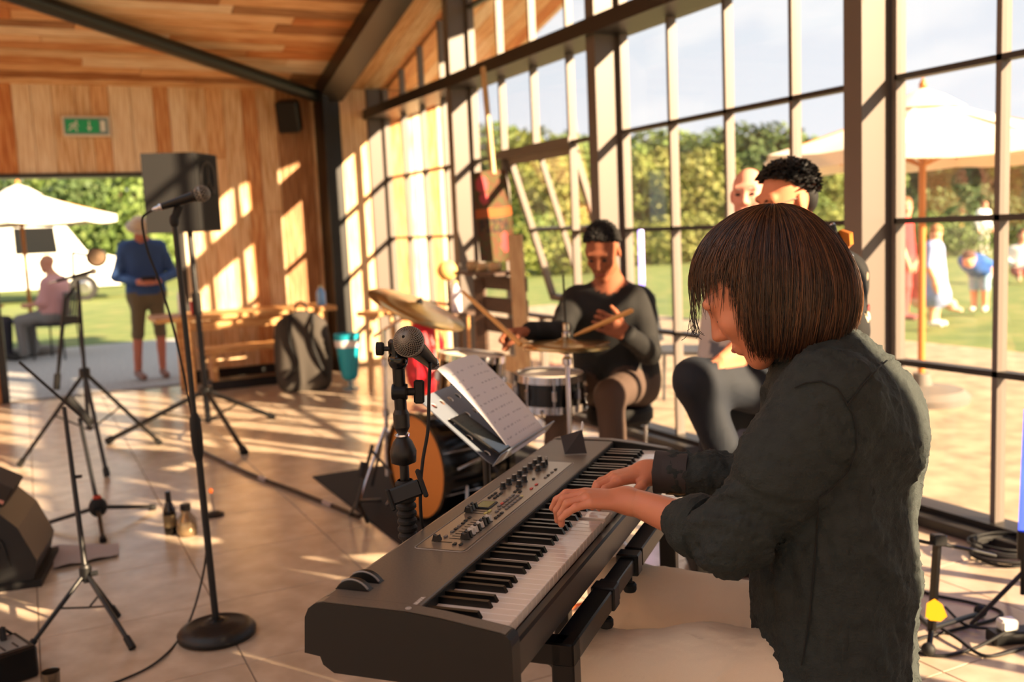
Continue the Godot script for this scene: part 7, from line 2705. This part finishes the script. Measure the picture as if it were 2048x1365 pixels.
func build_back_of_room() -> void:
	# long wooden table along the far wall
	var o := thing("wall_table", "long pale wooden table against the planked wall", "table", Vector3(1.85, 0, -9.6))
	var m := Mb.new()
	m.cube(Vector3(1.02, 0.70, -9.95), Vector3(2.72, 0.745, -9.30), 0.005)
	part(o, "tabletop", m, M.wood)
	for x in [1.30, 2.55]:
		for z in [-9.36, -9.88]:
			m = Mb.new()
			m.cube(Vector3(x - 0.035, 0.0, z - 0.035), Vector3(x + 0.035, 0.70, z + 0.035), 0.004)
			part(o, "leg", m, M.wood)
	m = Mb.new()
	m.cube(Vector3(1.30, 0.60, -9.40), Vector3(2.55, 0.69, -9.37))
	part(o, "apron", m, M.wood)
	o = thing("low_bench", "low wooden bench with black plinth under the wall table", "bench", Vector3(1.95, 0, -9.62))
	m = Mb.new()
	m.cube(Vector3(1.42, 0.36, -9.76), Vector3(2.48, 0.41, -9.46), 0.005)
	part(o, "seat", m, M.wood)
	m = Mb.new()
	m.cube(Vector3(1.50, 0.0, -9.72), Vector3(2.40, 0.09, -9.50))
	part(o, "plinth", m, M.black)
	for x in [1.52, 2.34]:
		m = Mb.new()
		m.cube(Vector3(x, 0.09, -9.72), Vector3(x + 0.05, 0.36, -9.50))
		part(o, "support", m, M.wood)
	# bottles on that table
	bottle("clear_bottle", "clear water bottle standing on the end of the wall table", Vector3(1.30, 0.746, -9.62), 0.28, 0.035, Color(0.86, 0.88, 0.92))
	bottle("red_can", "red drinks can beside the clear bottle on the wall table", Vector3(1.40, 0.746, -9.55), 0.13, 0.033, Color(0.80, 0.12, 0.18))
	bottle("blue_bottle", "pale blue bottle at the window end of the wall table", Vector3(2.62, 0.746, -9.50), 0.20, 0.045, Color(0.45, 0.66, 0.90))
	# gig bag
	var gb := fl(612, 782)
	o = thing("gig_bag", "soft grey instrument bag with black straps leaning by the wall table", "bag", gb)
	var bt := Transform3D(Basis(Vector3.UP, -0.25) * Basis(Vector3.RIGHT, -0.12), gb + Vector3(0, 0.0, 0))
	m = sdf([ell(bt * Vector3(0, 0.36, 0), bt.basis, Vector3(0.25, 0.40, 0.10), 0.03), cap(bt * Vector3(-0.14, 0.10, 0), bt * Vector3(-0.15, 0.60, -0.02), 0.11, 0.09, 0.08), cap(bt * Vector3(0.14, 0.10, 0), bt * Vector3(0.14, 0.60, -0.02), 0.11, 0.09, 0.08)], 0.022, [Color(1, 1, 1)])
	for i in m.V.size():
		m.V[i].y = maxf(m.V[i].y, 0.004)
	part(o, "bag_body", m, mat(Color(0.22, 0.20, 0.18), 0.85))
	for s in [-0.09, 0.11]:
		m = Mb.new()
		m.tube(smooth_path([bt * Vector3(s, 0.72, 0.04), bt * Vector3(s - 0.01, 0.62, 0.14), bt * Vector3(s - 0.02, 0.45, 0.15), bt * Vector3(s + 0.03, 0.26, 0.14), bt * Vector3(s * 1.8, 0.12, 0.10)], 5), 0.016, 6)
		part(o, "strap", m, M.matte_black)
	m = Mb.new()
	m.tube(smooth_path([bt * Vector3(-0.05, 0.74, 0.02), bt * Vector3(-0.03, 0.82, 0.02), bt * Vector3(0.04, 0.82, 0.02), bt * Vector3(0.06, 0.74, 0.02)], 5), 0.012, 6)
	part(o, "handle", m, M.matte_black)
	# turquoise bucket
	var bk := fl(702, 778)
	o = thing("ice_bucket", "tapered turquoise bucket with a white band on a small foot", "bucket", bk)
	m = Mb.new()
	m.lathe(Transform3D(Basis(), bk), [Vector2(0, 0.09), Vector2(0.055, 0.09), Vector2(0.075, 0.12), Vector2(0.125, 0.50), Vector2(0.13, 0.52), Vector2(0.12, 0.52), Vector2(0.07, 0.13), Vector2(0, 0.13)], 32)
	part(o, "pail", m, mat(Color(0.10, 0.62, 0.72), 0.35))
	m = Mb.new()
	m.lathe(Transform3D(Basis(), bk), [Vector2(0.1185, 0.40), Vector2(0.1275, 0.465)], 32)
	part(o, "white_band", m, mat(Color(0.88, 0.87, 0.88), 0.5))
	m = Mb.new()
	m.lathe(Transform3D(Basis(), bk), [Vector2(0, 0), Vector2(0.08, 0.0), Vector2(0.075, 0.012), Vector2(0.02, 0.03), Vector2(0.018, 0.10), Vector2(0.05, 0.115)], 24)
	part(o, "foot", m, mat(Color(0.5, 0.62, 0.66), 0.3, 0.3))
	# wooden bar stools
	for q in [[770, 775, 0.70, "pale wooden bar stool beside the turquoise bucket"], [905, 772, 0.66, "pale wooden bar stool behind the red bag by the window"]]:
		var sp := fl(q[0], q[1])
		if sp.x > 3.25: sp = Vector3(3.2, 0, sp.z)
		o = thing("wooden_stool", q[3], "stool", sp)
		m = Mb.new()
		m.box(Transform3D(Basis(Vector3.UP, 0.3), sp + Vector3(0, q[2], 0)), Vector3(0.34, 0.04, 0.30), 0.008)
		part(o, "seat", m, M.wood)
		for k in 4:
			var a := TAU * k / 4 + 0.3 + PI / 4
			m = Mb.new()
			m.rod(sp + Vector3(0.13 * cos(a), q[2] - 0.02, 0.13 * sin(a)), sp + Vector3(0.19 * cos(a), 0.0, 0.19 * sin(a)), 0.021, 0.017, 8)
			part(o, "leg", m, M.wood_pale)
			var b := a + PI / 2
			m = Mb.new()
			m.rod(sp + Vector3(0.17 * cos(a), 0.25, 0.17 * sin(a)), sp + Vector3(0.17 * cos(b), 0.25, 0.17 * sin(b)), 0.012, -1, 6)
			part(o, "rung", m, M.wood_pale)
	# red bag
	var rb := fl(852, 775)
	rb = Vector3(minf(rb.x, 3.05), 0, -8.15)
	rb = Vector3(px(850, 700, 8.4).x, 0, px(850, 700, 8.4).z)
	o = thing("red_bag", "plump glossy red rucksack standing on the floor behind the drums", "bag", rb)
	m = sdf([ell(rb + Vector3(0, 0.36, 0), Basis(), Vector3(0.18, 0.33, 0.14), 0.03), ell(rb + Vector3(0, 0.20, 0.04), Basis(), Vector3(0.19, 0.19, 0.16), 0.05)], 0.022, [Color(1, 1, 1)])
	for i in m.V.size():
		m.V[i].y = maxf(m.V[i].y, 0.004)
	part(o, "bag_body", m, mat(Color(0.72, 0.08, 0.15), 0.4))
	m = Mb.new()
	m.tube(smooth_path([rb + Vector3(-0.05, 0.67, 0.02), rb + Vector3(-0.03, 0.74, 0.02), rb + Vector3(0.03, 0.74, 0.02), rb + Vector3(0.05, 0.67, 0.02)], 5), 0.012, 6)
	part(o, "handle", m, mat(Color(0.5, 0.05, 0.1), 0.5))
	m = Mb.new()
	m.tube(smooth_path([rb + Vector3(-0.14, 0.15, 0.15), rb + Vector3(-0.10, 0.42, 0.15), rb + Vector3(0.10, 0.42, 0.15), rb + Vector3(0.14, 0.15, 0.15)], 6), 0.008, 6)
	part(o, "zip", m, mat(Color(0.45, 0.04, 0.09), 0.5))
	# leaning pole with a printed banner
	var pt := px(966, 135, 7.45)
	var ft := px(987, 350, 7.35)
	o = thing("banner", "brown and olive cloth banner with pink flowers hanging from a wooden batten", "banner", ft)
	m = Mb.new()
	m.beam(pt, ft, 0.045, 0.03, Vector3(1, 0, 0), 0.003)
	part(o, "batten", m, M.wood_pale)
	var rows := []
	var lf := [px(946, 347, 7.25), px(952, 440, 7.22), px(962, 524, 7.22)]
	var rg := [px(1011, 338, 7.40), px(1024, 430, 7.36), px(1030, 522, 7.36)]
	for i in 15:
		var f := i / 14.0
		var row := []
		for j in 11:
			var u := j / 10.0
			var a: Vector3 = lf[0].lerp(lf[1], f * 2) if f < 0.5 else lf[1].lerp(lf[2], f * 2 - 1)
			var b: Vector3 = rg[0].lerp(rg[1], f * 2) if f < 0.5 else rg[1].lerp(rg[2], f * 2 - 1)
			row.append(a.lerp(b, u) + cam_basis.z * 0.03 * sin(u * PI * 1.6 + f * 2.0))
		rows.append(row)
	m = Mb.new()
	m.sheet(rows, 0.003)
	var bm := mat(Color(1, 1, 1), 0.8)
	bm.albedo_texture = banner_print()
	bm.backlight_enabled = true
	bm.backlight = Color(0.2, 0.15, 0.08)
	part(o, "cloth", m, bm)
	# crate-like wooden rack by the window
	var rp := Vector3(3.16, 0, -6.25)
	o = thing("pallet_rack", "rough wooden pallet rack with an upright plank before the open window", "rack", rp)
	m = Mb.new()
	m.beam(Vector3(rp.x, 0.0, rp.z + 0.10), Vector3(rp.x - 0.02, 1.38, rp.z + 0.07), 0.11, 0.035, Vector3(-0.8, 0, 0.6), 0.004)
	part(o, "upright", m, M.wood_pale)
	m = Mb.new()
	m.beam(Vector3(rp.x, 0.0, rp.z - 0.62), Vector3(rp.x, 1.05, rp.z - 0.62), 0.09, 0.03, Vector3(-0.8, 0, 0.6), 0.004)
	part(o, "upright", m, M.wood_dark)
	for q in [[1.02, 0.10], [0.86, 0.10], [0.70, 0.12], [0.42, 0.12], [0.20, 0.12]]:
		m = Mb.new()
		m.beam(Vector3(rp.x + 0.03, q[0], rp.z - 0.68), Vector3(rp.x + 0.03, q[0], rp.z + 0.12), 0.022, q[1], Vector3.UP, 0.003)
		part(o, "slat", m, M.wood_dark if q[0] > 0.6 else M.wood_pale)
	m = Mb.new()
	m.cube(Vector3(rp.x - 0.20, 1.09, rp.z - 0.66), Vector3(rp.x + 0.04, 1.115, rp.z + 0.04), 0.003)
	part(o, "shelf", m, M.wood_dark)
	for q in [[-0.52, 0.05, 0.075], [-0.34, 0.045, 0.06], [-0.14, 0.05, 0.07]]:
		var sp := Vector3(rp.x - 0.09, 1.116, rp.z + q[0])
		m = Mb.new()
		m.lathe(Transform3D(Basis(), sp), [Vector2(0, 0), Vector2(q[1] * 0.8, 0), Vector2(q[1], q[2] * 0.5), Vector2(q[1] * 0.9, q[2]), Vector2(q[1] * 0.8, q[2]), Vector2(0, q[2] * 0.3)], 18, true)
		one("wooden_bowl", m, M.wood_pale, "small turned wooden bowl on the pallet rack shelf", "bowl", sp, "bowls on the rack")
	# small shelf with lamp and bottle by the far post
	var sh := px(912, 628, 8.2)
	o = thing("side_shelf", "small dark wooden shelf beside the window post", "shelf", Vector3(sh.x, 0, sh.z))
	m = Mb.new()
	m.box(Transform3D(Basis(), sh), Vector3(0.36, 0.03, 0.24), 0.004)
	part(o, "board", m, M.wood_dark)
	for k in 4:
		var d := Vector3(0.15 * (1 if k % 2 else -1), 0, 0.09 * (1 if k < 2 else -1))
		m = Mb.new()
		m.rod(Vector3(sh.x, 0, sh.z) + d, sh + d, 0.014, -1, 8)
		part(o, "leg", m, M.wood)
	bottle("white_bottle", "white plastic bottle on the small shelf beside the window post", sh + Vector3(0.0, 0.016, 0.02), 0.26, 0.045, Color(0.86, 0.84, 0.90))
	var lp := sh + Vector3(-0.03, 0.016, -0.07)
	o = thing("table_lamp", "table lamp with round straw shade on the small shelf", "lamp", lp)
	m = Mb.new()
	m.rod(lp, lp + Vector3(0, 0.28, 0), 0.012)
	m.lathe(Transform3D(Basis(), lp), [Vector2(0, 0), Vector2(0.05, 0), Vector2(0.045, 0.015), Vector2(0, 0.02)], 16)
	part(o, "base", m, M.wood_dark)
	m = Mb.new()
	m.ball(Transform3D(Basis(), lp + Vector3(0, 0.35, 0)), Vector3(0.085, 0.085, 0.085), 12, 18)
	part(o, "shade", m, mat(Color(0.86, 0.70, 0.42), 0.7))

func bottle(called: String, label: String, at: Vector3, h: float, r: float, c: Color) -> void:
	var o := thing(called, label, "can" if called.ends_with("can") else "bottle", at)
	var m := Mb.new()
	if called.ends_with("can"):
		m.lathe(Transform3D(Basis(), at), [Vector2(0, 0), Vector2(r * 0.9, 0), Vector2(r, 0.01), Vector2(r, h - 0.012), Vector2(r * 0.85, h), Vector2(0, h - 0.004)], 20)
		part(o, "can_body", m, mat(c, 0.3, 0.3))
		return
	m.lathe(Transform3D(Basis(), at), [Vector2(0, 0), Vector2(r * 0.95, 0), Vector2(r, 0.012), Vector2(r, h * 0.62), Vector2(r * 0.8, h * 0.74), Vector2(r * 0.42, h * 0.86), Vector2(r * 0.40, h * 0.92)], 20, true)
	part(o, "bottle_body", m, mat(c, 0.15))
	m = Mb.new()
	m.lathe(Transform3D(Basis(), at + Vector3(0, h * 0.91, 0)), [Vector2(0, 0), Vector2(r * 0.46, 0), Vector2(r * 0.46, h * 0.09), Vector2(0, h * 0.09)], 14)
	part(o, "bottle_cap", m, mat(c.lerp(Color(0.9, 0.7, 0.2), 0.6), 0.4))

func banner_print() -> ImageTexture:
	var im := Image.create(256, 512, false, Image.FORMAT_RGB8)
	var n := FastNoiseLite.new()
	n.seed = 90; n.frequency = 0.02
	for y in 512:
		for x in 256:
			var v := n.get_noise_2d(x, y)
			var c := Color(0.32, 0.18, 0.07).lerp(Color(0.26, 0.24, 0.09), smoothstep(-0.2, 0.3, v))
			if y > 205 and y < 255:
				c = Color(0.62, 0.30, 0.10)
			for q in [[60, 70, 46], [70, 150, 34], [200, 420, 40], [190, 370, 26]]:
				if Vector2(x - q[0], y - q[1]).length() + 14.0 * n.get_noise_2d(x * 3, y * 3) < q[2]:
					c = Color(0.66, 0.24, 0.26)
			im.set_pixel(x, y, c)
	# block letters
	var ink := Color(0.12, 0.07, 0.04)
	var glyphs := {"P": ["111", "101", "111", "100", "100"], "I": ["111", "010", "010", "010", "111"], "Z": ["111", "001", "010", "100", "111"], "A": ["010", "101", "111", "101", "101"]}
	var x0 := 22
	for ch in "PIZZA":
		var g: Array = glyphs[ch]
		for r in 5:
			for c in 3:
				if g[r][c] == "1":
					im.fill_rect(Rect2i(x0 + c * 11, 270 + r * 14, 11, 14), ink)
		x0 += 42
	return ImageTexture.create_from_image(im)

func chair_outside(label: String, at: Vector3, turn: float) -> void:
	var o := thing("garden_chair", label, "chair", at, "")
	var T := Transform3D(Basis(Vector3.UP, turn), at)
	var mt := mat(Color(0.16, 0.17, 0.18), 0.5)
	var m := Mb.new()
	m.box(T * Transform3D(Basis(), Vector3(0, 0.45, 0)), Vector3(0.44, 0.03, 0.42), 0.006)
	part(o, "seat", m, mt)
	for k in 6:
		m = Mb.new()
		m.beam(T * Vector3(-0.19 + 0.076 * k, 0.50, -0.20), T * Vector3(-0.19 + 0.076 * k, 0.86, -0.27), 0.04, 0.012, T.basis.z)
		part(o, "back_slat", m, mt)
	m = Mb.new()
	m.rod(T * Vector3(-0.22, 0.86, -0.27), T * Vector3(0.22, 0.86, -0.27), 0.014, -1, 8)
	part(o, "top_rail", m, mt)
	for q in [[-0.2, -0.19], [0.2, -0.19], [-0.2, 0.19], [0.2, 0.19]]:
		m = Mb.new()
		m.rod(T * Vector3(q[0], 0.45, q[1]), T * Vector3(q[0] * 1.08, 0.0, q[1] * 1.1), 0.013, -1, 8)
		part(o, "leg", m, mt)

func seated(at: Vector3, yaw: float, seat := 0.46) -> Dictionary:
	var B := Basis(Vector3.UP, yaw)
	var P := func(x: float, y: float, z: float) -> Vector3: return at + B * Vector3(x, y, z)
	return {"head": P.call(0, seat + 0.80, 0.04), "neck": P.call(0, seat + 0.63, -0.03), "sl": P.call(0.18, seat + 0.54, -0.04), "sr": P.call(-0.18, seat + 0.54, -0.04), "el": P.call(0.25, seat + 0.30, 0.02), "er": P.call(-0.25, seat + 0.30, 0.02), "wl": P.call(0.17, seat + 0.26, 0.25), "wr": P.call(-0.17, seat + 0.26, 0.25), "fl": P.call(0.12, seat + 0.26, 0.36), "fr": P.call(-0.12, seat + 0.26, 0.36), "hl": P.call(0.09, seat + 0.12, 0), "hr": P.call(-0.09, seat + 0.12, 0), "kl": P.call(0.11, seat + 0.06, 0.42), "kr": P.call(-0.11, seat + 0.06, 0.42), "al": P.call(0.11, 0.09, 0.40), "ar": P.call(-0.11, 0.09, 0.40), "tl": P.call(0.12, 0.035, 0.53), "tr": P.call(-0.12, 0.035, 0.53)}

func build_people_outside() -> void:
	# man in the doorway looking at his phone
	var at := Vector3(1.15, -0.025, -11.1)
	var J := standing(at, 1.78, 0.05)
	var H := at + Vector3(0, 1.06, 0.30)
	J.head = at + Vector3(-0.02, 1.60, 0.06)
	J.el = at + Vector3(0.29, 1.12, 0.02); J.er = at + Vector3(-0.29, 1.12, 0.02)
	J.wl = H + Vector3(0.09, 0, -0.03); J.wr = H + Vector3(-0.09, 0, -0.03)
	J.fl = H + Vector3(-0.01, 0.0, 0.03); J.fr = H + Vector3(0.0, 0.0, 0.03)
	J.ar += Vector3(-0.04, 0, -0.06); J.kr += Vector3(-0.02, 0, 0.03)
	person("man in straw hat, striped blue shirt and khaki shorts looking at his phone", J, [Color(0.78, 0.50, 0.42), Color(0.20, 0.33, 0.55), Color(0.42, 0.38, 0.30), Color(0.55, 0.42, 0.38)], 0.014, {"face": Vector3(0.05, -0.5, 0.85), "cut": "hat", "hair": Color(0.82, 0.76, 0.68), "shorts": true, "sleeve": 0.85})
	var m := Mb.new()
	m.box(Transform3D(Basis(Vector3.RIGHT, -0.6), H + Vector3(0, 0.035, 0.07)), Vector3(0.15, 0.012, 0.075), 0.003)
	one("smartphone", m, M.black, "dark phone held by the man in the straw hat", "phone", H)
	# couple seated under the parasol in the yard
	var s1 := Vector3(0.30, -0.025, -14.2)
	chair_outside("dark slatted garden chair under the person in the pink shirt", s1, -2.1)
	person("bald person in a pink checked shirt sitting under the parasol", seated(s1, -2.1), [Color(0.82, 0.60, 0.50), Color(0.80, 0.60, 0.60), Color(0.5, 0.5, 0.5), Color(0.2, 0.2, 0.2)], 0.02, {"face": Vector3(-0.85, -0.1, -0.5), "cut": "none", "sleeve": 0.1, "width": 1.25})
	var s2 := Vector3(-0.70, -0.025, -14.5)
	chair_outside("dark slatted garden chair under the dark haired person", s2, 1.4)
	person("dark haired person in a pale top sitting under the parasol", seated(s2, 1.4), [Color(0.82, 0.55, 0.45), Color(0.80, 0.72, 0.66), Color(0.2, 0.2, 0.25), Color(0.2, 0.2, 0.2)], 0.02, {"face": Vector3(0.9, -0.1, 0.2), "cut": "long", "hair": Color(0.06, 0.04, 0.04), "sleeve": 0.1})
	# people and children on the lawn
	var c1 := fl(1868, 652)
	J = standing(c1, 1.22, 0.4)
	var off := Vector3(0.06, 0, 0.02)
	person("child in a pale blue dress leaning forward on the lawn", J, [Color(0.90, 0.66, 0.52), Color(0.56, 0.62, 0.80), Color(0.62, 0.66, 0.82), Color(0.92, 0.90, 0.88)], 0.022, {"face": Vector3(-0.6, -0.5, 0.5), "hair": Color(0.62, 0.42, 0.26), "shorts": true, "sleeve": 0.0, "head": 0.9, "width": 0.9, "skirt": true})
	var c2 := fl(1958, 622)
	J = standing(c2, 1.2, -1.2)
	var bend := Basis(Vector3(0.36, 0, 0.93).normalized(), 1.25)
	var pv: Vector3 = (J.hl + J.hr) * 0.5
	for k in ["head", "neck", "sl", "sr", "el", "er", "wl", "wr", "fl", "fr"]:
		J[k] = pv + bend * (J[k] - pv)
	person("child in a bright blue top bending over on the lawn", J, [Color(0.88, 0.62, 0.48), Color(0.14, 0.34, 0.66), Color(0.55, 0.68, 0.80), Color(0.85, 0.8, 0.75)], 0.022, {"face": Vector3(-0.8, -0.7, 0.1), "hair": Color(0.30, 0.16, 0.10), "shorts": true, "sleeve": 0.0, "head": 0.9})
	person("person in a yellow top and pale trousers walking far across the lawn", standing(fl(1921, 497), 1.5, 0.3), [Color(0.85, 0.6, 0.5), Color(0.92, 0.78, 0.25), Color(0.76, 0.82, 0.90), Color(0.9, 0.9, 0.9)], 0.04, {"face": Vector3(-0.5, 0, 0.8), "hair": Color(0.4, 0.25, 0.15)})
	person("person in white with a dark bag far across the lawn", standing(fl(1966, 510), 1.65, -0.3), [Color(0.85, 0.6, 0.5), Color(0.86, 0.86, 0.90), Color(0.80, 0.78, 0.78), Color(0.9, 0.9, 0.9)], 0.04, {"face": Vector3(0.4, 0, 0.8), "hair": Color(0.45, 0.30, 0.2)})
	person("person in red standing on the lawn behind the parasol pole", standing(fl(1808, 640), 1.6, 0.6), [Color(0.85, 0.6, 0.5), Color(0.82, 0.20, 0.22), Color(0.84, 0.26, 0.26), Color(0.5, 0.3, 0.3)], 0.025, {"face": Vector3(-0.5, 0, 0.8), "hair": Color(0.5, 0.33, 0.2), "sleeve": 0.0})
	person("person in a white top sitting on the lawn", seated(fl(2042, 560), -0.8, 0.06), [Color(0.85, 0.6, 0.5), Color(0.90, 0.88, 0.86), Color(0.65, 0.4, 0.35), Color(0.7, 0.6, 0.5)], 0.03, {"face": Vector3(-0.5, 0, 0.8), "hair": Color(0.35, 0.22, 0.15), "shorts": true})
	person("person in a pale dress sitting on the lawn beside the red parasol cover", seated(fl(1836, 625), 0.8, 0.06), [Color(0.92, 0.66, 0.56), Color(0.86, 0.40, 0.34), Color(0.9, 0.7, 0.62), Color(0.9, 0.7, 0.6)], 0.025, {"face": Vector3(0.5, 0, 0.8), "hair": Color(0.5, 0.33, 0.2), "shorts": true, "sleeve": 0.0, "head": 0.9})
